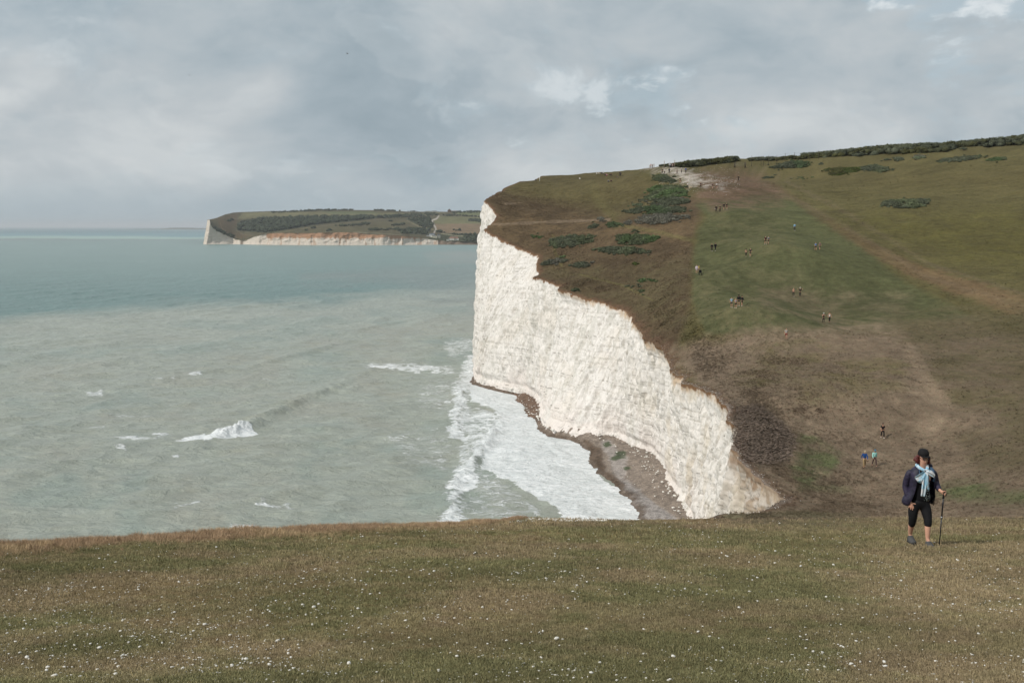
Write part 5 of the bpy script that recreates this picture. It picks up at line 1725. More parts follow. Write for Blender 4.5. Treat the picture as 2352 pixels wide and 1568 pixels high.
person(1600, 627, 'woman in a pale dress standing by the pushchair', 'stand', False, ('longcoat', (206, 190, 200)), ('shorts', (190, 170, 180)), BL_, SKN, (), GW, h=1.66)
person(1605, 625, 'person in a yellow shirt bending over the pushchair', 'stand', False, ('shirt', (206, 184, 90)), ('trousers', (150, 120, 100)), DK, BLK, (), GW, h=1.45)
person(1645, 487.2, 'walker in black with a white bag, leftmost of the four in a row', 'walk', True, ('coat', BLK), ('trousers', BLK), DK, BLK, [('bag', WHT)], GW)
person(1653.6, 486.6, 'thin walker in dark brown, second from the left of a row of four', 'stand', True, ('shirt', (56, 50, 46)), ('trousers', BLK), DK, BLK, (), GW)
person(1662.5, 482, 'walker in black jacket and shorts, third of a row of four', 'walk2', True, ('coat', BLK), ('shorts', BLK), DK, WHT, (), GW)
person(1668.8, 481.2, 'walker in black T-shirt, rightmost of the row of four', 'walk', True, ('shirt', BLK), ('shorts', BLK), DK, WHT, (), GW)
person(1696, 416, 'lone dark figure standing at the top of the field bank', 'stand', False, ('coat', (40, 42, 38)), ('trousers', BLK), DK, BLK, (), GT)
person(1579.4, 432.2, 'person in a white T-shirt with a pale dog', 'stand', False, ('shirt', WHT), ('trousers', BLK), DK, BLK, (), GT)
person(1609.3, 431.6, 'slim walker in black carrying a light bag on the worn slope', 'walk', True, ('shirt', BLK), ('trousers', BLK), DK, WHT, [('bag', (190, 180, 170))], GT)
person(1636.8, 433.2, 'walker in black shirt and shorts with white socks, left of a pair', 'walk2', True, ('shirt', BLK), ('shorts', BLK), BL_, WHT, (), GT)
person(1645.9, 432.8, 'walker with a white top over black, right of a pair', 'walk', True, ('shirt', WHT), ('shorts', BLK), DK, WHT, (), GT)
person(1562, 420.4, 'runner in a black shirt and dark red shorts beside the thicket', 'wide', True, ('shirt', BLK), ('shorts', (110, 34, 44)), DK, BLK, (), GT)
person(1521, 398.8, 'dark clothed walker at the left edge of the white chalk', 'walk', True, ('shirt', BLK), ('trousers', (36, 36, 44)), DK, WHT, (), GT)
person(1526.4, 399.8, 'walker in a white T-shirt at the left edge of the chalk', 'stand', True, ('shirt', WHT), ('trousers', BLK), DK, WHT, (), GT)
person(1537, 398.2, 'figure in a long dark green coat on the white chalk', 'stand', True, ('longcoat', (30, 36, 40)), ('trousers', BLK), ('longhair', BLK), WHT, (), GT)
person(1555, 400.4, 'walker in a striped grey top with bare arms on the chalk', 'walk', False, ('shirt', (146, 136, 132)), ('trousers', BLK), ('longhair', (80, 50, 40)), WHT, (), GT)
person(1565.2, 397.9, 'walker in a grey top and white hat on the chalk', 'walk2', True, ('shirt', (110, 122, 128)), ('trousers', BLK), ('cap', WHT), WHT, (), GT)
person(1575, 397.6, 'walker in a blue jacket at the right edge of the chalk', 'stand', True, ('coat', (36, 74, 140)), ('trousers', BLK), DK, BLK, (), GT, h=1.8)
for x_, y_, lab, c_, b_, hh in [(1537.6, 384.4, 'person in white, leftmost of the cluster at the upper gate', WHT, GRY, 1.6), (1539.8, 385.6, 'person in light grey inside the cluster at the upper gate', (160, 166, 172), NAV, 1.8),
                                (1542.4, 385.8, 'person in black in the middle of the cluster at the upper gate', BLK, BLK, 1.85), (1544.6, 386.4, 'person in beige in front of the cluster at the upper gate', (176, 160, 148), (120, 110, 110), 1.75),
                                (1546.6, 386.0, 'person in dark red, rightmost of the cluster at the upper gate', (84, 40, 46), BLK, 1.85)]:
    person(x_, y_, lab, 'stand', False, ('coat', c_), ('trousers', b_), DK, BLK, (), 'people clustered at the upper gate', h=hh)
person(1494.8, 386.5, 'person in an orange top leaning at the left gate', 'stand', False, ('shirt', (178, 112, 92)), ('trousers', (70, 66, 70)), DK, BLK, (), 'people at the left gate', h=1.8)
person(1498.8, 386.5, 'person in dark blue beside the orange top at the left gate', 'stand', False, ('shirt', (50, 56, 70)), ('trousers', (60, 60, 66)), DK, BLK, (), 'people at the left gate', h=1.65)
for x_, y_, lab, k_, c_, b_, hr__ in [
        (1230.5, 415.9, 'dark clothed figure sitting alone nearest the far cliff edge', 'sit', BLK, BLK, DK), (1370.5, 400.6, 'person in white lying back, leftmost of the picnic row', 'sit2', WHT, (190, 184, 170), BL_),
        (1375.6, 400.4, 'person in cream sitting second in the picnic row', 'sit', (200, 196, 180), (150, 140, 130), BL_), (1382, 400.0, 'person in navy sitting upright in the picnic row', 'sit', NAV, NAV, DK),
        (1386, 399.8, 'person in white and dark trousers in the picnic row', 'sit2', WHT, NAV, DK), (1390, 403.5, 'person in black left of the pink top', 'sit', BLK, BLK, DK),
        (1393.5, 404.2, 'person in a pink top sitting in the grass', 'sit2', (206, 150, 170), (150, 70, 76), BL_), (1400.9, 403.3, 'fair haired person in black sitting right of the pink top', 'sit', BLK, BLK, BL_),
        (1404.3, 402.8, 'person in dark brown at the right of the picnic group', 'sit2', (70, 50, 46), BLK, DK), (1418, 408.8, 'small dark figure crouching in the grass with pale socks', 'sit', BLK, (150, 140, 120), DK),
        (1397.4, 418.2, 'person in grey lying with a bag, left of the lower pair', 'sit2', (120, 124, 128), (50, 56, 70), BL_), (1403.7, 417.6, 'person in dark pink and black, right of the lower pair', 'sit', (90, 50, 56), BLK, DK),
        (1331.5, 412.3, 'person in white crouching alone on the far brow', 'sit', WHT, (206, 200, 186), BL_)]:
    person(x_, y_, lab, k_, False, ('coat', c_), ('trousers', b_), hr__, BLK, (), GS)
person(1423.8, 404.6, 'standing dark figure, left of the pair at the far brow', 'stand', False, ('coat', BLK), ('trousers', BLK), DK, BLK, (), 'pair standing on the far brow')
person(1425.9, 404.8, 'standing grey jacket figure, right of the pair at the far brow', 'walk', False, ('coat', (66, 70, 78)), ('trousers', BLK), DK, BLK, (), 'pair standing on the far brow', h=1.66)

# dog by the white T-shirt, pushchair by the family
def tube(name, pts, rad, mat, parent=None, seg=8, cap=True, flat=1.0):
    """round bar through points with a radius at each"""
    P = [Vector(p) for p in pts]
    if not hasattr(rad, '__len__'):
        rad = [rad] * len(P)
    vs, fs = [], []
    prev = None
    for i, p in enumerate(P):
        t_ = (P[min(i + 1, len(P) - 1)] - P[max(i - 1, 0)]).normalized()
        a = Vector((0, 0, 1)) if abs(t_.z) < 0.9 else Vector((1, 0, 0))
        if prev is not None:
            a = prev
        b_ = t_.cross(a).normalized(); a = b_.cross(t_).normalized(); prev = a
        for k in range(seg):
            th = 2 * math.pi * k / seg
            vs.append(p + (a * math.cos(th) + b_ * math.sin(th) * flat) * rad[i])
    for i in range(len(P) - 1):
        for k in range(seg):
            fs.append((i * seg + k, i * seg + (k + 1) % seg, (i + 1) * seg + (k + 1) % seg, (i + 1) * seg + k))
    if cap:
        fs.append(tuple(range(seg - 1, -1, -1))); fs.append(tuple((len(P) - 1) * seg + k for k in range(seg)))
    return mesh_obj(name, vs, fs, mat, parent)


def put_on_ground(px, py):
    X, Y, Z, ok = cast(px, py)
    return (float(X[0]), float(Y[0]), float(Z[0]))


dogm = skin_mesh('dog', {'b': (0, 0, .42, .11, .13), 'c': (.32, 0, .46, .12, .15), 'n': (.50, 0, .62, .07, .08), 'h': (.60, 0, .70, .075, .075), 'm': (.74, 0, .66, .035, .04), 'r': (-.22, 0, .43, .10, .11), 't': (-.42, 0, .58, .02, .02),
                         'fl': (.36, .08, .24, .04, .04), 'fl2': (.37, .08, .03, .03, .03), 'fr': (.36, -.08, .24, .04, .04), 'fr2': (.37, -.08, .03, .03, .03),
                         'hl': (-.22, .08, .28, .06, .06), 'hl1': (-.32, .08, .17, .03, .03), 'hl2': (-.27, .08, .03, .03, .03), 'hr': (-.22, -.08, .28, .06, .06), 'hr1': (-.32, -.08, .17, .03, .03), 'hr2': (-.27, -.08, .03, .03, .03)},
                 [('b', 'c'), ('c', 'n'), ('n', 'h'), ('h', 'm'), ('b', 'r'), ('r', 't'), ('c', 'fl'), ('fl', 'fl2'), ('c', 'fr'), ('fr', 'fr2'), ('r', 'hl'), ('hl', 'hl1'), ('hl1', 'hl2'), ('r', 'hr'), ('hr', 'hr1'), ('hr1', 'hr2')], 1)
o = bpy.data.objects.new('dog', dogm); link(o); dogm.materials.append(cloth((196, 176, 150))); o.location = put_on_ground(1585.5, 433.5); tag(o, 'pale dog standing beside the person in a white T-shirt', 'dog')

e = empty('pushchair', put_on_ground(1608.5, 631.5)); tag(e, 'black pushchair on the grass beside the family', 'pushchair')
mb_ = cloth(BLK)
tube('frame', [(-.22, .25, .95), (-.22, 0, .6), (-.22, -.35, .15)], .02, mb_, e); tube('frame', [(.22, .25, .95), (.22, 0, .6), (.22, -.35, .15)], .02, mb_, e); tube('handle', [(-.22, .25, .95), (.22, .25, .95)], .022, mb_, e)
mesh_obj('seat', [(-.2, -.25, .4), (.2, -.25, .4), (.2, .1, .4), (-.2, .1, .4), (-.2, .22, .85), (.2, .22, .85)], [(0, 1, 2, 3), (3, 2, 5, 4), (0, 3, 4), (1, 5, 2)], mb_, e)
hv = [(.23 * sx_, .05 + .25 * math.cos(a), .70 + .25 * math.sin(a)) for a in np.linspace(0, 2.2, 7) for sx_ in (-1, 1)]
mesh_obj('hood', hv, [(2 * i, 2 * i + 1, 2 * i + 3, 2 * i + 2) for i in range(6)], mb_, e)
for (wx, wy, wr_) in ((-.26, -.33, .12), (.26, -.33, .12), (-.26, .2, .14), (.26, .2, .14)):
    tube('wheel', [(wx - .02, wy, wr_), (wx + .02, wy, wr_)], wr_, mb_, e, 14)
    tube('strut', [(wx * .85, wy, wr_), (wx * .8, 0, .5)], .014, mb_, e, 6)

# ================================================================ FENCES AND GATES on the skyline
M_WOOD = simple('grey_wood', lin(150, 136, 120), 0.85, 0.25, 5.0)
M_DWOOD = simple('dark_wood', lin(78, 70, 62), 0.85, 0.25, 5.0)
M_WIRE = simple('wire', lin(110, 112, 112), 0.5, 0.1, 5.0, 0.4)
M_WPAINT = simple('white_paint', lin(224, 224, 220), 0.6, 0.08, 3.0)


def ground_near(px, Y):
    x = (px - PX0) / F * Y
    for _ in range(3):
        z = float(ground_z(np.array([x]), np.array([Y]))[0])
        d = Y * cP - (z - CAMZ) * sP
        x = (px - PX0) * d / F
    return (x, Y, z)


def fence(name, label, cat, posts, Y, h, mat, rails=(), rmat=None, r=.07, rr=.03):
    b0 = ground_near(posts[0], Y)
    e = empty(name, b0); tag(e, label, cat)
    tops = []
    for p in posts:
        q_ = ground_near(p, Y); l = (q_[0] - b0[0], 0, q_[2] - b0[2])
        hh = h * random.uniform(0.93, 1.07)
        tube('post', [(l[0], 0, l[2] - .3), (l[0], 0, l[2] + hh)], [r, r * .9], mat, e, 6)
        tops.append(l)
    for (zr, a, b_) in rails:
        pts = [(tops[i][0], -.05, tops[i][2] + zr) for i in range(a, b_ + 1)]
        tube('rail' if rr > .02 else 'wire', pts, rr, rmat or mat, e, 5)
    return e


fence('gate', 'pale wooden gate with posts at the head of the chalk path', 'gate', [1491.5, 1495.2, 1499.8, 1502.5], 386, 1.9, M_WOOD, [(1.5, 0, 3), (1.0, 0, 3), (.5, 0, 3)], M_WOOD, .07, .045)
fence('fence_post', 'pale wooden post between the left gate and the clustered people', 'post', [1525.5], 384, 2.6, M_WOOD, r=.11)
fence('fence_post', 'pale wooden post just right of the clustered people', 'post', [1549.5], 384, 2.7, M_WOOD, r=.11)
fence('wire_fence', 'sagging wire fence running down left from the chalk path gate', 'fence', [1471, 1480, 1491], 386, 1.1, M_WOOD, [(1.0, 0, 2), (.6, 0, 2)], M_WIRE, .06, .02)
fence('gate', 'thin metal field gate between the two skyline hedges', 'gate', [1686.5, 1688.5, 1710.5, 1712.5], 392, 2.0, M_DWOOD, [(1.6, 1, 2), (1.2, 1, 2), (.8, 1, 2), (.4, 1, 2)], M_WIRE, .13, .025)
fence('wire_fence', 'row of leaning fence posts along the scrub on the skyline', 'fence', [1726, 1748, 1753, 1765, 1784, 1803, 1824.5, 1860, 1880], 394, 3.6, M_DWOOD, [(3.2, 0, 8), (2.6, 0, 8)], M_WIRE, .07, .015)
fence('marker_post', 'thin white post on the far brow near the cliff corner', 'post', [1239.5], 366, 1.7, M_WPAINT, r=.10)

# ================================================================ GULLS
def gull(px, py, Y, label, roll):
    p = at(px, py, Y)
    e = empty('gull', p, random.uniform(0, 6)); e.scale = (.55, .55, .55); e.rotation_euler.x = roll
    tag(e, label, 'bird')
    m = cloth((150, 154, 158))
    tube('body', [(0, -.28, 0), (0, -.15, 0), (0, .05, .02), (0, .3, .01)], [.02, .07, .08, .02], m, e, 8)
    for s in (-1, 1):
        mesh_obj('wing', [(0, -.08, .03), (s * .35, -.10, .16), (s * .75, .02, .10), (s * .35, .08, .15), (0, .1, .03)], [(0, 1, 3, 4), (1, 2, 3)], m, e)


gull(435, 173, 120, 'small grey gull flying over the sea at the left', .3)
gull(798, 124, 130, 'small grey gull gliding high above the headland', -.4)

# ================================================================ THE NEAREST WALKER
WX, WY_ = None, None
_X, _Y, _Z, _ = cast(2112, 1252)
wpos = (float(_X[0]), float(_Y[0]), float(_Z[0]))
print("woman at", wpos)


def wl_(cx, cy, d=0.0):
    """tracing grid of the figure: pixels to metres, d = depth (towards the camera is negative)"""
    return ((cx - 455) * 0.00133, d, (1418 - cy) * 0.001385)


woman = empty('person', wpos, -0.02)
tag(woman, 'woman in a black cap, sunglasses and pale blue scarf walking up with a trekking pole', 'person')
M_SKIN = simple('skin', lin(206, 158, 134), 0.6, 0.10, 9.0, 0.3, 0.1)
M_SKIN2 = simple('skin_legs', lin(184, 130, 108), 0.6, 0.10, 9.0, 0.3, 0.1)
M_BLACK = simple('black_stretch', lin(24, 24, 27), 0.75, 0.25, 5.0, 0.25, 0.2)
M_CAP = simple('black_cap', lin(30, 29, 30), 0.8, 0.2, 8.0, 0.2, 0.2)
M_HAIR = simple('red_hair', lin(92, 40, 36), 0.5, 0.45, 22.0, 0.4, 0.6)
M_LENS = simple('dark_lens', lin(10, 10, 12), 0.08, 0.05, 3.0, 0.8)
M_SHOE = simple('grey_shoe', lin(78, 78, 78), 0.8, 0.3, 14.0, 0.25, 0.4)
M_SOLE = simple('dark_sole', lin(40, 40, 42), 0.8, 0.2, 10.0)
M_LINING = simple('blue_lining', lin(74, 100, 128), 0.7, 0.2, 8.0, 0.3, 0.3)
M_POLE = simple('pole_black', lin(26, 28, 36), 0.35, 0.1, 5.0, 0.5)
M_METAL = simple('pole_metal', lin(170, 172, 174), 0.35, 0.1, 5.0, 0.6, 0, 0.6)
M_GRIP = simple('pole_grip', lin(28, 28, 30), 0.8, 0.1, 9.0)
M_LIP = simple('lips', lin(150, 84, 78), 0.5, 0.1, 9.0)


def jacket_mat():
    m, T, b = mat_new('purple_jacket', 0.55, spec=0.35)
    tcn = T.add('ShaderNodeTexCoord')
    n = T.noise(tcn.outputs['Object'], 9, 5, 0.65, 0.8); n2 = T.noise(tcn.outputs['Object'], 26, 3, 0.6)
    c = T.mix(T.rng(n, 0.42, 0.6, 0, 1), lin(28, 27, 42), lin(52, 46, 68))
    c = T.mix(T.rng(n2, 0.55, 0.7, 0, 0.6), c, lin(24, 24, 40))
    T.l.new(c, b.inputs['Base Color'])
    bp = T.add('ShaderNodeBump'); bp.inputs['Strength'].default_value = 0.7; bp.inputs['Distance'].default_value = 0.03
    T.l.new(T.noise(tcn.outputs['Object'], 7, 4, 0.6, 1.5), bp.inputs['Height']); T.l.new(bp.outputs[0], b.inputs['Normal'])
    return m


def print_mat():
    """black jersey printed with white leaf-like flecks on its left half"""
    m, T, b = mat_new('flecked_top', 0.8, spec=0.15)
    tcn = T.add('ShaderNodeTexCoord')
    q_ = T.vmath('ADD', tcn.outputs['Object'], T.scale(T.noise(tcn.outputs['Object'], 30, 2, out=1), 0.02))
    v = T.voronoi(q_, 44, 'F1')
    sp_ = T.add('ShaderNodeSeparateXYZ'); T.l.new(tcn.outputs['Object'], sp_.inputs[0])
    k = T.math('MULTIPLY', T.rng(v, 0.30, 0.40, 1, 0), T.rng(sp_.outputs[0], -0.015, 0.02, 0, 1))
    T.l.new(T.mix(k, lin(22, 22, 25), lin(196, 204, 204)), b.inputs['Base Color'])
    return m


def scarf_mat():
    m, T, b = mat_new('blue_white_scarf', 0.8, spec=0.15)
    tcn = T.add('ShaderNodeTexCoord')
    n = T.noise(tcn.outputs['Object'], 6, 3, 0.6, 1.0)
    c = T.ramp(n, [(0.36, lin(132, 186, 214)), (0.48, lin(168, 206, 226)), (0.60, lin(222, 222, 224))])
    T.l.new(c, b.inputs['Base Color'])
    wv = T.add('ShaderNodeTexWave', wave_type='BANDS'); wv.bands_direction = 'X'
    T.l.new(tcn.outputs['Object'], wv.inputs[0]); wv.inputs['Scale'].default_value = 12; wv.inputs['Distortion'].default_value = 5
    bp = T.add('ShaderNodeBump'); bp.inputs['Strength'].default_value = 0.5; bp.inputs['Distance'].default_value = 0.01
    T.l.new(wv.outputs[1], bp.inputs['Height']); T.l.new(bp.outputs[0], b.inputs['Normal'])
    return m


M_JACK, M_PRINT, M_SCARF = jacket_mat(), print_mat(), scarf_mat()


def add_skin(name, N, E, mat, parent=woman, sub=2):
    m = skin_mesh(name, N, E, sub)
    m.materials.append(mat)
    o_ = bpy.data.objects.new(name, m)
    return link(o_, parent)


def nd(cx, cy, d, rx, ry=None):
    return (*wl_(cx, cy, d), rx, ry if ry is not None else rx)


# body: head, neck, trunk, arms with hands, legs
B = {
    'pel': nd(432, 850, 0.02, .135, .11), 'wai': nd(445, 720, 0.02, .13, .10), 'che': nd(445, 520, 0.02, .145, .11), 'nek': nd(448, 385, 0.02, .052, .055), 'jaw': nd(452, 318, -0.012, .058, .07), 'hed': nd(452, 262, 0.0, .072, .088), 'top': nd(452, 195, 0.015, .06, .075),
    'shL': nd(300, 445, 0.03, .06), 'elL': nd(245, 640, 0.07, .042), 'wrL': nd(285, 815, -0.03, .026, .022), 'paL': nd(298, 850, -0.06, .036, .018),
    'shR': nd(588, 445, 0.03, .058), 'elR': nd(640, 590, 0.05, .042), 'wrR': nd(648, 660, -0.17, .026, .024), 'paR': nd(668, 672, -0.21, .034, .026),
    'hiL': nd(370, 880, 0.02, .10), 'knL': nd(352, 1090, 0.02, .062), 'caL': nd(355, 1180, 0.09, .056), 'anL': nd(368, 1305, 0.16, .036), 'toL': nd(374, 1385, 0.10, .036, .03),
    'hiR': nd(505, 880, 0.02, .10), 'knR': nd(520, 1070, -0.10, .062), 'caR': nd(515, 1165, -0.13, .056), 'anR': nd(515, 1302, -0.15, .037), 'toR': nd(532, 1392, -0.26, .036, .03)}
BE = [('pel', 'wai'), ('wai', 'che'), ('che', 'nek'), ('nek', 'jaw'), ('jaw', 'hed'), ('hed', 'top'), ('che', 'shL'), ('shL', 'elL'), ('elL', 'wrL'), ('wrL', 'paL'), ('che', 'shR'), ('shR', 'elR'), ('elR', 'wrR'), ('wrR', 'paR'),
      ('pel', 'hiL'), ('hiL', 'knL'), ('knL', 'caL'), ('caL', 'anL'), ('anL', 'toL'), ('pel', 'hiR'), ('hiR', 'knR'), ('knR', 'caR'), ('caR', 'anR'), ('anR', 'toR')]
# fingers of the hanging hand: spread thumb, three fingers down
fing = {'fLa': [(290, 880, -.07), (292, 905, -.075), (294, 925, -.07)], 'fLb': [(306, 882, -.075), (313, 910, -.08), (318, 935, -.075)], 'fLc': [(278, 872, -.06), (274, 892, -.06), (272, 905, -.055)], 'fLd': [(318, 872, -.075), (326, 895, -.08), (330, 912, -.075)],
        'fLt': [(318, 842, -.07), (345, 845, -.08), (376, 855, -.085)],
        'fRa': [(690, 650, -.245), (704, 648, -.225), (700, 654, -.20)], 'fRb': [(692, 668, -.25), (708, 668, -.23), (704, 672, -.205)], 'fRc': [(690, 686, -.25), (706, 688, -.23), (700, 692, -.21)], 'fRd': [(684, 702, -.24), (698, 706, -.225), (692, 708, -.21)],
        'fRt': [(662, 650, -.245), (672, 640, -.26), (690, 640, -.255)]}
for k, pts in fing.items():
    prev = 'paL' if k[1] == 'L' else 'paR'
    for i, p in enumerate(pts):
        B[k + str(i)] = nd(*p, .0115 - .0015 * i)
        BE.append((prev, k + str(i))); prev = k + str(i)
body = add_skin('body', B, BE, M_SKIN, sub=2)


# face
add_skin('nose', {'a': nd(452, 262, -0.088, .009), 'b': nd(452, 288, -0.106, .013), 'c': nd(452, 296, -0.092, .011)}, [('a', 'b'), ('b', 'c')], M_SKIN, sub=1)
add_skin('mouth', {'a': nd(434, 312, -0.080, .004), 'b': nd(452, 310, -0.090, .0065), 'c': nd(470, 312, -0.080, .004)}, [('a', 'b'), ('b', 'c')], M_LIP, sub=1)
# sunglasses: two lenses, bridge, arms
gl = empty('sunglasses', (0, 0, 0)); gl.parent = woman
for cxx in (428, 486):
    add_skin('lens', {'a': nd(cxx - 16, 256, -0.104, .020, .020), 'b': nd(cxx + 14, 256, -0.110, .022, .020)}, [('a', 'b')], M_LENS, gl, 1)
tube('bridge', [wl_(440, 250, -0.115), wl_(474, 250, -0.115)], .004, M_LENS, gl, 6)
tube('arm', [wl_(404, 247, -0.075), wl_(392, 245, 0.02)], .004, M_LENS, gl, 6)
tube('arm', [wl_(508, 247, -0.075), wl_(516, 245, 0.02)], .004, M_LENS, gl, 6)
# cap: crown and brim
crn = add_skin('cap', {'z': nd(453, 236, 0.012, .100, .112), 'a': nd(453, 205, 0.012, .104, .118), 'b': nd(453, 172, 0.018, .096, .108), 'c': nd(453, 150, 0.02, .080, .088), 'd': nd(453, 134, 0.02, .050, .055)}, [('z', 'a'), ('a', 'b'), ('b', 'c'), ('c', 'd')], M_CAP, sub=2)
add_skin('brim', {'z': nd(454, 218, -0.05, .10, .014), 'a': nd(455, 224, -0.09, .10, .012), 'b': nd(457, 230, -0.135, .080, .009)}, [('z', 'a'), ('a', 'b')], M_CAP, crn, 2)
# bobbed red hair, blown to her right
add_skin('hair', {'t': nd(452, 215, 0.05, .088, .07), 'l': nd(385, 262, 0.02, .026, .05), 'l2': nd(372, 300, 0.01, .028, .05), 'l3': nd(396, 335, 0.0, .018, .03), 'o': nd(344, 262, 0.03, .016, .03), 'o2': nd(334, 296, 0.02, .014, .02),
                  'r': nd(518, 262, 0.03, .020, .05), 'r2': nd(522, 300, 0.02, .024, .045), 'r3': nd(498, 338, 0.0, .014, .025), 'b': nd(452, 300, 0.08, .075, .035)},
         [('t', 'l'), ('l', 'l2'), ('l2', 'l3'), ('l', 'o'), ('o', 'o2'), ('t', 'r'), ('r', 'r2'), ('r2', 'r3'), ('t', 'b')], M_HAIR, sub=2)
rgh = np.random.default_rng(5)
hv, hf = [], []
for _ in range(150):
    s_ = -1 if rgh.random() < .6 else 1
    x0 = 452 + s_ * rgh.uniform(56, 84); y0_ = rgh.uniform(222, 300); d0 = rgh.uniform(-.03, .06)
    x1 = x0 - (rgh.uniform(-10, 38) if s_ < 0 else rgh.uniform(-12, 6)); y1_ = y0_ + rgh.uniform(30, 62)
    a_ = wl_(x0, y0_, d0); m_ = wl_((x0 + x1) / 2 - s_ * -3, (y0_ + y1_) / 2, d0 - .012); b_ = wl_(x1, min(y1_, 345), d0 + .01)
    w_ = .005; k_ = len(hv)
    hv += [(a_[0] - w_, a_[1], a_[2]), (a_[0] + w_, a_[1], a_[2]), (m_[0] + w_, m_[1], m_[2]), (m_[0] - w_, m_[1], m_[2]), (b_[0], b_[1], b_[2])]
    hf += [(k_, k_ + 1, k_ + 2, k_ + 3), (k_ + 3, k_ + 2, k_ + 4)]
mesh_obj('hair_strands', hv, hf, M_HAIR, woman)
# flecked black top and black leggings
add_skin('top', {'a': nd(446, 400, 0.02, .085, .08), 'b': nd(446, 500, 0.0, .150, .125), 'c': nd(446, 600, -0.01, .150, .125), 'd': nd(444, 700, -0.01, .152, .125), 'e': nd(450, 775, -0.005, .164, .130), 'f': nd(452, 825, -0.005, .172, .134)}, [('a', 'b'), ('b', 'c'), ('c', 'd'), ('d', 'e'), ('e', 'f')], M_PRINT, sub=2)
leg = {'p': nd(432, 850, 0.015, .160, .118), 'w': nd(440, 775, 0.015, .150, .115), 'w2': nd(442, 715, 0.015, .140, .11)}
le = [('p', 'w'), ('w', 'w2')]
for n_, pts in {'L': [(366, 880, .015, .108), (345, 960, .01, .098), (352, 1070, .01, .074), (354, 1130, .05, .068), (357, 1184, .085, .058)], 'R': [(506, 885, .01, .112), (516, 960, -.04, .100), (522, 1050, -.10, .076), (519, 1100, -.12, .071), (520, 1148, -.125, .066)]}.items():
    pv = 'p'
    for i, p in enumerate(pts):
        leg[n_ + str(i)] = nd(*p); le.append((pv, n_ + str(i))); pv = n_ + str(i)
add_skin('leggings', leg, le, M_BLACK, sub=2)
for sx_, ax_, hx_, dd_, ty in ((-1, 368, 374, .13, 1398), (1, 515, 535, -.19, 1404)):
    sh_ = add_skin('shoe', {'h': nd(ax_, 1375, dd_ + .07, .062, .055), 'a': nd(ax_, 1318, dd_ + .05, .058, .06), 'm': nd((ax_ + hx_) / 2, 1368, dd_ - .03, .062, .052), 't': nd(hx_, 1386, dd_ - .16, .062, .040)}, [('m', 'h'), ('m', 'a'), ('m', 't')], M_SHOE, sub=2)
    add_skin('sole', {'h': nd(ax_, ty, dd_ + .09, .064, .018), 'm': nd((ax_ + hx_) / 2, ty + 2, dd_ - .03, .066, .018), 't': nd(hx_, ty + (0 if sx_ < 0 else -4), dd_ - .18, .064, .018)}, [('m', 'h'), ('m', 't')], M_SOLE, sh_, 1)
    add_skin('sock', {'a': nd(ax_, 1310, dd_ + .03, .043, .045), 'b': nd(ax_, 1294, dd_ + .03, .040, .042)}, [('a', 'b')], M_BLACK, sh_, 1)
    for q_ in range(3):
        tube('lace', [wl_(ax_ - 18, 1338 + q_ * 12, dd_ - .015 - q_ * .03), wl_(ax_ + 20, 1336 + q_ * 12, dd_ - .02 - q_ * .03)], .005, M_SOLE, sh_, 5)


# open jacket: shell of rings from the shoulders to the hem, open at the front, with two sleeves
def shell(name, rows, mat, parent=woman, ts=0.012, nseg=28):
    """rows: (height cy, left x, right x, front d, back d, opening left x, opening right x)"""
    vs = []
    for (cy, xl, xr, df, db, ol, orr) in rows:
        cxm, hw = (xl + xr) / 2, (xr - xl) / 2
        dm, hd = (df + db) / 2, (db - df) / 2
        a0 = math.acos(max(-1, min(1, (ol - cxm) / hw))); a1 = math.acos(max(-1, min(1, (orr - cxm) / hw)))
        # from the left opening edge round the back to the right opening edge
        angs = np.linspace(-a0, -2 * math.pi + -a1 + 0, nseg)
        angs = np.linspace(a0 - 2 * math.pi, -2 * math.pi + 2 * math.pi - (2 * math.pi - 0) + a1, 2)
        th0 = -a0; th1 = -a1 - 2 * math.pi
        th = np.linspace(th0, th1, nseg)
        th = -(np.linspace(a0, 2 * math.pi + a1, nseg))
        for t2 in th:
            ex = 0.85
            c_, s_ = math.cos(t2), math.sin(t2)
            x = cxm + hw * math.copysign(abs(c_) ** ex, c_)
            d = dm + hd * math.copysign(abs(s_) ** ex, s_)
            w_ = fbm(np.array([t2 * 2.2]), np.array([cy / 60.0]), octaves=3, seed=23)[0] * 0.012
            p = wl_(x, cy, d)
            vs.append((p[0] + c_ * w_, p[1] + s_ * w_, p[2]))
    f_ = grid_faces(len(rows), nseg)
    o_ = mesh_obj(name, vs, f_, mat, parent)
    md = o_.modifiers.new('thick', 'SOLIDIFY'); md.thickness = ts; md.offset = 1
    o_.modifiers.new('soft', 'SUBSURF').render_levels = 1
    return o_


jk = shell('jacket', [(372, 365, 548, -.04, .10, 392, 520), (400, 322, 598, -.09, .13, 388, 535), (440, 285, 615, -.13, .15, 380, 560), (520, 285, 612, -.15, .16, 365, 575), (600, 290, 608, -.15, .16, 352, 578), (690, 276, 612, -.15, .17, 335, 588), (760, 244, 615, -.14, .18, 320, 600), (830, 196, 610, -.12, .18, 285, 606), (878, 222, 604, -.10, .17, 272, 603)], M_JACK)
shell('lining', [(368, 372, 560, -.055, .085, 395, 512), (400, 350, 592, -.105, .10, 392, 530), (440, 330, 606, -.145, .10, 384, 552), (520, 330, 598, -.158, .10, 372, 572), (560, 330, 592, -.152, .10, 366, 576)], M_LINING, jk, 0.006)
add_skin('sleeve', {'a': nd(322, 425, .03, .062, .072), 'b': nd(288, 470, .04, .072, .080), 'c': nd(258, 560, .06, .062, .068), 'd': nd(246, 650, .07, .055, .060), 'e': nd(266, 740, .02, .054, .055), 'f': nd(284, 806, -.03, .050, .05)}, [('a', 'b'), ('b', 'c'), ('c', 'd'), ('d', 'e'), ('e', 'f')], M_JACK, jk, 2)
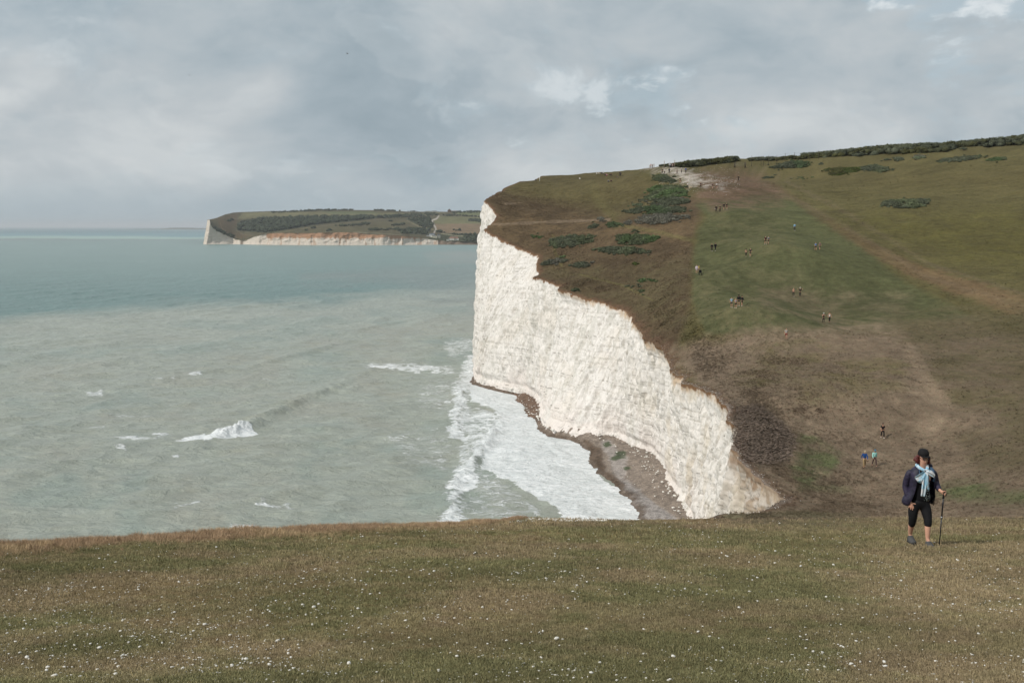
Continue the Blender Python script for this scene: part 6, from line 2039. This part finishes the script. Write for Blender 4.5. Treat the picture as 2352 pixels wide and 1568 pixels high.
add_skin('sleeve', {'a': nd(575, 425, .03, .062, .07), 'b': nd(608, 470, .03, .070, .075), 'c': nd(632, 540, .04, .064, .07), 'd': nd(646, 600, .03, .060, .062), 'e': nd(648, 635, -.07, .055, .055), 'f': nd(645, 662, -.15, .046, .045)}, [('a', 'b'), ('b', 'c'), ('c', 'd'), ('d', 'e'), ('e', 'f')], M_JACK, jk, 2)
add_skin('hood', {'a': nd(380, 362, .08, .045, .05), 'b': nd(452, 352, .13, .06, .06), 'c': nd(540, 356, .09, .05, .05), 'd': nd(600, 382, .06, .030, .03)}, [('a', 'b'), ('b', 'c'), ('c', 'd')], M_JACK, jk, 2)
# hip pack strap hanging at her left side
tube('strap', [wl_(600, 640, -.06), wl_(612, 720, -.05), wl_(610, 800, -.05), wl_(604, 870, -.04)], .008, M_BLACK, woman, 6)
add_skin('hip_pack', {'a': nd(598, 730, .02, .035, .07), 'b': nd(600, 810, .02, .032, .06)}, [('a', 'b')], M_BLACK, woman, 1)


# scarf: collar folds, two bow wings, two hanging tails
def ribbon(name, rows, mat, parent, n=9, fold=0.010, seed=0):
    vs = []
    for i, (xa, ya, xb, yb2, d) in enumerate(rows):
        for k in range(n):
            t2 = k / (n - 1)
            fo_ = fold * math.sin(t2 * 9 + i * 0.4 + seed) + fold * .6 * math.sin(t2 * 17 + seed * 2)
            vs.append(wl_(xa + (xb - xa) * t2, ya + (yb2 - ya) * t2, d - fo_))
    o_ = mesh_obj(name, vs, grid_faces(len(rows), n), mat, parent)
    md = o_.modifiers.new('t', 'SOLIDIFY'); md.thickness = 0.008; md.offset = 0
    o_.modifiers.new('s', 'SUBSURF').render_levels = 1
    return o_


sc_ = add_skin('scarf', {'k': nd(446, 402, -.135, .030, .028), 'a': nd(385, 372, -.06, .030, .032), 'b': nd(366, 345, .03, .030, .034), 'c': nd(450, 345, .10, .040, .03), 'd': nd(515, 350, .03, .030, .034), 'e': nd(490, 382, -.08, .030, .03)},
               [('k', 'a'), ('a', 'b'), ('b', 'c'), ('k', 'e'), ('e', 'd')], M_SCARF, sub=2)
ribbon('bow_wing', [(436, 385, 448, 420, -.155), (405, 395, 436, 470, -.175), (350, 430, 418, 545, -.180), (318, 455, 400, 562, -.175), (290, 475, 345, 550, -.165)], M_SCARF, sc_, 9, .010, 1)
ribbon('bow_wing', [(448, 385, 450, 420, -.155), (480, 372, 482, 440, -.172), (520, 385, 500, 462, -.175), (552, 420, 530, 470, -.168), (572, 450, 560, 488, -.160)], M_SCARF, sc_, 9, .009, 3)
ribbon('tail', [(410, 408, 450, 408, -.158), (402, 480, 455, 480, -.182), (398, 560, 460, 560, -.180), (394, 640, 456, 650, -.172), (390, 735, 448, 742, -.160)], M_SCARF, sc_, 9, .009, 5)
ribbon('tail', [(440, 406, 472, 406, -.162), (436, 470, 482, 470, -.190), (440, 540, 484, 540, -.188), (458, 600, 490, 598, -.180), (478, 640, 500, 664, -.172)], M_SCARF, sc_, 7, .010, 2)

# trekking pole, planted beside her left foot
pole = empty('trekking_pole', wpos, -0.02)
tag(pole, 'black trekking pole with a silver joint held upright by the nearest woman', 'pole')
tube('grip', [wl_(677, 632, -.235), wl_(675, 690, -.23), wl_(673, 728, -.23), wl_(673, 740, -.23)], [.017, .016, .018, .019], M_GRIP, pole, 10)
add_skin('grip_head', {'a': nd(672, 634, -.235, .020, .020), 'b': nd(700, 640, -.235, .014, .014)}, [('a', 'b')], M_GRIP, pole, 1)
tube('strap', [wl_(676, 660, -.245), wl_(712, 690, -.25), wl_(690, 706, -.25)], .006, M_GRIP, pole, 5)
tube('upper_tube', [wl_(673, 738, -.23), wl_(672, 990, -.20)], .0125, M_POLE, pole, 10)
tube('joint', [wl_(672, 986, -.20), wl_(672, 1012, -.195)], .0165, M_METAL, pole, 10)
tube('lower_tube', [wl_(672, 1010, -.195), wl_(675, 1395, -.15)], .0100, M_POLE, pole, 10)
tube('basket', [wl_(675, 1386, -.152), wl_(675, 1400, -.15)], [.030, .022], M_GRIP, pole, 12)
tube('tip', [wl_(675, 1398, -.15), wl_(676, 1432, -.146)], [.008, .004], M_METAL, pole, 6)

# ================================================================ CHALK STONES in the grass
M_STONE = simple('chalk_stone', lin(226, 222, 214), 0.9, 0.10, 18.0, 0.1, 0.3)
stone_meshes = []
for k in range(6):
    v, f = ICO1[0].copy(), ICO1[1]
    rs = np.random.default_rng(50 + k)
    v *= 1 + 0.30 * fbm(v[:, 0:1] * 1.4 + k * 5, v[:, 1:2] * 1.4, v[:, 2:3] * 1.4, octaves=2, seed=k)
    v[:, 0] *= rs.uniform(1.0, 1.45); v[:, 2] *= rs.uniform(0.5, 0.75)
    me = bpy.data.meshes.new('chalk_stone'); me.from_pydata([tuple(q) for q in v], [], [tuple(q) for q in f]); me.materials.append(M_STONE)
    me.polygons.foreach_set('use_smooth', np.ones(len(me.polygons), dtype=bool))
    stone_meshes.append((me, v, f))


def fore_at(px, py):
    """points on the near slope under picture positions"""
    v = (PY0 - py) / F
    tt = (-sP + v * cP) / (cP + v * sP)
    Y = 1.6 / (-tt - 0.239)
    X = (px - PX0) / F * Y / (cP + v * sP)
    return X, Y


def edge_x(Y):
    i = np.argsort(LT[:, 1]); return np.interp(Y, LT[i, 1], LT[i, 0])


rs = np.random.default_rng(77)
n0 = 8500
spx_ = rs.uniform(-250, 2600, n0); spy_ = 1195 + 400 * rs.uniform(0, 1, n0) ** 0.9
clx = rs.uniform(-200, 2550, 70); cly = rs.uniform(1215, 1565, 70)
kk = rs.integers(0, 70, 1900)
spx_ = np.concatenate([spx_, clx[kk] + rs.normal(0, 55, 1900)]); spy_ = np.concatenate([spy_, cly[kk] + rs.normal(0, 9, 1900)])
spy_ = np.clip(spy_, 1193, 1640)
SXs, SYs = fore_at(spx_, spy_)
dens_ = vnoise(SXs / 3.0, SYs / 3.0, seed=88) + 0.3 * vnoise(SXs / .8, SYs / .8, seed=89)
ok_ = (SYs > 4) & (SYs < 34) & (SXs > edge_x(SYs) + 0.8) & (dens_ > rs.uniform(-0.1, 1.1, len(SXs)))
SXs, SYs = SXs[ok_], SYs[ok_]
size = np.exp(rs.normal(math.log(0.0040), 0.50, len(SXs))) * (0.60 + 0.075 * SYs)
size = np.clip(size, 0.003, 0.021)
SZs = ground_z(SXs, SYs)
seen = size / SYs * ((np.abs(SXs / SYs) < 0.52) & (SYs > 6.3))
order = np.argsort(-seen)
for j, i in enumerate(order[:300]):
    me = stone_meshes[j % 6][0]
    o_ = bpy.data.objects.new('chalk_stone', me)
    s_ = float(size[i])
    o_.scale = (s_, s_ * rs.uniform(.8, 1.2), s_)
    o_.rotation_euler = (rs.uniform(-.3, .3), rs.uniform(-.3, .3), rs.uniform(0, 6.28))
    o_.location = (float(SXs[i]), float(SYs[i]), float(SZs[i]) + s_ * 0.30 + .012)
    link(o_)
    tag(o_, 'small white chalk stone lying on the short grass of the near slope', 'stone', 'chalk stones scattered over the near grass')
rest = order[300:]
vs, fs, nb_ = [], [], 0
for i in rest:
    me, v, f = stone_meshes[i % 6]
    a = rs.uniform(0, 6.28); ca, sa = math.cos(a), math.sin(a)
    q_ = v * size[i]
    vs.append(np.stack([q_[:, 0] * ca - q_[:, 1] * sa + SXs[i], q_[:, 0] * sa + q_[:, 1] * ca + SYs[i], q_[:, 2] + SZs[i] + size[i] * .3 + .010], 1))
    fs.append(f + nb_); nb_ += len(v)
o_ = mesh_obj('chalk_chips', np.concatenate(vs), np.concatenate(fs), M_STONE)
tag(o_, 'scatter of tiny chalk chips in the near grass', 'chalk chips', kind='stuff')

# chalk blocks on the beach and chips along the rim of the valley, the brow edge in the foreground
def rubble(name, X, Y, Z, S, label, mat=M_STONE):
    vs, fs, nb_ = [], [], 0
    for i in range(len(X)):
        me, v, f = stone_meshes[i % 6]
        a = rs.uniform(0, 6.28); ca, sa = math.cos(a), math.sin(a)
        q_ = v * S[i]
        vs.append(np.stack([q_[:, 0] * ca - q_[:, 1] * sa + X[i], q_[:, 0] * sa + q_[:, 1] * ca + Y[i], q_[:, 2] + Z[i] + S[i] * .2], 1)); fs.append(f + nb_); nb_ += len(v)
    o_ = mesh_obj(name, np.concatenate(vs), np.concatenate(fs), mat, smooth=False)
    return tag(o_, label, 'chalk chips', kind='stuff')


yy = rs.uniform(85, 262, 420)
xx = np.interp(yy, by, xb) - np.abs(rs.normal(0, 1, 420)) * 2.2 + 0.5
xx = np.maximum(xx, np.interp(yy, by, xw) + .3)
fr_ = (xx - np.interp(yy, by, xw)) / (np.interp(yy, by, xb) - np.interp(yy, by, xw) + 1e-6)
rubble('beach_rubble', xx, yy, np.clip(fr_, 0, 1) ** .8 * 2.0, np.exp(rs.normal(math.log(0.10), .5, 420)), 'fallen chalk lumps strewn along the foot of the cliff')
k_ = rs.integers(0, len(LT), 9000); k_ = k_[(LT[k_, 1] > 74) & (LT[k_, 1] < 165)][:380]
xx = LT[k_, 0] + np.abs(rs.normal(0, .6, len(k_))) - .1; yy = LT[k_, 1]
rubble('rim_chips', xx, yy, ground_z(xx, yy), rs.uniform(.015, .045, len(k_)), 'white chips along the broken rim of the cliff by the valley')
# bare chalk showing at the edge of the near brow
px_ = rs.uniform(1170, 1400, 420); Y_ = rs.uniform(25.5, 29, 420)
X_ = (px_ - PX0) / F * Y_; g_ = X_ > edge_x(Y_) - 0.02
X_, Y_ = X_[g_], Y_[g_]
rubble('brow_chips', X_, Y_, ground_z(X_, Y_), rs.uniform(.012, .04, len(X_)), 'line of white chalk chips on the edge of the near brow')
px_ = rs.uniform(1510, 1700, 1100); py_ = rs.normal(412, 14, 1100)
X_, Y_, Z_, g_ = cast(px_, py_)
rubble('path_chips', X_[g_], Y_[g_], Z_[g_], rs.uniform(.03, .10, g_.sum()), 'chalk rubble strewn over the worn slope below the upper gate')

# ================================================================ GRASS
def blade_mat(name):
    m, T, b = mat_new(name, 0.85, spec=0.1)
    at_ = T.add('ShaderNodeAttribute', attribute_name='tint'); at_.attribute_type = 'INSTANCER'
    T.l.new(at_.outputs['Color'], b.inputs['Base Color'])
    return m


M_BLADE = blade_mat('grass_blade')


def tuft_mesh(name, nb_, height, spread, width, seed, lean=0.5, curl=True):
    rt = np.random.default_rng(seed)
    vs, fs = [], []
    for _ in range(nb_):
        a = rt.uniform(0, 6.28); r_ = spread * rt.uniform(0, 1) ** .6
        x, y = r_ * math.cos(a), r_ * math.sin(a)
        la = rt.uniform(0, 6.28); l = lean * rt.uniform(0.2, 1) * height
        h_ = height * rt.uniform(.5, 1.1); wv = width * rt.uniform(.7, 1.3)
        pa = rt.uniform(0, 6.28); dx_2, dy_2 = math.cos(pa) * wv, math.sin(pa) * wv
        k = len(vs)
        vs += [(x - dx_2, y - dy_2, -0.01), (x + dx_2, y + dy_2, -0.01), (x + dx_2 * .8 + math.cos(la) * l * .35, y + dy_2 * .8 + math.sin(la) * l * .35, h_ * .6), (x - dx_2 * .8 + math.cos(la) * l * .35, y - dy_2 * .8 + math.sin(la) * l * .35, h_ * .6),
               (x + math.cos(la) * l, y + math.sin(la) * l, h_)]
        fs += [(k, k + 1, k + 2, k + 3), (k + 3, k + 2, k + 4)]
    me = bpy.data.meshes.new(name); me.from_pydata(vs, [], fs); me.materials.append(M_BLADE)
    return me


def scatter(name, X, Y, Z, scale, tint, protos, label, cat='grass'):
    n = len(X)
    me = bpy.data.meshes.new(name)
    me.vertices.add(n)
    me.vertices.foreach_set('co', np.stack([X, Y, Z], 1).astype(np.float32).ravel())
    for nm, arr, ty in (('rotz', rs.uniform(0, 6.28, n), 'FLOAT'), ('size', scale, 'FLOAT')):
        a_ = me.attributes.new(nm, ty, 'POINT'); a_.data.foreach_set('value', np.asarray(arr, np.float32))
    a_ = me.attributes.new('tint', 'FLOAT_COLOR', 'POINT')
    a_.data.foreach_set('color', np.concatenate([tint, np.ones((n, 1))], 1).astype(np.float32).ravel())
    o_ = bpy.data.objects.new(name, me); link(o_)
    pc = bpy.data.collections.new(name + '_protos')
    for i, p in enumerate(protos):
        pc.objects.link(bpy.data.objects.new('tuft', p))
    ng = bpy.data.node_groups.new(name, 'GeometryNodeTree')
    ng.interface.new_socket('Geometry', in_out='INPUT', socket_type='NodeSocketGeometry'); ng.interface.new_socket('Geometry', in_out='OUTPUT', socket_type='NodeSocketGeometry')
    N_ = ng.nodes; L_ = ng.links
    gi = N_.new('NodeGroupInput'); go = N_.new('NodeGroupOutput'); ip = N_.new('GeometryNodeInstanceOnPoints'); cinf = N_.new('GeometryNodeCollectionInfo')
    cinf.inputs['Collection'].default_value = pc; cinf.inputs['Separate Children'].default_value = True; cinf.inputs['Reset Children'].default_value = True
    ip.inputs['Pick Instance'].default_value = True
    ra = N_.new('GeometryNodeInputNamedAttribute'); ra.data_type = 'FLOAT'; ra.inputs[0].default_value = 'rotz'
    sa_ = N_.new('GeometryNodeInputNamedAttribute'); sa_.data_type = 'FLOAT'; sa_.inputs[0].default_value = 'size'
    cb_ = N_.new('ShaderNodeCombineXYZ')
    L_.new(gi.outputs[0], ip.inputs['Points']); L_.new(cinf.outputs[0], ip.inputs['Instance'])
    L_.new(ra.outputs[0], cb_.inputs[2]); L_.new(cb_.outputs[0], ip.inputs['Rotation'])
    cb2 = N_.new('ShaderNodeCombineXYZ')
    for k in range(3):
        L_.new(sa_.outputs[0], cb2.inputs[k])
    L_.new(cb2.outputs[0], ip.inputs['Scale']); L_.new(ip.outputs[0], go.inputs[0])
    md = o_.modifiers.new('grow', 'NODES'); md.node_group = ng
    tag(o_, label, cat, kind='stuff')
    return o_


def fore_tint(X, Y, n):
    a = fbm(X / 1.6, Y / 1.6, octaves=4, seed=61); b = fbm(X / .35, Y / .35, octaves=2, seed=62); c = fbm(X / 6, Y / 6, octaves=2, seed=63)
    g = np.array(lin(134, 132, 94)); s_ = np.array(lin(168, 149, 120)); o2 = np.array(lin(168, 144, 114)); y_ = np.array(lin(151, 140, 107))
    t1 = y_[None] * np.ones((n, 1))
    k = sstep(-.1, .5, a + b * .5 + c * .3)[:, None]; k = k * .85; t1 = t1 * (1 - k) + g * k
    k = (sstep(.0, .6, -a + b * .4 - c * .4) * .75)[:, None]; t1 = t1 * (1 - k) + s_ * k
    k = (rs.uniform(0, 1, n) < .10)[:, None] * .6; t1 = t1 * (1 - k) + np.array(lin(176, 160, 116)) * k
    t1 = t1 * rs.uniform(.70, 1.12, (n, 1)) * (1 + .16 * fbm(X / 2.6, Y / 2.6, octaves=3, seed=69) - .10 * b)[:, None]
    k = (sstep(19, 29, Y + b * 4) * sstep(0, 5, X) * .75)[:, None]; t1 = t1 * (1 - k) + np.array(lin(150, 130, 108)) * rs.uniform(.8, 1.2, (n, 1)) * k
    # towards the left rim the turf is drier
    k = (sstep(5, 0.5, X - edge_x(Y) + b) * sstep(2, -3, X) * .9)[:, None]
    return t1 * (1 - k) + o2 * rs.uniform(.65, 1.3, (n, 1)) * k


short = [tuft_mesh('short_tuft', 12, .026, .055, .0022, 400 + i, 1.3) for i in range(5)]
n = 170000
gpx = rs.uniform(-260, 2620, n); gpy = 1190 + 440 * rs.uniform(0, 1, n) ** 0.95
GXs, GYs = fore_at(gpx, gpy)
ok_ = (GYs > 4.5) & (GYs < 33) & (GXs > edge_x(GYs) + .05) & ((GXs < 2) | (rs.uniform(0, 1, n) > sstep(20, 30, GYs + 3 * fbm(GXs / 2, GYs / 2, octaves=2, seed=70)) * .8))
GXs, GYs = GXs[ok_], GYs[ok_]
sc_n = rs.uniform(.6, 1.2, len(GXs)) * (0.85 + .5 * vnoise(GXs / .6, GYs / .6, seed=64)) * np.clip(GYs / 12, 0.75, 1.8)
scatter('grass', GXs, GYs, ground_z(GXs, GYs), sc_n, fore_tint(GXs, GYs, len(GXs)), short, 'short grazed grass of the near slope')

tall = [tuft_mesh('tall_tuft', 26, .15, .09, .0030, 420 + i, .55) for i in range(5)]
n = 9000
k_ = rs.integers(0, len(LT), 60000); k_ = k_[(LT[k_, 1] > 12) & (LT[k_, 1] < 33) & (LT[k_, 0] < 0.3)]
k_ = k_[rs.integers(0, len(k_), n)]
wdth = 1.5 * sstep(0.5, -6, LT[k_, 0]) + .10
TX = LT[k_, 0] + np.abs(rs.normal(0, 1, n)) * wdth * .8; TY = LT[k_, 1] + rs.uniform(-.4, .4, n)
TX = np.maximum(TX, edge_x(TY) + .03)
tt_ = fbm(TX / 1.2, TY / 1.2, octaves=3, seed=65)
tc_ = np.array(lin(178, 152, 124))[None] * (1 - sstep(0, .6, tt_)[:, None]) + np.array(lin(192, 168, 134))[None] * sstep(0, .6, tt_)[:, None]
scatter('dry_grass', TX, TY, ground_z(TX, TY), rs.uniform(.35, .9, n) * (.45 + .8 * vnoise(TX / .7, TY / .7, seed=66)), tc_ * rs.uniform(.6, 1.35, (n, 1)), tall, 'tall dry brown grass along the near cliff edge', 'dry grass')

# rough tussocks beyond: mown strip left smooth
rough = [tuft_mesh('rough_tuft', 14, .22, .17, .012, 440 + i, .9) for i in range(5)]
n = 52000
gi_ = rs.integers(0, GX.shape[0] - 1, n * 3); gj_ = rs.integers(0, GX.shape[1] - 1, n * 3)
wgt = np.clip(np.abs(np.gradient(PXg, axis=1)) * np.abs(np.gradient(PYg, axis=0)), 0, 8)[gi_, gj_]
inframe = (PXg[gi_, gj_] > -60) & (PXg[gi_, gj_] < 2420) & (GY[gi_, gj_] > 66) & (GY[gi_, gj_] < 400)
mown = poly_sd(PXg[gi_, gj_], PYg[gi_, gj_], [(1595, 420), (1760, 440), (1850, 470), (1950, 545), (2070, 640), (2250, 735), (2100, 750), (1620, 770), (1590, 690), (1592, 560)]) > 0
keep_ = inframe & (rs.uniform(0, 1, n * 3) < np.clip(wgt * .5, 0, 1)) & (~mown | (rs.uniform(0, 1, n * 3) < .12))
gi_, gj_ = gi_[keep_][:n], gj_[keep_][:n]
TX = GX[gi_, gj_] + rs.uniform(-.4, .4, len(gi_)); TY = GY[gi_, gj_] + rs.uniform(-.3, .3, len(gi_))
rx_ = TX - edge_x(TY); ok_ = rx_ > .1
TX, TY, gi_, gj_ = TX[ok_], TY[ok_], gi_[ok_], gj_[ok_]
tn = Cc[gi_, gj_] * rs.uniform(.62, 1.30, (len(gi_), 1))
scatter('rough_grass', TX, TY, ground_z(TX, TY), rs.uniform(.35, 1.0, len(TX)) * (.5 + .8 * vnoise(TX / 3, TY / 3, seed=67)), tn, rough, 'rough ungrazed grass tussocks over the far slopes')

# ================================================================ AIR: thin haze over the bay
hb_ = mesh_obj('haze', box_verts(-50000, 50000, -300, 49500, -8, 150), BOXF, None, smooth=False)
hm_ = bpy.data.materials.new('haze_air'); hm_.use_nodes = True
T = NT(hm_.node_tree); T.n.clear()
out_ = T.add('ShaderNodeOutputMaterial'); pv = T.add('ShaderNodeVolumePrincipled')
pv.inputs['Color'].default_value = (0.92, 0.96, 1.0, 1)
pv.inputs['Density'].default_value = 0.000055
T.l.new(pv.outputs[0], out_.inputs['Volume'])
hb_.data.materials.append(hm_)
tag(hb_, kind='stuff')
